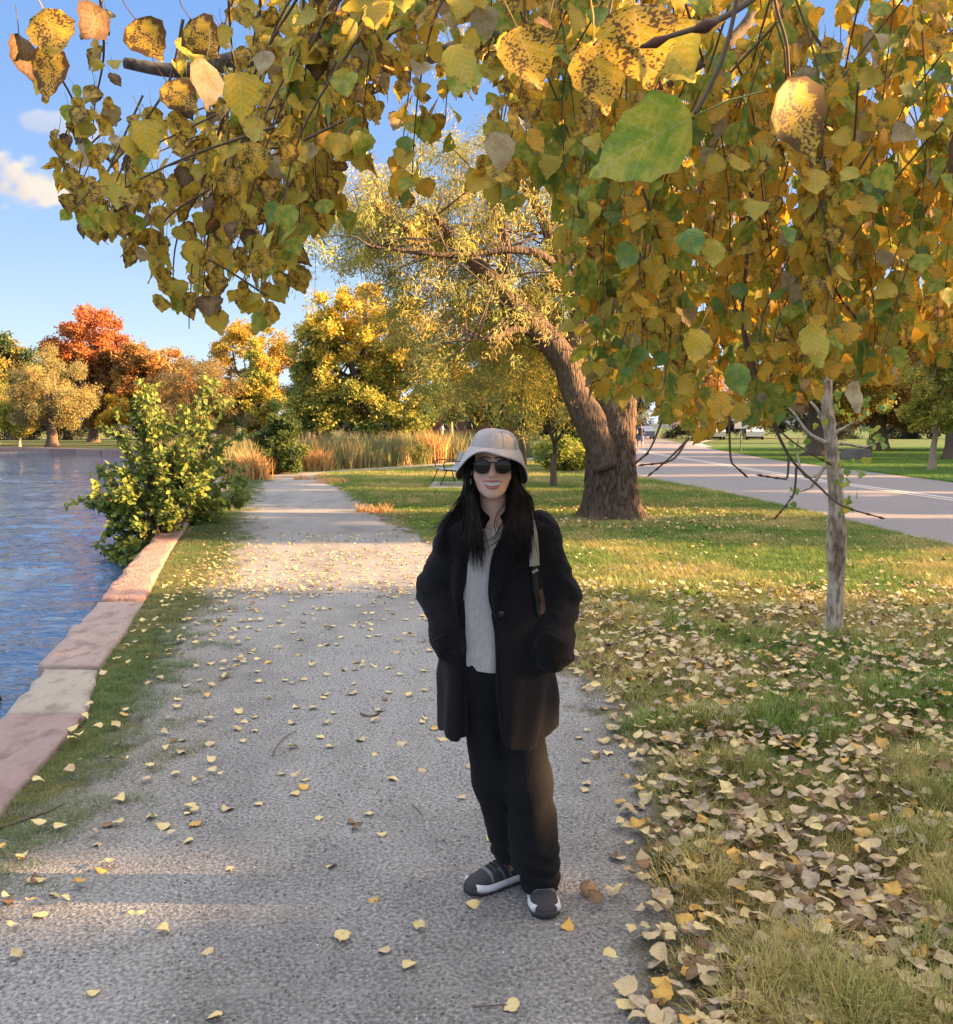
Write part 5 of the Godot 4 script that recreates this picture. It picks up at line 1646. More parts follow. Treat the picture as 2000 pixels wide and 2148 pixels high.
func build_fallen() -> void:
	var list := []       # [transform, kind, shape, tint, seen, where]
	var path_mix := [[9, 6.0], [10, 2.0], [12, 0.6], [11, 0.6], [13, 0.4]]
	var lawn_mix := [[10, 3.4], [11, 2.2], [9, 2.8], [12, 0.9], [13, 1.5]]
	for i in 7400:
		var z := -2.2 - 7.6 * pow(rng.randf(), 1.35)
		var x := lerpf(table(PATH_R, z) - 0.25, minf(0.7 + absf(z) * 0.56, 5.6), rng.randf())
		var into := x - table(PATH_R, z)
		var drift := fn.get_noise_2d(x * 0.8 + 20, z * 0.8)
		if rng.randf() > clampf(0.80 + drift * 0.7, 0.45, 1.0) * smoothstep(-0.3, 0.25, into): continue
		list.append([lie(x, z, rf(0.015, 0.05) + (rf(0.02, 0.055) if into > 0.3 else 0.0), rf(0.040, 0.082), 0.42), pick_kind(lawn_mix), rng.randi() % 8, Color.WHITE * rf(0.6, 1.1), 0.0, "lawn"])
	for i in 560:
		var z := -2.3 - 8.0 * pow(rng.randf(), 1.1)
		var x := lerpf(table(PATH_L, z), table(PATH_R, z), rng.randf())
		if rng.randf() > 0.42 + 0.45 * smoothstep(-5.0, -8.0, z): continue
		list.append([lie(x, z, 0.014, rf(0.042, 0.066), 0.22), pick_kind(path_mix), rng.randi() % 8, Color.WHITE * rf(0.85, 1.15), 0.0, "path"])
	for i in 230:
		var z := -2.9 - 9.0 * rng.randf()
		var x := lerpf(table(SHORE, z) + 0.3, table(PATH_L, z) + 0.4, rng.randf())
		list.append([lie(x, z, 0.026 if x > table(SHORE, z) + 0.5 else 0.055, rf(0.042, 0.064), 0.25), pick_kind(path_mix), rng.randi() % 8, Color.WHITE * rf(0.85, 1.1), 0.0, "verge"])
	for i in 1500:       # the sunlit stretch, thick with small yellow leaves
		var z := -9.2 - 5.5 * rng.randf()
		var x := lerpf(table(PATH_L, z) - 0.6, table(PATH_R, z) + 0.3, rng.randf())
		if z < -12.5 and rng.randf() < 0.6: continue
		list.append([lie(x, z, 0.016, rf(0.03, 0.055), 0.4), pick_kind([[9, 3.0], [12, 1.0], [10, 2.4]]), rng.randi() % 8, Color.WHITE * rf(0.8, 1.1), 0.0, "far path"])
	for i in 900:
		var z := -9.5 - 14.0 * rng.randf()
		var x := lerpf(table(PATH_R, z), minf(0.7 + absf(z) * 0.54, 6.2), rng.randf())
		list.append([lie(x, z, 0.04, rf(0.035, 0.06), 0.5), pick_kind(lawn_mix), rng.randi() % 8, Color.WHITE * rf(0.8, 1.1), 0.0, "far lawn"])
	for i in 420:        # litter heaped round the old willow's foot
		var a := rf(0, TAU)
		var r := 0.6 + 1.7 * sqrt(rng.randf())
		list.append([lie(2.5 + cos(a) * r * 1.2, -17.3 + sin(a) * r, 0.035, rf(0.05, 0.09), 0.7), pick_kind([[10, 3.0], [12, 1.0], [13, 1.0]]), rng.randi() % 8, Color(1.1, 0.95, 0.85) * rf(0.8, 1.1), 0.0, "willow"])
	for e in list:
		var p: Vector3 = e[0].origin
		var d := p - Vector3(0, 1.7, 0)
		if absf(p.x) / -p.z < 0.52 and p.z < -2.3: e[4] = e[0].basis.x.length() / d.length() * (1.25 if e[5] in ["path", "verge"] else 1.0)
	list.sort_custom(func(a, b): return a[4] > b[4])
	var colour := {9: "yellow", 10: "tan", 11: "greyish", 12: "orange", 13: "brown"}
	var shape := ["curled", "rolled", "upturned", "flat", "folded", "bent", "domed", "cupped"]
	for i in mini(300, list.size()):
		var e: Array = list[i]
		var o := put("fallen_leaf", leaf_mesh(e[1], e[2], true), self, e[0])
		var p: Vector3 = e[0].origin
		var tip: Vector3 = -e[0].basis.y
		var aim := ("lakewards" if tip.x < 0.0 else "roadwards") if absf(tip.x) > absf(tip.z) else ("forwards" if tip.z > 0.0 else "backwards")
		var big: float = e[0].basis.y.length()
		tag(o, "%s %s %s leaf pointing %s on %s" % ["small" if big < 0.053 else ("large" if big > 0.068 else "middling"), shape[e[2]], colour[e[1]], aim, landmark(p, e[5])], "leaf", "leaves fallen on path and grass")
	var rest := put("leaf_litter", merged_leaves(list.slice(300), true))
	tag(rest, "litter of yellow and tan poplar leaves over path, verge and grass", "leaves", "", "stuff")


func landmark(p: Vector3, where: String) -> String:
	if where == "path":
		var side := "left" if p.x < -0.75 else ("middle" if p.x < 0.0 else "right")
		if p.x > -0.25 and p.x < 0.75 and p.z > -3.3: return "gravel before the woman's shoes"
		if p.z > -2.75: return "gravel at the bottom edge, %s of path" % side
		if p.z > -3.4: return "gravel level with the shoes, %s of path" % side
		if p.z > -4.6: return "gravel just behind the woman, %s of path" % side
		return "gravel beyond the woman, %s of path" % side
	if where == "verge": return "mossy verge by the stone wall, %s" % ("near end" if p.z > -4.6 else ("middle stretch" if p.z > -6.5 else "farther end"))
	var into := p.x - table(PATH_R, p.z)
	var row := "at the lower right" if p.z > -2.7 else ("right of the shoes" if p.z > -3.4 else ("right behind the woman" if p.z > -4.6 else "before the white sapling"))
	if into < 0.3: return "gravel edge " + row
	return ("grass near the path " if into < 0.8 else "deep grass ") + row


# ------------------------------------------------------------------ loose stones and twigs
func build_pebbles() -> void:
	var mesh := rock_mesh(12).mesh(M.pebble, false)
	var n := 52000
	var buf := PackedFloat32Array()
	buf.resize(n * 16)
	var k := 0
	for i in n:
		var z := -2.2 - 5.5 * pow(rng.randf(), 1.7)
		var x := lerpf(table(PATH_L, z) - 0.15, table(PATH_R, z) + 0.35, rng.randf())
		if fn.get_noise_2d(x * 1.3 + 70, z * 1.3) + rng.randf() * 0.5 < 0.12: continue
		var s := 0.0016 + 0.0042 * pow(rng.randf(), 3.0)
		var g := rf(0.09, 0.30) if rng.randf() < 0.93 else rf(0.4, 0.65)
		place(buf, k, rbasis().scaled_local(Vector3(s, s * 0.7, s)), Vector3(x, 0.004 + s * 0.2, z), Color(g, g * 0.985, g * 0.97))
		k += 1
	buf.resize(k * 16)
	scatter("loose_gravel", mesh, buf, self, "loose grey gravel strewn over the near path", "gravel")
	# fallen twigs
	for s in [[[[530, 1470], [537, 1452], [556, 1432], [575, 1422]], 0.0035, "pale curved twig lying on the gravel left of the woman", 4.0], [[[0, 1610], [60, 1590], [100, 1575], [125, 1562]], 0.006, "brown stick lying on the mossy verge at the left edge", 2.5], [[[800, 1565], [815, 1578], [822, 1588]], 0.003, "short pale twig on the gravel near the woman's trouser leg", 4.0], [[[700, 1387], [715, 1392], [728, 1393]], 0.006, "short grey stick on the middle of the gravel path", 3.0], [[[920, 1960], [960, 1956], [1010, 1955]], 0.0025, "thin straight twig on the gravel at the bottom edge", 4.0], [[[1425, 1915], [1460, 1928], [1490, 1935]], 0.004, "pale twig among dry leaves at the lower right", 4.5]]:
		var pts := []
		for q in s[0]:
			var d := spot(q[0] * 1.0805, q[1] * 1.0805, 1.0) - Vector3(0, 1.7, 0)
			var g := Vector3(0, 1.7, 0) + d * (1.695 / -d.y)
			g.y = 0.012
			pts.append(g)
		var m := MB.new()
		var line := smooth_line(pts, 4)
		m.tube(line, taper(line.size(), s[1], s[1] * 0.5), 6, Color.WHITE * s[3], 0.3, ff)
		tag(put("fallen_twig", m.mesh(M.twig)), s[2], "twig")
	# a bare branch piece by the path's right edge
	var b := MB.new()
	var at := Vector3(-0.75, 0.02, -15.2)
	b.tube(limb_points(at, at + Vector3(0.55, 0.10, -0.5), 0.2), taper(5, 0.018, 0.008), 6, Color(4, 3.2, 2.4))
	b.tube(limb_points(at + Vector3(0.25, 0.05, -0.2), at + Vector3(0.5, 0.32, -0.3), 0.2), taper(5, 0.012, 0.004), 5, Color(4, 3.2, 2.4))
	b.tube(limb_points(at + Vector3(0.3, 0.06, -0.25), at + Vector3(0.8, 0.16, -0.2), 0.2), taper(5, 0.010, 0.004), 5, Color(4, 3.2, 2.4))
	tag(put("dead_branch", b.mesh(M.twig)), "pale dead branch lying on the grass at the path's right edge", "branch")


# ------------------------------------------------------------------ the woman
const HEAD := Vector3(-0.022, 1.558, 0.0)      # between her eyes, set back to the middle of the head
const COAT_W := [[0.56, -0.008, 0.204, 0.125], [0.72, -0.007, 0.208, 0.135], [0.83, -0.012, 0.204, 0.135], [0.92, -0.010, 0.196, 0.13], [1.0, -0.006, 0.182, 0.125], [1.1, -0.004, 0.168, 0.12], [1.2, -0.003, 0.165, 0.12], [1.30, -0.001, 0.158, 0.112], [1.36, 0.0, 0.125, 0.10], [1.40, 0.002, 0.088, 0.085], [1.43, 0.002, 0.06, 0.07]]
const OPEN_L := [[0.56, -0.137], [0.83, -0.134], [1.0, -0.130], [1.15, -0.118], [1.25, -0.110], [1.34, -0.075], [1.45, -0.055]]
const OPEN_R := [[0.58, 0.028], [0.624, 0.018], [0.68, 0.007], [0.79, -0.006], [0.93, -0.008], [1.0, -0.012], [1.10, -0.030], [1.17, -0.031], [1.26, -0.018], [1.34, 0.012], [1.45, 0.055]]


func coat_row(y: float) -> Array:
	var a := COAT_W
	if y <= a[0][0]: return a[0]
	for i in a.size() - 1:
		if y <= a[i + 1][0]:
			var t: float = (y - a[i][0]) / (a[i + 1][0] - a[i][0])
			t = t * t * (3.0 - 2.0 * t) * 0.5 + t * 0.5
			return [y, lerpf(a[i][1], a[i + 1][1], t), lerpf(a[i][2], a[i + 1][2], t), lerpf(a[i][3], a[i + 1][3], t)]
	return a[-1]


func coat_front(x: float, y: float) -> float:      # z of the coat's front there
	var r := coat_row(y)
	var q: float = (x - r[1]) / r[2]
	return r[3] * sqrt(maxf(1.0 - q * q, 0.02))


func sleeve(p: Vector3) -> float:
	var l := smin(cap(p, Vector3(-0.128, 1.314, -0.02), Vector3(-0.206, 1.12, -0.05), 0.086, 0.074), cap(p, Vector3(-0.206, 1.12, -0.05), Vector3(-0.172, 0.945, 0.07), 0.074, 0.059), 0.05)
	var r := smin(cap(p, Vector3(0.131, 1.316, -0.02), Vector3(0.208, 1.09, -0.05), 0.087, 0.076), cap(p, Vector3(0.208, 1.09, -0.05), Vector3(0.188, 0.925, 0.085), 0.076, 0.072), 0.05)
	return minf(l, r)


func coat_field(p: Vector3) -> float:
	var r := coat_row(p.y)
	var qx: float = (p.x - r[1]) / r[2]
	var qz: float = p.z / r[3]
	var d: float = (sqrt(qx * qx + qz * qz) - 1.0) * minf(r[2], r[3]) * 0.9
	# gentle folds of heavy cloth in the skirt
	var ang := atan2(p.x, p.z)
	d += (0.007 * sin(ang * 5.0 + p.y * 3.0) + 0.006 * sin(ang * 9.0 - p.y * 7.0 + 1.0)) * smoothstep(1.05, 0.7, p.y)
	var hem := 0.600
	if p.x < 0.0: hem = 0.606 + maxf(0.0, absf(p.x + 0.155) - 0.015) * 0.55
	else: hem = 0.580 + pow(absf(p.x - 0.09) / 0.11, 2.0) * 0.045
	if p.z < 0.0: hem = lerpf(hem, 0.60, clampf(-p.z * 20.0, 0, 1))
	d = maxf(d, hem - p.y)
	d = maxf(d, p.y - (1.425 - 0.07 * smoothstep(-0.03, 0.05, p.z)))
	# the open front
	var g := maxf(maxf(table(OPEN_L, p.y) - p.x, p.x - table(OPEN_R, p.y)), 0.015 - p.z)
	d = maxf(d, -g)
	var s := sleeve(p)
	if s < 0.05:
		var f := p * 1.0
		s += 0.016 * (absf(fn.get_noise_3d(f.x * 5.0, f.y * 11.0 + f.x * 4.0, f.z * 5.0)) - 0.15) + 0.0045 * sin(f.y * 85.0 + f.x * 40.0 + 3.0 * fn.get_noise_3d(f.x * 3, f.y * 3, f.z * 3)) * (smoothstep(1.22, 1.10, p.y) * 0.8 + 0.15)
	d = smin(d, s, 0.022)
	return d + 0.003 * fn.get_noise_3d(p.x * 7.0, p.y * 7.0, p.z * 7.0)


func pants_field(p: Vector3) -> float:
	var hips := ell(p, Vector3(-0.02, 0.86, -0.01), Vector3(0.165, 0.19, 0.105))
	var l := smin(cap(p, Vector3(-0.075, 0.82, -0.01), Vector3(-0.012, 0.44, -0.005), 0.085, 0.074), cap(p, Vector3(-0.012, 0.44, -0.005), Vector3(0.058, 0.12, -0.085), 0.074, 0.071), 0.04)
	var r := smin(cap(p, Vector3(0.055, 0.82, 0.0), Vector3(0.105, 0.44, 0.04), 0.088, 0.077), cap(p, Vector3(0.105, 0.44, 0.04), Vector3(0.142, 0.085, 0.02), 0.080, 0.076), 0.05)
	r = smin(r, cap(p, Vector3(0.126, 0.30, 0.02), Vector3(0.134, 0.17, 0.02), 0.084, 0.083), 0.03)
	var d := smin(minf(l, r), hips, 0.05)
	# cuffs rucked up on the shoes
	var low := smoothstep(0.30, 0.10, p.y)
	d += 0.007 * low * sin(p.y * 120.0 + 30.0 * p.x + 4.0 * fn.get_noise_3d(p.x * 4, p.y * 4, p.z * 4))
	d += 0.010 * fn.get_noise_3d(p.x * 4.0, p.y * 2.2, p.z * 4.0) + 0.004 * fn.get_noise_3d(p.x * 11, p.y * 6, p.z * 11)
	d = maxf(d, (0.048 if p.x > 0.075 and p.z > -0.07 else 0.108) - p.y)
	return maxf(d, p.y - 0.93)


func head_field(q: Vector3) -> float:
	var p := q - HEAD
	var ax := absf(p.x)
	var m := Vector3(ax, p.y, p.z)
	var d := ell(p, Vector3(0, 0.035, -0.012), Vector3(0.072, 0.092, 0.092))
	d = smin(d, ell(p, Vector3(0, -0.030, 0.014), Vector3(0.0635, 0.074, 0.068)), 0.02)
	d = smin(d, ell(p, Vector3(0, -0.080, 0.044), Vector3(0.037, 0.028, 0.035)), 0.035)
	d = smin(d, ell(p, Vector3(0, -0.097, 0.062), Vector3(0.019, 0.013, 0.016)), 0.02)
	d = smin(d, ell(m, Vector3(0.038, -0.034, 0.050), Vector3(0.025, 0.022, 0.024)), 0.018)
	d = smin(d, ell(m, Vector3(0.024, 0.020, 0.070), Vector3(0.03, 0.010, 0.016)), 0.02)
	d = smin(d, cap(p, Vector3(0, 0.006, 0.078), Vector3(0, -0.025, 0.104), 0.0085, 0.0125), 0.010)
	d = smin(d, (m - Vector3(0.0115, -0.030, 0.089)).length() - 0.0085, 0.008)
	d = smin(d, ell(p, Vector3(0, -0.060, 0.062), Vector3(0.036, 0.024, 0.022)), 0.015)
	# open smile
	var bow := p.y + 0.0605 - ax * ax * 8.5
	d = maxf(d, -(maxf(maxf(absf(bow) - 0.0110 * (1.0 - pow(ax / 0.034, 2.0)), ax - 0.034), 0.070 - p.z)))
	d = smin(d, ell(m, Vector3(0.071, -0.012, -0.004), Vector3(0.010, 0.030, 0.017)), 0.006)
	# neck, throat and the top of the chest run on below
	d = smin(d, cap(p, Vector3(0.0, -0.075, -0.018), Vector3(0.010, -0.19, -0.032), 0.046, 0.048), 0.022)
	d = smin(d, ell(p, Vector3(0.022, -0.285, -0.03), Vector3(0.15, 0.085, 0.075)), 0.05)
	d = smin(d, ell(p, Vector3(0.022, -0.44, -0.02), Vector3(0.13, 0.2, 0.08)), 0.05)
	return d


func head_tint(q: Vector3) -> Color:
	var p := q - HEAD
	var ax := absf(p.x)
	var c := SKIN
	c = c.lerp(Color(0.66, 0.33, 0.27), 0.55 * exp(-(pow((ax - 0.040) / 0.017, 2.0) + pow((p.y + 0.032) / 0.014, 2.0))))
	c = c.lerp(Color(0.62, 0.32, 0.26), 0.5 * exp(-(pow(ax / 0.012, 2.0) + pow((p.y + 0.026) / 0.012, 2.0))) * (1.0 if p.z > 0.08 else 0.0))
	var brow := absf(p.y - 0.024 - 0.006 * (1.0 - pow((ax - 0.025) / 0.02, 2.0)))
	if p.z > 0.05 and ax > 0.008 and ax < 0.048: c = c.lerp(Color(0.05, 0.03, 0.02), 0.8 * smoothstep(0.005, 0.002, brow))
	var bow := p.y + 0.0605 - ax * ax * 8.5
	if p.z > 0.055 and ax < 0.033 and absf(bow) < 0.0075 * (1.0 - pow(ax / 0.033, 2.0)): c = Color(0.10, 0.025, 0.02)
	return c


func build_person() -> void:
	var t := thing("woman", "smiling woman in a grey bucket hat, sunglasses and long black coat on the path", "person", Vector3(0.076, 0, -3.3))
	var ribs := noise_tex(0.02, [], 256, 3, 91)
	var rib := Image.create(64, 64, false, Image.FORMAT_RGB8)
	for y in 64:
		for x in 64:
			var g := 0.5 + 0.5 * sin((x + y) * TAU / 8.0)
			rib.set_pixel(x, y, Color(g, g, g))
	var rib_t := ImageTexture.create_from_image(rib)
	mat("coat", Color(0.0105, 0.011, 0.0135), 0.9, {"rim_enabled": true, "rim": 0.25, "rim_tint": 0.3, "metallic_specular": 0.3, "uv1_triplanar": true, "uv1_scale": Vector3.ONE * 17.0, "heightmap_enabled": true, "heightmap_texture": rib_t, "heightmap_scale": 0.22})
	mat("fleece", Color(0.010, 0.010, 0.011), 1.0, {"rim_enabled": true, "rim": 0.5, "metallic_specular": 0.2, "uv1_triplanar": true, "uv1_scale": Vector3.ONE * 9.0, "heightmap_enabled": true, "heightmap_texture": noise_tex(0.06, [], 256, 3, 92), "heightmap_scale": 0.9})
	mat("trousers", Color(0.0115, 0.0125, 0.0145), 0.92, {"rim_enabled": true, "rim": 0.2, "metallic_specular": 0.25, "uv1_triplanar": true, "uv1_scale": Vector3.ONE * 12.0, "heightmap_enabled": true, "heightmap_texture": ribs, "heightmap_scale": 0.08})
	var knit := noise_tex(0.03, [[0.0, 0.36, 0.345, 0.335], [0.5, 0.45, 0.435, 0.425], [1.0, 0.55, 0.535, 0.52]], 256, 4, 93)
	mat("knit", Color(1, 1, 1), 0.95, {"albedo_texture": knit, "uv1_triplanar": true, "uv1_scale": Vector3(14, 3.5, 14), "heightmap_enabled": true, "heightmap_texture": knit, "heightmap_scale": 0.35})
	var linen := noise_tex(0.05, [[0.0, 0.44, 0.425, 0.43], [0.5, 0.53, 0.515, 0.52], [1.0, 0.60, 0.585, 0.585]], 256, 4, 94)
	mat("linen", Color(1, 1, 1), 0.95, {"albedo_texture": linen, "uv1_triplanar": true, "uv1_scale": Vector3(6, 10, 6), "heightmap_enabled": true, "heightmap_texture": linen, "heightmap_scale": 0.25})
	mat("hat_lining", Color(0.17, 0.15, 0.145), 0.95)
	mat("skin", Color(1, 1, 1), 0.5, {"vertex_color_use_as_albedo": true, "subsurf_scatter_enabled": true, "subsurf_scatter_strength": 0.12, "metallic_specular": 0.45})
	mat("hair", Color(0.013, 0.0085, 0.0065), 0.5, {"metallic_specular": 0.35, "vertex_color_use_as_albedo": true})
	mat("teeth", Color(0.86, 0.83, 0.78), 0.3)
	mat("lips", Color(0.58, 0.20, 0.19), 0.38)
	mat("lens", Color(0.010, 0.011, 0.013), 0.08, {"metallic_specular": 0.45})
	mat("frame", Color(0.03, 0.014, 0.012), 0.25)
	mat("gold", Color(0.8, 0.55, 0.25), 0.3, {"metallic": 1.0})
	mat("button", Color(0.015, 0.015, 0.017), 0.25)
	mat("mesh_dark", Color(0.040, 0.040, 0.044), 0.85, {"uv1_triplanar": true, "uv1_scale": Vector3.ONE * 20.0, "heightmap_enabled": true, "heightmap_texture": ribs, "heightmap_scale": 0.2})
	mat("shoe_grey", Color(0.14, 0.15, 0.175), 0.7)
	mat("midsole", Color(0.68, 0.69, 0.71), 0.6)
	mat("rubber", Color(0.04, 0.04, 0.042), 0.8)
	mat("lace", Color(0.012, 0.012, 0.013), 0.8)
	mat("pink", Color(0.50, 0.06, 0.14), 0.7)
	# body: head, neck and chest in one surface
	put("body", nets(head_field, Vector3(-0.175, 1.16, -0.12), Vector3(0.165, 1.70, 0.125), 0.0042, head_tint).mesh(M.skin), t)
	build_face(t)
	build_hat(t)
	put("trousers", nets(pants_field, Vector3(-0.24, 0.03, -0.19), Vector3(0.26, 0.95, 0.16), 0.0095).mesh(M.trousers), t)
	put("coat", nets(coat_field, Vector3(-0.31, 0.555, -0.165), Vector3(0.315, 1.44, 0.185), 0.0085).mesh(M.coat), t)
	build_coat_parts(t)
	# sweater: the front and sides of the chest, with a ribbed hem
	var pts := []
	var rows := 34
	var cols := 33
	for r in rows:
		var y := lerpf(1.352, 0.853, r / (rows - 1.0))
		var row := coat_row(y)
		for k in cols:
			var a := lerpf(-1.75, 1.75, k / (cols - 1.0))
			var w: float = minf(row[2] * 0.93, 0.150)
			var b := 0.098 + 0.014 * smoothstep(1.05, 1.22, y) * smoothstep(1.36, 1.25, y) - 0.05 * smoothstep(1.27, 1.36, y)
			if y < 0.92: b += 0.004
			var yy := y
			if r == 0: yy = 1.338 + 0.045 * pow(absf(sin(a)), 1.4) 
			yy -= 0.012 * sin(a) * smoothstep(0.95, 0.85, y)
			var fold := 0.006 * fn.get_noise_2d(a * 2.0, y * 5.0) + 0.004 * sin(a * 7.0 + y * 9.0) * smoothstep(1.1, 0.9, y)
			pts.append(Vector3(-0.03 + sin(a) * w * 0.93, yy, cos(a) * (b + fold)))
	var sw := MB.new()
	sw.grid(_flip(pts, rows, cols), rows, cols)
	put("sweater", sw.mesh(M.knit), t)
	# placket at the neck, a small pale tab
	var tab := MB.new()
	tab.grid([Vector3(-0.022, 1.352, 0.080), Vector3(-0.006, 1.352, 0.079), Vector3(-0.024, 1.32, 0.094), Vector3(-0.007, 1.32, 0.094)], 2, 2)
	put("placket", tab.mesh(M.knit), t)
	build_hair(t)
	# shoes
	shoe(t, Transform3D(Basis(Vector3.UP, deg_to_rad(4.0)), Vector3(0.146, 0, -0.115)))
	shoe(t, Transform3D(Basis(Vector3.UP, deg_to_rad(-58.0)), Vector3(0.128, 0, -0.165)))


func _flip(p: Array, rows: int, cols: int) -> Array:
	var out := []
	for r in rows:
		for k in cols: out.append(p[(rows - 1 - r) * cols + k])
	return out


func patch(m: MB, a: Array, b: Array, lift: float, n := 16, across := 7) -> void:
	# cloth between two edge lines lying on the coat's front, bulged by lift
	var la := smooth_line(a, n)
	var lb := smooth_line(b, n)
	var rows := mini(la.size(), lb.size())
	var pts := []
	for r in rows:
		for k in across:
			var f := k / (across - 1.0)
			var q: Vector2 = la[int(r * (la.size() - 1.0) / (rows - 1))].lerp(lb[int(r * (lb.size() - 1.0) / (rows - 1))], f)
			var z := coat_front(q.x, q.y) + 0.007 + lift * sin(f * PI) + lift * 0.5 * f
			pts.append(Vector3(q.x, q.y, z))
	m.grid(pts, rows, across)
	# a rolled rim along the free edge
	var rim := []
	for r in rows: rim.append(pts[r * across + across - 1] + Vector3(0, 0, -0.003))
	m.tube(rim, taper(rows, 0.005, 0.005), 6)
	var rim2 := []
	for r in rows: rim2.append(pts[r * across] + Vector3(0, 0, -0.003))
	m.tube(rim2, taper(rows, 0.005, 0.005), 6)


func build_coat_parts(t: Node3D) -> void:
	var l := MB.new()
	patch(l, [Vector2(-0.070, 1.385), Vector2(-0.088, 1.32), Vector2(-0.108, 1.24), Vector2(-0.116, 1.17), Vector2(-0.128, 1.10), Vector2(-0.132, 1.02)], [Vector2(-0.098, 1.385), Vector2(-0.150, 1.33), Vector2(-0.180, 1.225), Vector2(-0.191, 1.185), Vector2(-0.170, 1.135), Vector2(-0.138, 1.02)], 0.012)
	put("lapel", l.mesh(M.fleece), t)
	var r := MB.new()
	patch(r, [Vector2(0.062, 1.385), Vector2(0.014, 1.325), Vector2(-0.018, 1.26), Vector2(-0.031, 1.17), Vector2(-0.030, 1.11), Vector2(-0.012, 1.04)], [Vector2(0.098, 1.385), Vector2(0.128, 1.32), Vector2(0.112, 1.235), Vector2(0.060, 1.205), Vector2(0.005, 1.15), Vector2(-0.008, 1.04)], 0.014)
	put("lapel", r.mesh(M.fleece), t)
	# collar standing round the neck
	var pts := []
	for k in 25:
		var a := lerpf(-1.35, 1.35, k / 24.0) + PI
		for q in [[0.068, 1.385], [0.074, 1.425], [0.088, 1.430], [0.105, 1.395]]:
			pts.append(Vector3(0.0 + sin(a) * q[0], q[1], cos(a) * q[0] * 0.9 - 0.015))
	var c := MB.new()
	c.grid(pts, 25, 4)
	put("collar", c.mesh(M.fleece), t)
	# fleece facing inside the left front edge
	var f := MB.new()
	var fp := []
	for i in 18:
		var y := lerpf(1.10, 0.62, i / 17.0)
		var x: float = table(OPEN_L, y)
		for q in [[-0.004, 0.0], [0.012, -0.012], [0.030, -0.03], [0.034, -0.06]]:
			fp.append(Vector3(x + q[0], y, coat_front(x, y) + q[1] + 0.002 * fn.get_noise_2d(y * 20, q[0] * 100)))
	f.grid(_flip(fp, 18, 4), 18, 4)
	put("facing", f.mesh(M.fleece), t)
	# piped edges of both fronts
	for side in [OPEN_L, OPEN_R]:
		var e := MB.new()
		var line := []
		for i in 26:
			var y := lerpf(1.06, 0.615, i / 25.0)
			var x: float = table(side, y)
			line.append(Vector3(x, y, coat_front(x, y) - 0.003))
		e.tube(line, taper(26, 0.0045, 0.0045), 6)
		put("edge", e.mesh(M.coat), t)
	# fleece cuffs where the hands go into the pockets
	for q in [[Vector3(0.196, 0.955, 0.082), Vector3(0.152, 0.893, 0.122), 0.074, 0.056], [Vector3(-0.184, 0.965, 0.066), Vector3(-0.160, 0.915, 0.10), 0.058, 0.044]]:
		var m := MB.new()
		var line := []
		var rad := []
		for i in 9:
			var k := i / 8.0
			line.append(q[0].lerp(q[1], k))
			rad.append(lerpf(q[2], q[3], k) * (0.82 if i in [0, 8] else 1.0))
		m.tube(line, rad, 26, Color.WHITE, 0.22, ff)
		put("cuff", m.mesh(M.fleece), t)
	# pocket lip, big button and the loop
	var p := MB.new()
	p.tube(smooth_line([Vector3(0.118, 0.905, coat_front(0.118, 0.905) + 0.003), Vector3(0.135, 0.862, coat_front(0.135, 0.862) + 0.004), Vector3(0.175, 0.842, coat_front(0.175, 0.842) + 0.004)], 6), taper(13, 0.006, 0.006), 6)
	put("pocket", p.mesh(M.coat), t)
	var bt := MB.new()
	var bz := coat_front(0.005, 1.061)
	bt.tube([Vector3(0.006, 1.061, bz), Vector3(0.006, 1.061, bz + 0.006), Vector3(0.006, 1.061, bz + 0.008)], [0.0125, 0.0125, 0.009], 16)
	put("button", bt.mesh(M.button), t)


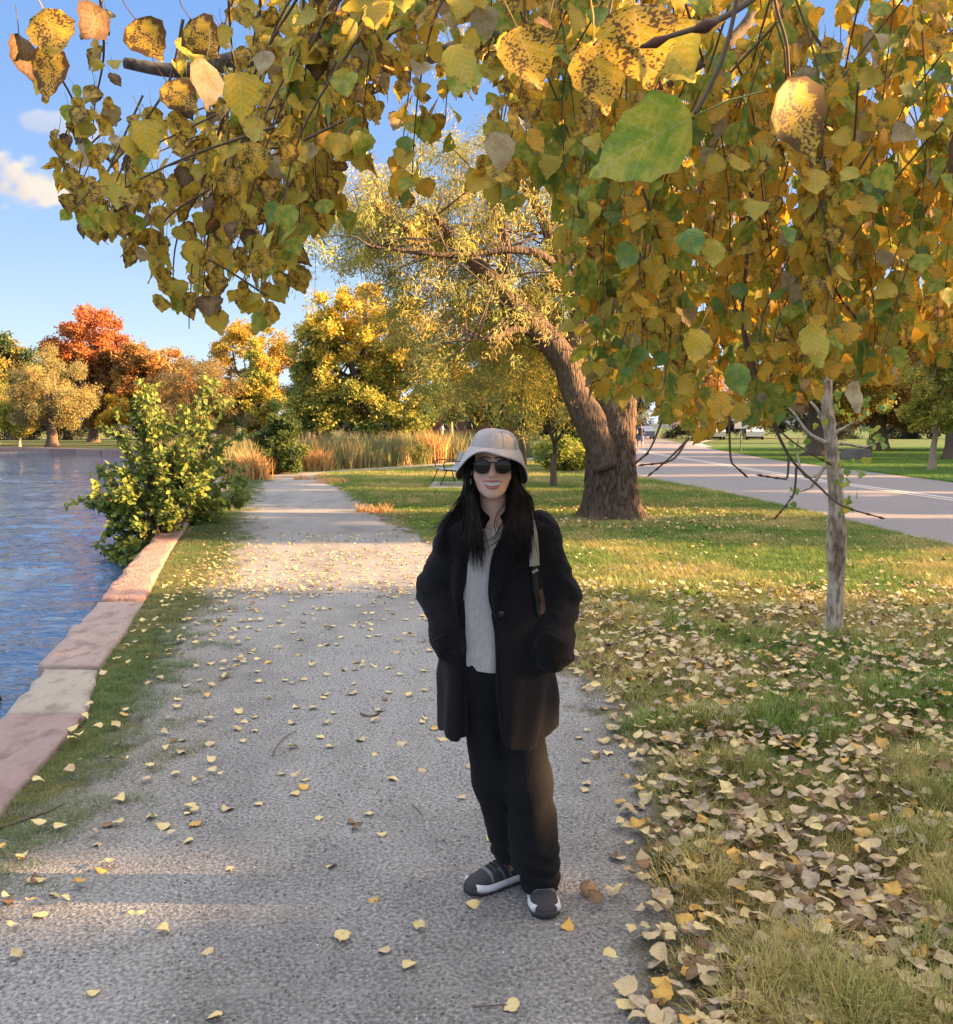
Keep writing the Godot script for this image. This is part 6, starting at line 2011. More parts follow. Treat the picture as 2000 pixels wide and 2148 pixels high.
func build_face(t: Node3D) -> void:
	var up := []
	var low := []
	var th := MB.new()
	for i in 17:
		var x := lerpf(-0.0375, 0.0375, i / 16.0)
		var e := 1.0 - pow(absf(x) / 0.0375, 2.0)
		var z := 0.0845 - x * x * 13.0
		up.append(HEAD + Vector3(x, -0.0515 + x * x * 1.5 - 0.0012 * exp(-pow(x / 0.004, 2.0)) - 0.0015 * (1.0 - e), z + 0.001))
		low.append(HEAD + Vector3(x, -0.0738 + x * x * 14.5, z))
	var ru := []
	var rl := []
	for i in 17:
		var e := 1.0 - pow(absf(i / 8.0 - 1.0), 2.2)
		ru.append(0.0012 + 0.0024 * e)
		rl.append(0.0014 + 0.0046 * e)
	var lm := MB.new()
	lm.tube(up, ru, 10)
	lm.tube(low, rl, 10)
	put("lips", lm.mesh(M.lips), t)
	var widths := [0.0056, 0.0064, 0.0067, 0.0078, 0.0078, 0.0067, 0.0064, 0.0056]
	var x0 := -0.0268
	for i in 8:
		var w: float = widths[i]
		var cx := x0 + w / 2
		x0 += w + 0.0002
		var z := 0.0825 - cx * cx * 13.0
		var top := -0.0535
		var bot := -0.0672 + cx * cx * 10.5
		th.box(HEAD + Vector3(cx, (top + bot) / 2, z), Vector3(w - 0.0004, top - bot, 0.006), Basis(Vector3.UP, cx * 18.0), Color.WHITE, 1.0)
	put("teeth", th.mesh(M.teeth, false), t)
	# sunglasses
	var g := thing_part("sunglasses", t)
	var fr := MB.new()
	for s in [-1.0, 1.0]:
		var c := HEAD + Vector3(0.0355 * s, -0.0005, 0.0915)
		var turn := Basis(Vector3.UP, 0.16 * s)
		var ring := []
		var disc := MB.new()
		disc.add(c + turn * Vector3(0, 0, 0.003))
		for k in 29:
			var a := TAU * k / 28.0
			var q := Vector3(cos(a) * 0.0262, sin(a) * 0.0247 - 0.0008 * cos(2 * a), 0)
			if sin(a) > 0.75: q.y -= (sin(a) - 0.75) * 0.008
			ring.append(c + turn * (q + Vector3(0, 0, 0.001)))
			disc.add(c + turn * (q * 0.96 + Vector3(0, 0, 0.0006)))
		for k in 28: disc.tri(0, k + 1, k + 2)
		put("lens", disc.mesh(M.lens), g)
		fr.tube(ring, taper(29, 0.0021, 0.0021), 7)
		fr.tube([c + turn * Vector3(0.024 * s, 0.009, 0), c + turn * Vector3(0.031 * s, 0.010, -0.004), HEAD + Vector3(0.0735 * s, 0.010, 0.03), HEAD + Vector3(0.076 * s, 0.004, -0.02)], [0.0028, 0.003, 0.002, 0.002], 6)
	fr.tube(smooth_line([HEAD + Vector3(-0.0135, 0.010, 0.094), HEAD + Vector3(0, 0.0135, 0.0965), HEAD + Vector3(0.0135, 0.010, 0.094)], 5), taper(11, 0.0021, 0.0021), 7)
	put("frame", fr.mesh(M.frame), g)
	var er := MB.new()
	er.tube([HEAD + Vector3(-0.074, -0.045, 0.012), HEAD + Vector3(-0.0745, -0.058, 0.014), HEAD + Vector3(-0.0745, -0.066, 0.014)], [0.0025, 0.003, 0.0035], 8)
	put("earring", er.mesh(M.sign_white), t)
	var nk := MB.new()
	var nl := []
	for i in 15:
		var a := lerpf(-1.25, 1.25, i / 14.0)
		nl.append(HEAD + Vector3(0.010 + sin(a) * 0.062, -0.178 - cos(a) * 0.032, -0.03 + cos(a) * 0.078))
	nk.tube(nl, taper(15, 0.0009, 0.0009), 5)
	nk.tube([nl[7], nl[7] + Vector3(0, -0.005, 0.002), nl[7] + Vector3(0, -0.010, 0.002)], [0.001, 0.0032, 0.001], 6)
	put("necklace", nk.mesh(M.gold), t)


func thing_part(called: String, t: Node3D) -> Node3D:
	var o := Node3D.new()
	o.name = numbered(called, t)
	t.add_child(o, true)
	return o


func build_hat(t: Node3D) -> void:
	var g := thing_part("bucket_hat", t)
	var c := Vector3(-0.014, 0, -0.006)
	var tilt := Basis(Vector3.FORWARD, deg_to_rad(4.5))
	var P := func(r: float, y: float, a: float, zs := 1.12) -> Vector3:
		return tilt * (Vector3(sin(a) * r, y - 1.60, cos(a) * r * zs)) + c + Vector3(0, 1.60, 0)
	var n := 64
	var crown := []
	var prof := [[0.001, 1.682], [0.022, 1.6815], [0.040, 1.679], [0.054, 1.673], [0.064, 1.665], [0.0715, 1.655], [0.077, 1.644], [0.0815, 1.631], [0.0855, 1.617]]
	for q in prof:
		for k in n:
			var a := TAU * k / n
			var w := 0.0018 * fn.get_noise_2d(sin(a) * 3.0 + 5.0, q[1] * 18.0 + cos(a) * 3.0)
			crown.append(P.call(q[0] + w, q[1] + w * 1.5, a))
	var m := MB.new()
	m.grid(_flip(crown, prof.size(), n), prof.size(), n, true)
	put("crown", m.mesh(M.linen), g)
	# brim: short and nearly level in front, drooping at the sides
	var top := []
	var under := []
	var bands := 11
	for b in bands:
		var f := b / (bands - 1.0)
		for k in n:
			var a := TAU * k / n
			var side := absf(sin(a))
			var back := maxf(0.0, -cos(a))
			var frontal := maxf(0.0, cos(a))
			var drop := 0.013 + 0.086 * pow(side, 2.8) + 0.052 * back + 0.035 * side * back
			var reach := 0.044 + 0.006 * frontal - 0.010 * side
			if sin(a) < 0: reach += 0.006 * side
			drop += 0.005 * sin(a * 3.0 + 0.8) + 0.004 * sin(a * 5.0)
			var r := 0.0870 + reach * (f * (1.2 - 0.2 * f))
			var y := 1.617 - drop * pow(f, 1.25)
			var zs := 1.12 + 0.02 * f
			top.append(P.call(r, y, a, zs))
			under.append(P.call(r - 0.0025, y - 0.003, a, zs))
	var bm := MB.new()
	bm.grid(_flip(top, bands, n), bands, n, true)
	var rim := []
	for k in n + 1: rim.append(top[(bands - 1) * n + k % n])
	bm.tube(rim, taper(n + 1, 0.0026, 0.0026), 6)
	put("brim", bm.mesh(M.linen), g)
	var um := MB.new()
	um.grid(under, bands, n, true)
	put("lining", um.mesh(M.hat_lining), g)
	var seam := MB.new()
	for q in [[0.0862, 1.6175]]:
		var line := []
		for k in n + 1: line.append(P.call(q[0], q[1], TAU * (k % n) / n))
		seam.tube(line, taper(n + 1, 0.0011, 0.0011), 5)
	for a in [-1.2, 0.35, 1.9, 3.6]:
		var line := []
		for q in prof: line.append(P.call(q[0] + 0.001, q[1], a))
		seam.tube(line, taper(line.size(), 0.0009, 0.0009), 5)
	put("seam", seam.mesh(M.linen), g)


func lock(m: MB, p: Array, w: float, thick: float, tint: float) -> void:
	var line := smooth_line(p, 5)
	var n := line.size()
	var first := m.v.size()
	var sides := 4
	var col := Color(1, 1, 1) * tint
	for i in n:
		var f := float(i) / (n - 1)
		var d: Vector3 = (line[mini(i + 1, n - 1)] - line[maxi(i - 1, 0)]).normalized()
		var out := Vector3(line[i].x - HEAD.x, 0, line[i].z + 0.02).normalized()
		var s := d.cross(out).normalized()
		var q := s.cross(d)
		var ww := w * (0.65 + 0.5 * sin(f * PI)) * (1.0 - smoothstep(0.72, 1.0, f) * 0.9)
		for k in sides:
			var a := TAU * k / sides
			m.add(line[i] + s * cos(a) * ww + q * sin(a) * thick * (1.0 - 0.6 * f), Vector2(k / 4.0, f), col)
	for i in n - 1:
		for k in sides:
			m.quad(first + i * sides + k, first + (i + 1) * sides + k, first + (i + 1) * sides + (k + 1) % sides, first + i * sides + (k + 1) % sides)


func build_hair(t: Node3D) -> void:
	var m := MB.new()
	# the mass behind and beside the head
	m.join(nets(func(p: Vector3) -> float:
		var d := ell(p, HEAD + Vector3(0, 0.02, -0.02), Vector3(0.080, 0.085, 0.092))
		d = smin(d, cap(p, HEAD + Vector3(-0.045, -0.02, -0.045), HEAD + Vector3(-0.062, -0.17, -0.035), 0.048, 0.055), 0.03)
		d = smin(d, cap(p, HEAD + Vector3(0.045, -0.02, -0.045), HEAD + Vector3(0.075, -0.17, -0.035), 0.046, 0.058), 0.03)
		d = smin(d, cap(p, HEAD + Vector3(-0.066, -0.15, -0.02), Vector3(-0.098, 1.345, 0.050), 0.044, 0.028), 0.03)
		d = smin(d, cap(p, HEAD + Vector3(0.072, -0.15, -0.02), Vector3(0.074, 1.345, 0.055), 0.044, 0.028), 0.03)
		var face := ell(p, HEAD + Vector3(0, -0.035, 0.07), Vector3(0.068, 0.125, 0.09))
		var throat := cap(p, HEAD + Vector3(0.0, -0.10, 0.02), HEAD + Vector3(0.0, -0.25, 0.05), 0.058, 0.05)
		return maxf(maxf(d, -face), -throat) + 0.005 * fn.get_noise_3d(p.x * 22, p.y * 2.0, p.z * 22), Vector3(-0.21, 1.23, -0.15), Vector3(0.15, 1.68, 0.16), 0.0065), Transform3D())
	# locks over the right shoulder (left in the picture), swept outwards
	for i in 650:
		var f := rng.randf()
		var start := HEAD + Vector3(-0.070 - rf(0, 0.012), rf(-0.005, 0.05), rf(-0.05, 0.034))
		var ex := lerpf(-0.050, -0.215, pow(f, 1.0)) + rf(-0.015, 0.015)
		var ey := lerpf(1.215, 1.28, f) + rf(-0.03, 0.085)
		var neck := Vector3(lerpf(-0.088, -0.128, f) + rf(-0.006, 0.006), rf(1.43, 1.46), lerpf(0.045, -0.01, f) + rf(-0.01, 0.012))
		var chest := Vector3(lerpf(neck.x, ex, 0.52) + rf(-0.008, 0.008), lerpf(neck.y, ey, 0.52), 0)
		chest.z = coat_front(chest.x, chest.y) + rf(0.012, 0.035)
		var tip := Vector3(ex, ey, coat_front(clampf(ex, -0.19, 0.19), ey) + rf(0.018, 0.038))
		lock(m, [start, start + Vector3(-0.010, -0.07, 0.008), neck, chest, tip + Vector3(rf(-0.01, 0.01), 0, 0)], rf(0.0010, 0.0024), 0.0009, rf(0.7, 1.4) if i % 9 else rf(1.5, 2.6))
	# locks over the left shoulder (right in the picture)
	for i in 650:
		var f := rng.randf()
		var start := HEAD + Vector3(0.068 + rf(0, 0.012), rf(-0.005, 0.05), rf(-0.05, 0.030))
		var ex := lerpf(0.035, 0.128, f) + rf(-0.012, 0.012)
		var ey := lerpf(1.255, 1.275, f) + rf(-0.03, 0.09)
		var neck := Vector3(lerpf(0.045, 0.112, f) + rf(-0.006, 0.006), rf(1.42, 1.45), lerpf(0.05, -0.01, f) + rf(-0.01, 0.01))
		var chest := Vector3(lerpf(neck.x, ex, 0.5) + rf(-0.012, 0.012), lerpf(neck.y, ey, 0.5), 0)
		chest.z = coat_front(chest.x, chest.y) + rf(0.02, 0.042)
		var tip := Vector3(ex, ey, coat_front(ex, ey) + rf(0.022, 0.042))
		lock(m, [start, start + Vector3(0.004, -0.07, 0.008), neck, chest, tip], rf(0.0010, 0.0024), 0.0009, rf(0.7, 1.4) if i % 9 else rf(1.5, 2.4))
	# loose wisps across throat and sweater
	for q in [[[0.03, 1.44, 0.05], [0.000, 1.40, 0.06], [-0.012, 1.36, 0.085], [-0.004, 1.33, 0.11]], [[0.045, 1.42, 0.05], [0.015, 1.37, 0.09], [-0.015, 1.325, 0.122], [-0.055, 1.305, 0.125]], [[0.05, 1.40, 0.06], [0.03, 1.34, 0.11], [-0.005, 1.31, 0.128], [-0.045, 1.285, 0.130]], [[0.05, 1.40, 0.06], [0.02, 1.33, 0.12], [-0.01, 1.29, 0.13], [-0.03, 1.27, 0.130]], [[-0.07, 1.45, 0.05], [-0.065, 1.39, 0.07], [-0.05, 1.33, 0.115], [-0.042, 1.29, 0.125]], [[-0.07, 1.43, 0.05], [-0.055, 1.36, 0.09], [-0.04, 1.31, 0.122], [-0.03, 1.26, 0.13]]]:
		var p := []
		for v in q: p.append(Vector3(v[0], v[1], v[2]))
		for k in 3:
			var off := Vector3(rf(-0.006, 0.006), rf(-0.006, 0.006), rf(0, 0.004))
			var pp := []
			for v in p: pp.append(v + off)
			lock(m, pp, 0.0010, 0.0008, rf(0.7, 1.6))
	put("hair", m.mesh(M.hair), t)


func shoe(t: Node3D, at: Transform3D) -> void:
	var g := thing_part("shoe", t)
	g.transform = at
	# along +z from the heel (0) to the toe (0.285): half width, sole height, top height
	var W := [[0.0, 0.030], [0.03, 0.040], [0.10, 0.040], [0.16, 0.046], [0.21, 0.051], [0.25, 0.047], [0.275, 0.033], [0.285, 0.012]]
	var T := [[0.0, 0.082], [0.05, 0.085], [0.10, 0.092], [0.14, 0.096], [0.18, 0.083], [0.22, 0.067], [0.25, 0.058], [0.275, 0.045], [0.285, 0.036]]
	var rows := 25
	var cols := 19
	var p := []
	for r in rows:
		var z := lerpf(0.004, 0.283, r / (rows - 1.0))
		for k in cols:
			var a := lerpf(-PI / 2, PI / 2, k / (cols - 1.0))
			var w := table(W, z) - 0.002
			var h := table(T, z) - 0.030
			p.append(Vector3(signf(sin(a)) * pow(absf(sin(a)), 0.75) * w, 0.030 + h * pow(maxf(cos(a), 0.0), 0.7), z))
	var up := MB.new()
	up.grid(p, rows, cols)
	put("upper", up.mesh(M.mesh_dark), g)
	# soles: a wavy pale midsole over a dark lugged outsole that turns up at the toe
	var ring := func(y: float, grow: float, wavy: float, z0: float, z1: float) -> Array:
		var out := []
		for side in [1.0, -1.0]:
			for i in 24:
				var f := i / 23.0
				var z := lerpf(z0, z1, f) if side > 0 else lerpf(z1, z0, f)
				var w := table(W, z) + grow
				out.append(Vector3(w * side, y + wavy * (0.5 + 0.5 * sin(z * 95.0)) + 0.010 * smoothstep(0.22, 0.285, z) + 0.006 * smoothstep(0.05, 0.0, z), z))
		return out
	for s in [["midsole", "midsole", 0.014, 0.040, 0.004, 0.006, 0.0, 0.262], ["outsole", "rubber", 0.0, 0.016, 0.001, 0.006, -0.002, 0.287]]:
		var m := MB.new()
		var lo: Array = ring.call(s[2], s[4] - 0.003, 0.0, s[6], s[7])
		var mid: Array = ring.call((s[2] + s[3]) / 2, s[4] + 0.003, 0.0 if s[0] == "midsole" else s[5] * 0.5, s[6], s[7])
		var hi: Array = ring.call(s[3], s[4] - 0.001, 0.0 if s[0] == "midsole" else s[5], s[6], s[7])
		var k := lo.size()
		for rr in [lo, mid, hi]:
			for q in rr: m.add(q)
		for j in 2:
			for i in k: m.quad(j * k + (i + 1) % k, j * k + i, (j + 1) * k + i, (j + 1) * k + (i + 1) % k)
		var c := m.add(Vector3(0, s[3] + 0.002, 0.14))
		for i in k: m.tri(2 * k + i, c, 2 * k + (i + 1) % k)
		var c2 := m.add(Vector3(0, s[2], 0.14))
		for i in k: m.tri(i, (i + 1) % k, c2)
		put(s[0], m.mesh(M[s[1]]), g)
	# toe bumper
	var tb := MB.new()
	var tp := []
	for r in 6:
		var z := lerpf(0.258, 0.287, r / 5.0)
		for k in 13:
			var a := lerpf(-1.45, 1.45, k / 12.0)
			tp.append(Vector3(sin(a) * (table(W, z) + 0.0025) * 0.62, 0.014 + (table(T, z) - 0.022) * maxf(cos(a), 0.0) + 0.003, z + 0.002))
	tb.grid(tp, 6, 13)
	put("toe_cap", tb.mesh(M.rubber), g)
	# overlays: the grey band across the toes and the side stripes
	var ov := MB.new()
	var band := func(z0: float, z1: float, a0: float, a1: float, wd: float) -> void:
		var q := []
		for i in 12:
			var f := i / 11.0
			var a := lerpf(a0, a1, f)
			var zc := lerpf(z0, z1, f)
			for e in [-wd, wd]:
				var z: float = zc + e
				q.append(Vector3(signf(sin(a)) * pow(absf(sin(a)), 0.75) * (table(W, z) - 0.0003), 0.031 + (table(T, z) - 0.029) * pow(maxf(cos(a), 0.0), 0.7), z))
		ov.grid(q, 12, 2)
	band.call(0.200, 0.200, -1.35, 1.35, 0.006)
	for s in [-1.0, 1.0]:
		for z in [0.055, 0.085, 0.115, 0.145]: band.call(z + 0.02, z, s * 0.55, s * 1.45, 0.0045)
		band.call(0.10, 0.20, s * 0.42, s * 0.62, 0.004)
	put("overlay", ov.mesh(M.shoe_grey), g)
	var lc := MB.new()
	var pk := MB.new()
	for i in 5:
		var z := 0.118 + i * 0.017
		var y := table(T, z) + 0.003
		lc.tube(smooth_line([Vector3(-0.024, y - 0.010, z), Vector3(-0.010, y, z + 0.003), Vector3(0.010, y, z + 0.003), Vector3(0.024, y - 0.010, z)], 4), taper(13, 0.0034, 0.0034), 6)
		for s in [-1.0, 1.0]:
			pk.tube([Vector3(0.023 * s, y - 0.010, z), Vector3(0.028 * s, y - 0.013, z + 0.004), Vector3(0.031 * s, y - 0.018, z)], taper(3, 0.0022, 0.0018), 5)
	lc.tube(smooth_line([Vector3(0, 0.099, 0.122), Vector3(0.022, 0.108, 0.128), Vector3(0.030, 0.094, 0.135), Vector3(0.006, 0.098, 0.128)], 5), taper(16, 0.002, 0.002), 5)
	lc.tube(smooth_line([Vector3(0, 0.099, 0.122), Vector3(-0.022, 0.108, 0.128), Vector3(-0.030, 0.094, 0.138), Vector3(-0.006, 0.098, 0.128)], 5), taper(16, 0.002, 0.002), 5)
	put("laces", lc.mesh(M.lace), g)
	put("lace_loop", pk.mesh(M.pink), g)


func build_backpack() -> void:
	var t := thing("backpack", "dark brown backpack with an olive grey strap on the woman's shoulder", "backpack", Vector3(0.076, 0, -3.3))
	mat("canvas", Color(0.36, 0.34, 0.29), 0.9, {"albedo_texture": noise_tex(0.06, [[0, 0.8, 0.8, 0.8], [1, 1.1, 1.1, 1.1]], 256, 4, 95), "uv1_triplanar": true, "uv1_scale": Vector3.ONE * 6.0})
	mat("brown_leather", Color(0.085, 0.042, 0.028), 0.55)
	mat("webbing", Color(0.016, 0.015, 0.015), 0.8)
	# bag behind the back
	var bag := nets(func(p: Vector3) -> float:
		var q := (p - Vector3(0.0, 1.13, -0.225)).abs() - Vector3(0.105, 0.17, 0.05)
		return Vector3(maxf(q.x, 0), maxf(q.y, 0), maxf(q.z, 0)).length() + minf(maxf(q.x, maxf(q.y, q.z)), 0.0) - 0.03, Vector3(-0.16, 0.9, -0.33), Vector3(0.16, 1.36, -0.12), 0.02)
	put("bag", bag.mesh(M.brown_leather), t)
	var ribbon := func(line: Array, w: float, lift: float) -> MB:
		var m := MB.new()
		var l := smooth_line(line, 6)
		var p := []
		for i in l.size():
			var d: Vector3 = (l[mini(i + 1, l.size() - 1)] - l[maxi(i - 1, 0)]).normalized()
			var out := Vector3(l[i].x * 0.6, 0.25, l[i].z + 0.03).normalized()
			var s := d.cross(out).normalized()
			var up := s.cross(d)
			for e in [[-w, 0.0], [-w * 0.9, lift], [w * 0.9, lift], [w, 0.0]]: p.append(l[i] - s * e[0] + up * e[1])
		m.grid(_flip(p, l.size(), 4), l.size(), 4)
		return m
	var F := func(x: float, y: float, up: float) -> Vector3: return Vector3(x, y, coat_front(x, y) + up)
	put("strap", ribbon.call([Vector3(0.085, 1.405, -0.10), Vector3(0.095, 1.445, -0.02), F.call(0.103, 1.385, 0.030), F.call(0.112, 1.325, 0.024), F.call(0.117, 1.27, 0.024), F.call(0.119, 1.222, 0.022)], 0.019, 0.007).mesh(M.canvas), t)
	put("webbing", ribbon.call([F.call(0.119, 1.228, 0.025), F.call(0.124, 1.16, 0.020), F.call(0.130, 1.10, 0.014), Vector3(0.138, 1.02, 0.05), Vector3(0.13, 0.98, -0.12)], 0.011, 0.003).mesh(M.webbing), t)
	put("side_strap", ribbon.call([Vector3(0.142, 1.135, 0.062), Vector3(0.150, 1.08, 0.060), Vector3(0.140, 1.01, 0.055), Vector3(0.125, 0.97, -0.10)], 0.013, 0.004).mesh(M.brown_leather), t)
	var b := MB.new()
	b.box(F.call(0.122, 1.205, 0.030), Vector3(0.022, 0.008, 0.006), Basis(Vector3.BACK, 0.5))
	put("buckle", b.mesh(M.canvas, false), t)


# ------------------------------------------------------------------ people in the distance
func small_person(called: String, label: String, at: Vector3, turn: float, shirt: Color, shorts: Color, stride: float, pony: bool) -> void:
	var t := thing(called, label, "person", at, "", turn)
	var j := {"hip": Vector3(0, 0.92, 0), "neck": Vector3(0, 1.42, 0.03), "head": Vector3(0, 1.56, 0.05)}
	var key := "%s" % label.hash()
	mat("skin" + key, Color(0.50, 0.30, 0.22), 0.6)
	mat("shirt" + key, shirt, 0.8)
	mat("short" + key, shorts, 0.8)
	mat("dark" + key, Color(0.03, 0.02, 0.015), 0.7)
	var body := func(p: Vector3) -> float:
		var d := ell(p, j.head, Vector3(0.075, 0.11, 0.095))
		d = smin(d, cap(p, Vector3(0, 1.38, 0.02), Vector3(0, 1.50, 0.03), 0.05, 0.045), 0.03)
		d = smin(d, cap(p, Vector3(0, 1.30, 0.02), Vector3(0, 0.95, 0), 0.12, 0.11), 0.04)
		for s in [-1.0, 1.0]:
			var sw: float = stride * s
			d = smin(d, cap(p, Vector3(0.17 * s, 1.36, 0.02), Vector3(0.23 * s, 1.12, -0.02 - sw * 0.2), 0.05, 0.04), 0.03)
			d = smin(d, cap(p, Vector3(0.23 * s, 1.12, -0.02 - sw * 0.2), Vector3(0.17 * s, 1.10 + 0.1 * absf(sw), 0.2 - sw * 0.25), 0.04, 0.03), 0.02)
			d = smin(d, cap(p, Vector3(0.09 * s, 0.9, 0), Vector3(0.09 * s, 0.5, sw * 0.28 + 0.04), 0.085, 0.058), 0.03)
			d = smin(d, cap(p, Vector3(0.09 * s, 0.5, sw * 0.28 + 0.04), Vector3(0.08 * s, 0.08 + maxf(0.0, -sw) * 0.25, sw * 0.45 - 0.02), 0.056, 0.036), 0.02)
			d = smin(d, cap(p, Vector3(0.08 * s, 0.05 + maxf(0.0, -sw) * 0.25, sw * 0.45 - 0.04), Vector3(0.085 * s, 0.035 + maxf(0.0, -sw) * 0.18, sw * 0.45 + 0.13), 0.04, 0.032), 0.02)
		return d
	put("body", nets(body, Vector3(-0.34, -0.02, -0.5), Vector3(0.34, 1.72, 0.5), 0.022).mesh(M["skin" + key]), t)
	var top := func(p: Vector3) -> float: return maxf(smin(cap(p, Vector3(0, 1.34, 0.02), Vector3(0, 0.95, 0), 0.145, 0.13), minf(cap(p, Vector3(0.15, 1.36, 0.02), Vector3(0.21, 1.22, 0), 0.065, 0.06), cap(p, Vector3(-0.15, 1.36, 0.02), Vector3(-0.21, 1.22, 0), 0.065, 0.06)), 0.04), 0.93 - p.y)
	put("shirt", nets(top, Vector3(-0.32, 0.88, -0.2), Vector3(0.32, 1.52, 0.22), 0.024).mesh(M["shirt" + key]), t)
	var low := func(p: Vector3) -> float: return maxf(smin(cap(p, Vector3(0.09, 0.92, 0), Vector3(0.09, 0.6, stride * 0.22), 0.11, 0.10), cap(p, Vector3(-0.09, 0.92, 0), Vector3(-0.09, 0.6, -stride * 0.22), 0.11, 0.10), 0.05), maxf(0.66 - p.y, p.y - 1.0))
	put("shorts", nets(low, Vector3(-0.26, 0.58, -0.3), Vector3(0.26, 1.04, 0.3), 0.024).mesh(M["short" + key]), t)
	var hair := func(p: Vector3) -> float:
		var d := maxf(ell(p, j.head + Vector3(0, 0.03, -0.012), Vector3(0.086, 0.10, 0.098)), -ell(p, j.head + Vector3(0, -0.03, 0.1), Vector3(0.075, 0.09, 0.08)))
		if pony: d = smin(d, cap(p, j.head + Vector3(0, 0.03, -0.09), j.head + Vector3(0, -0.14, -0.12), 0.03, 0.015), 0.02)
		return d
	put("hair", nets(hair, Vector3(-0.12, 1.36, -0.14), Vector3(0.12, 1.74, 0.18), 0.018).mesh(M["dark" + key]), t)


func build_passers() -> void:
	small_person("jogger", "jogger in a navy top and denim shorts running away up the road", Vector3(9.75, 0.01, -57.0), PI, Color(0.02, 0.025, 0.05), Color(0.10, 0.14, 0.22), 0.9, true)
	small_person("walker", "person in a white shirt beside the jogger, half hidden by the willow", Vector3(9.9, 0.01, -63.0), PI, Color(0.55, 0.53, 0.58), Color(0.06, 0.06, 0.07), 0.5, false)
	small_person("walker", "distant walker in a white shirt on the lawn behind the reeds", Vector3(-3.3, 0, -92.0), PI * 0.5, Color(0.62, 0.60, 0.68), Color(0.5, 0.48, 0.45), 0.5, false)


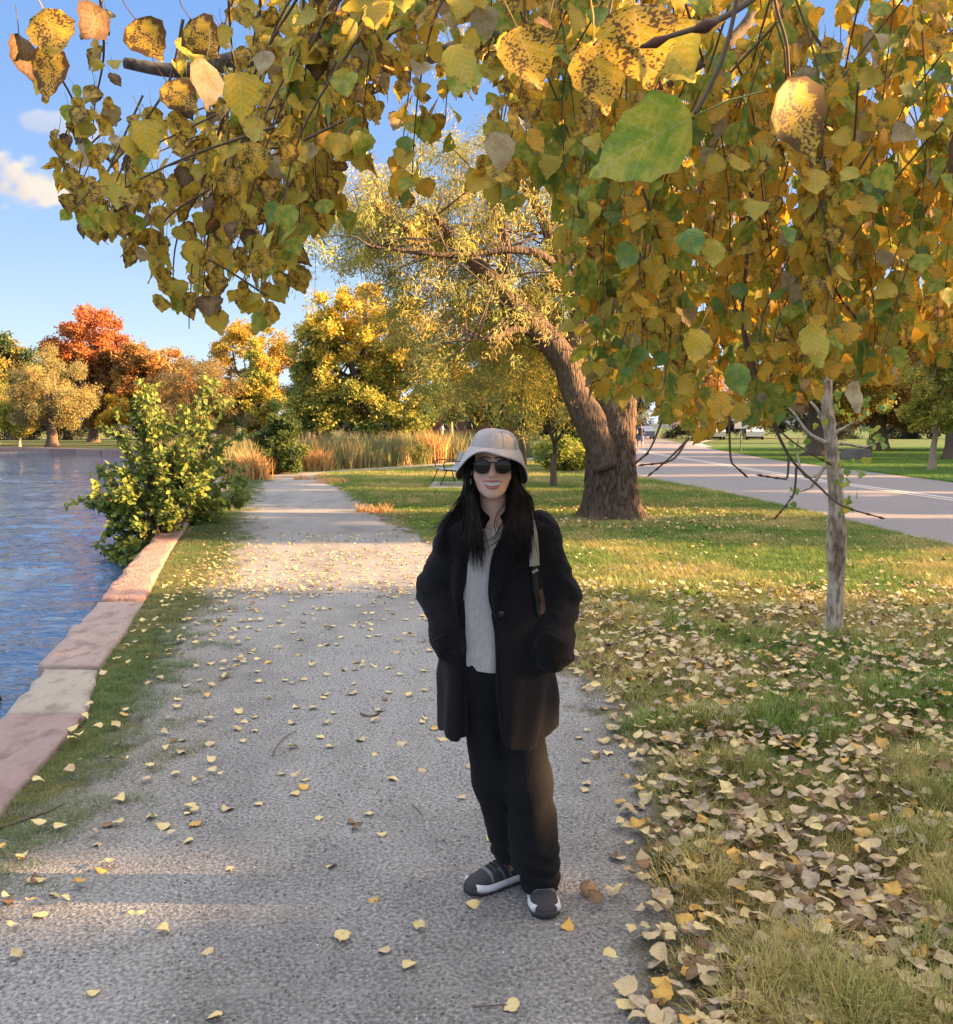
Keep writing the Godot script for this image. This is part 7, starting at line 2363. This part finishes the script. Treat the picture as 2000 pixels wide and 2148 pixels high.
# ------------------------------------------------------------------ bench, signs, cars and so on
func build_props() -> void:
	# bench on its slab, seen end on and facing the lake
	var sl := slab([Vector3(-1.25, 0, -24.9), Vector3(0.35, 0, -24.9), Vector3(0.35, 0, -27.4), Vector3(-1.25, 0, -27.4)], -0.05, 0.045, Color.WHITE, 0.0)
	tag(put("bench_slab", sl.mesh(M.concrete, false)), "pale concrete slab in the grass under the metal bench", "slab")
	var t := thing("park_bench", "metal park bench with looped armrests on a concrete slab", "bench", Vector3(-0.72, 0.045, -26.2), "", 0.2)
	var prof := [Vector2(-0.33, 0.42), Vector2(-0.30, 0.445), Vector2(-0.1, 0.425), Vector2(0.08, 0.415), Vector2(0.2, 0.45), Vector2(0.27, 0.54), Vector2(0.33, 0.72), Vector2(0.375, 0.86), Vector2(0.40, 0.87)]
	var line := smooth_line(prof, 4)
	var seat := MB.new()
	var back := MB.new()
	for i in line.size() - 1:
		var a: Vector2 = line[i]
		var b: Vector2 = line[i + 1]
		var d := (b - a)
		var m := seat if i < 18 else back
		m.box(Vector3((a.x + b.x) / 2, (a.y + b.y) / 2, 0), Vector3(d.length() * 0.86, 0.012, 1.5), Basis(Vector3.BACK, d.angle()))
	put("seat", seat.mesh(M.grey_metal, false), t)
	put("backrest", back.mesh(M.grey_metal, false), t)
	for z in [-0.72, 0.0, 0.72]:
		var f := MB.new()
		var rail := []
		for q in line: rail.append(Vector3(q.x, q.y - 0.02, z))
		f.tube(rail, taper(rail.size(), 0.017, 0.017), 8)
		put("rail", f.mesh(M.dark_metal), t)
		if z == 0.0: continue
		for s in [[-0.22, -0.40], [0.16, 0.26]]:
			var l := MB.new()
			l.tube([Vector3(s[0], 0.41, z), Vector3(lerpf(s[0], s[1], 0.5), 0.2, z), Vector3(s[1], 0.0, z)], taper(3, 0.016, 0.016), 8)
			put("leg", l.mesh(M.dark_metal), t)
		var ar := MB.new()
		ar.tube(smooth_line([Vector3(-0.24, 0.41, z), Vector3(-0.30, 0.50, z), Vector3(-0.29, 0.62, z), Vector3(-0.20, 0.655, z), Vector3(0.05, 0.65, z), Vector3(0.30, 0.645, z)], 5), taper(26, 0.015, 0.015), 8)
		put("armrest", ar.mesh(M.dark_metal), t)
	# road signs
	for s in [[16.4, -59.4, 1.95, 0.86, 0.62, "white rectangular sign on a thin post on the right lawn"], [10.9, -73.0, 2.9, 0.7, 0.45, "small white sign on a post far up the road by the joggers"]]:
		var g := thing("road_sign", s[5], "sign", Vector3(s[0], 0, s[1]), "road signs")
		var p := MB.new()
		p.tube([Vector3(0, -0.1, 0), Vector3(0, s[2] * 0.5, 0), Vector3(0, s[2], 0)], taper(3, 0.045, 0.045), 8)
		put("post", p.mesh(M.post), g)
		var b := MB.new()
		b.box(Vector3(0, s[2] - s[4] * 0.4, 0.06), Vector3(s[3], s[4], 0.02))
		put("panel", b.mesh(M.sign_white, false), g)
		var k := MB.new()
		for e in [[0.0, 0.5, s[3] + 0.03, 0.03], [0.0, -0.5, s[3] + 0.03, 0.03]]:
			k.box(Vector3(e[0], s[2] - s[4] * 0.4 + e[1] * s[4], 0.062), Vector3(e[2], e[3], 0.03))
		put("rim", k.mesh(M.sign_grey, false), g)
	# stump on the right lawn
	var st := MB.new()
	st.tube([Vector3(0, -0.1, 0), Vector3(0, 0.12, 0), Vector3(0.02, 0.42, 0), Vector3(0.02, 0.5, 0)], [0.85, 0.68, 0.56, 0.5], 18, Color.WHITE, 0.5, fn)
	var so := put("tree_stump", st.mesh(M.stump), self, Transform3D(Basis().scaled(Vector3(1.25, 1.0, 0.9)), Vector3(18.1, 0, -45.7)))
	tag(so, "low dark grey tree stump on the lawn right of the white sapling", "stump")
	# dark blue lamp post foot beyond the young tree
	var lp := thing("lamp_post", "dark blue lamp post foot between young tree and willow", "lamp post", Vector3(3.35, 0, -36.5))
	var l1 := MB.new()
	l1.tube([Vector3(0, 0, 0), Vector3(0, 0.12, 0), Vector3(0, 0.5, 0), Vector3(0, 0.75, 0), Vector3(0, 0.95, 0)], [0.24, 0.23, 0.18, 0.12, 0.08], 8)
	put("base", l1.mesh(M.blue_paint), lp)
	var l2 := MB.new()
	l2.tube([Vector3(0, 0.93, 0), Vector3(0, 2.4, 0), Vector3(0, 4.2, 0)], [0.075, 0.06, 0.05], 8)
	put("post", l2.mesh(M.blue_paint), lp)
	var l3 := MB.new()
	l3.tube([Vector3(0, 4.15, 0), Vector3(0, 4.3, 0), Vector3(0, 4.75, 0), Vector3(0, 4.95, 0)], [0.08, 0.16, 0.22, 0.03], 8)
	put("lantern", l3.mesh(M.sign_white), lp)
	# parked cars, tiny between the far trunks
	mat("car_white", Color(0.7, 0.7, 0.72), 0.25, {"clearcoat_enabled": true})
	mat("car_blue", Color(0.10, 0.16, 0.28), 0.25, {"clearcoat_enabled": true})
	mat("car_glass", Color(0.02, 0.025, 0.03), 0.05)
	mat("tyre", Color(0.02, 0.02, 0.02), 0.9)
	for c in [[25.6, -103.0, 1.45, "car_white", "white parked car far behind the road sign"], [18.6, -106.0, 1.5, "car_blue", "blue parked car far up the road behind the sign"], [30.2, -104.0, 1.3, "car_white", "second white parked car farther right behind the lawn"], [-29.2, -98.5, 0.0, "car_blue", "parked car glimpsed beyond the far lawn"]]:
		car(Vector3(c[0], 0, c[1]), c[2], c[3], c[4])
	# dark low building glimpsed behind the far walker
	var h := thing("park_building", "dark red brick park building low behind the far walker", "building", Vector3(-1.6, 0, -103.0))
	mat("brick", Color(0.14, 0.055, 0.04), 0.9)
	mat("roof", Color(0.06, 0.05, 0.05), 0.9)
	var w := MB.new()
	w.box(Vector3(0, 1.6, 0), Vector3(11, 3.2, 6))
	put("wall", w.mesh(M.brick, false), h)
	var ro := MB.new()
	ro.box(Vector3(0, 3.75, 0), Vector3(12, 1.1, 7), Basis(), Color.WHITE, 0.55)
	put("roof", ro.mesh(M.roof, false), h)
	for x in [-3.6, -1.2, 1.2, 3.6]:
		var wi := MB.new()
		wi.box(Vector3(x, 1.8, 3.01), Vector3(1.2, 1.2, 0.06))
		put("window", wi.mesh(M.car_glass, false), h)


func car(at: Vector3, turn: float, paint: String, label: String) -> void:
	var t := thing("parked_car", label, "car", at, "cars parked beyond the lawns", turn)
	var side := [Vector2(-2.2, 0.35), Vector2(2.2, 0.35), Vector2(2.25, 0.7), Vector2(1.5, 0.92), Vector2(0.8, 0.98), Vector2(0.2, 1.42), Vector2(-1.2, 1.45), Vector2(-2.0, 1.0), Vector2(-2.25, 0.9)]
	var body := MB.new()
	var n := side.size()
	for z in [[-0.88, 1.0], [-0.7, 1.0], [0.7, 1.0], [0.88, 1.0]]:
		for q in side:
			var inn := 0.82 if (absf(z[0]) > 0.8 and q.y > 1.2) else 1.0
			body.add(Vector3(q.x, q.y, z[0] * inn))
	for i in 3:
		for k in n: body.quad(i * n + k, i * n + (k + 1) % n, (i + 1) * n + (k + 1) % n, (i + 1) * n + k)
	for e in [0, 3]:
		var c := body.add(Vector3(0, 0.8, -0.9 if e == 0 else 0.9))
		for k in n: body.tri(e * n + k, e * n + (k + 1) % n, c)
	put("body", body.mesh(M[paint], false), t)
	for s in [-1.0, 1.0]:
		var g := MB.new()
		g.box(Vector3(-0.5, 1.18, 0.80 * s), Vector3(1.9, 0.3, 0.1), Basis(), Color.WHITE, 0.8)
		put("window", g.mesh(M.car_glass, false), t)
		for x in [-1.35, 1.35]:
			var w := MB.new()
			w.tube([Vector3(x, 0.33, 0.72 * s), Vector3(x, 0.33, 0.82 * s), Vector3(x, 0.33, 0.93 * s)], [0.33, 0.33, 0.3], 14)
			put("wheel", w.mesh(M.tyre), t)
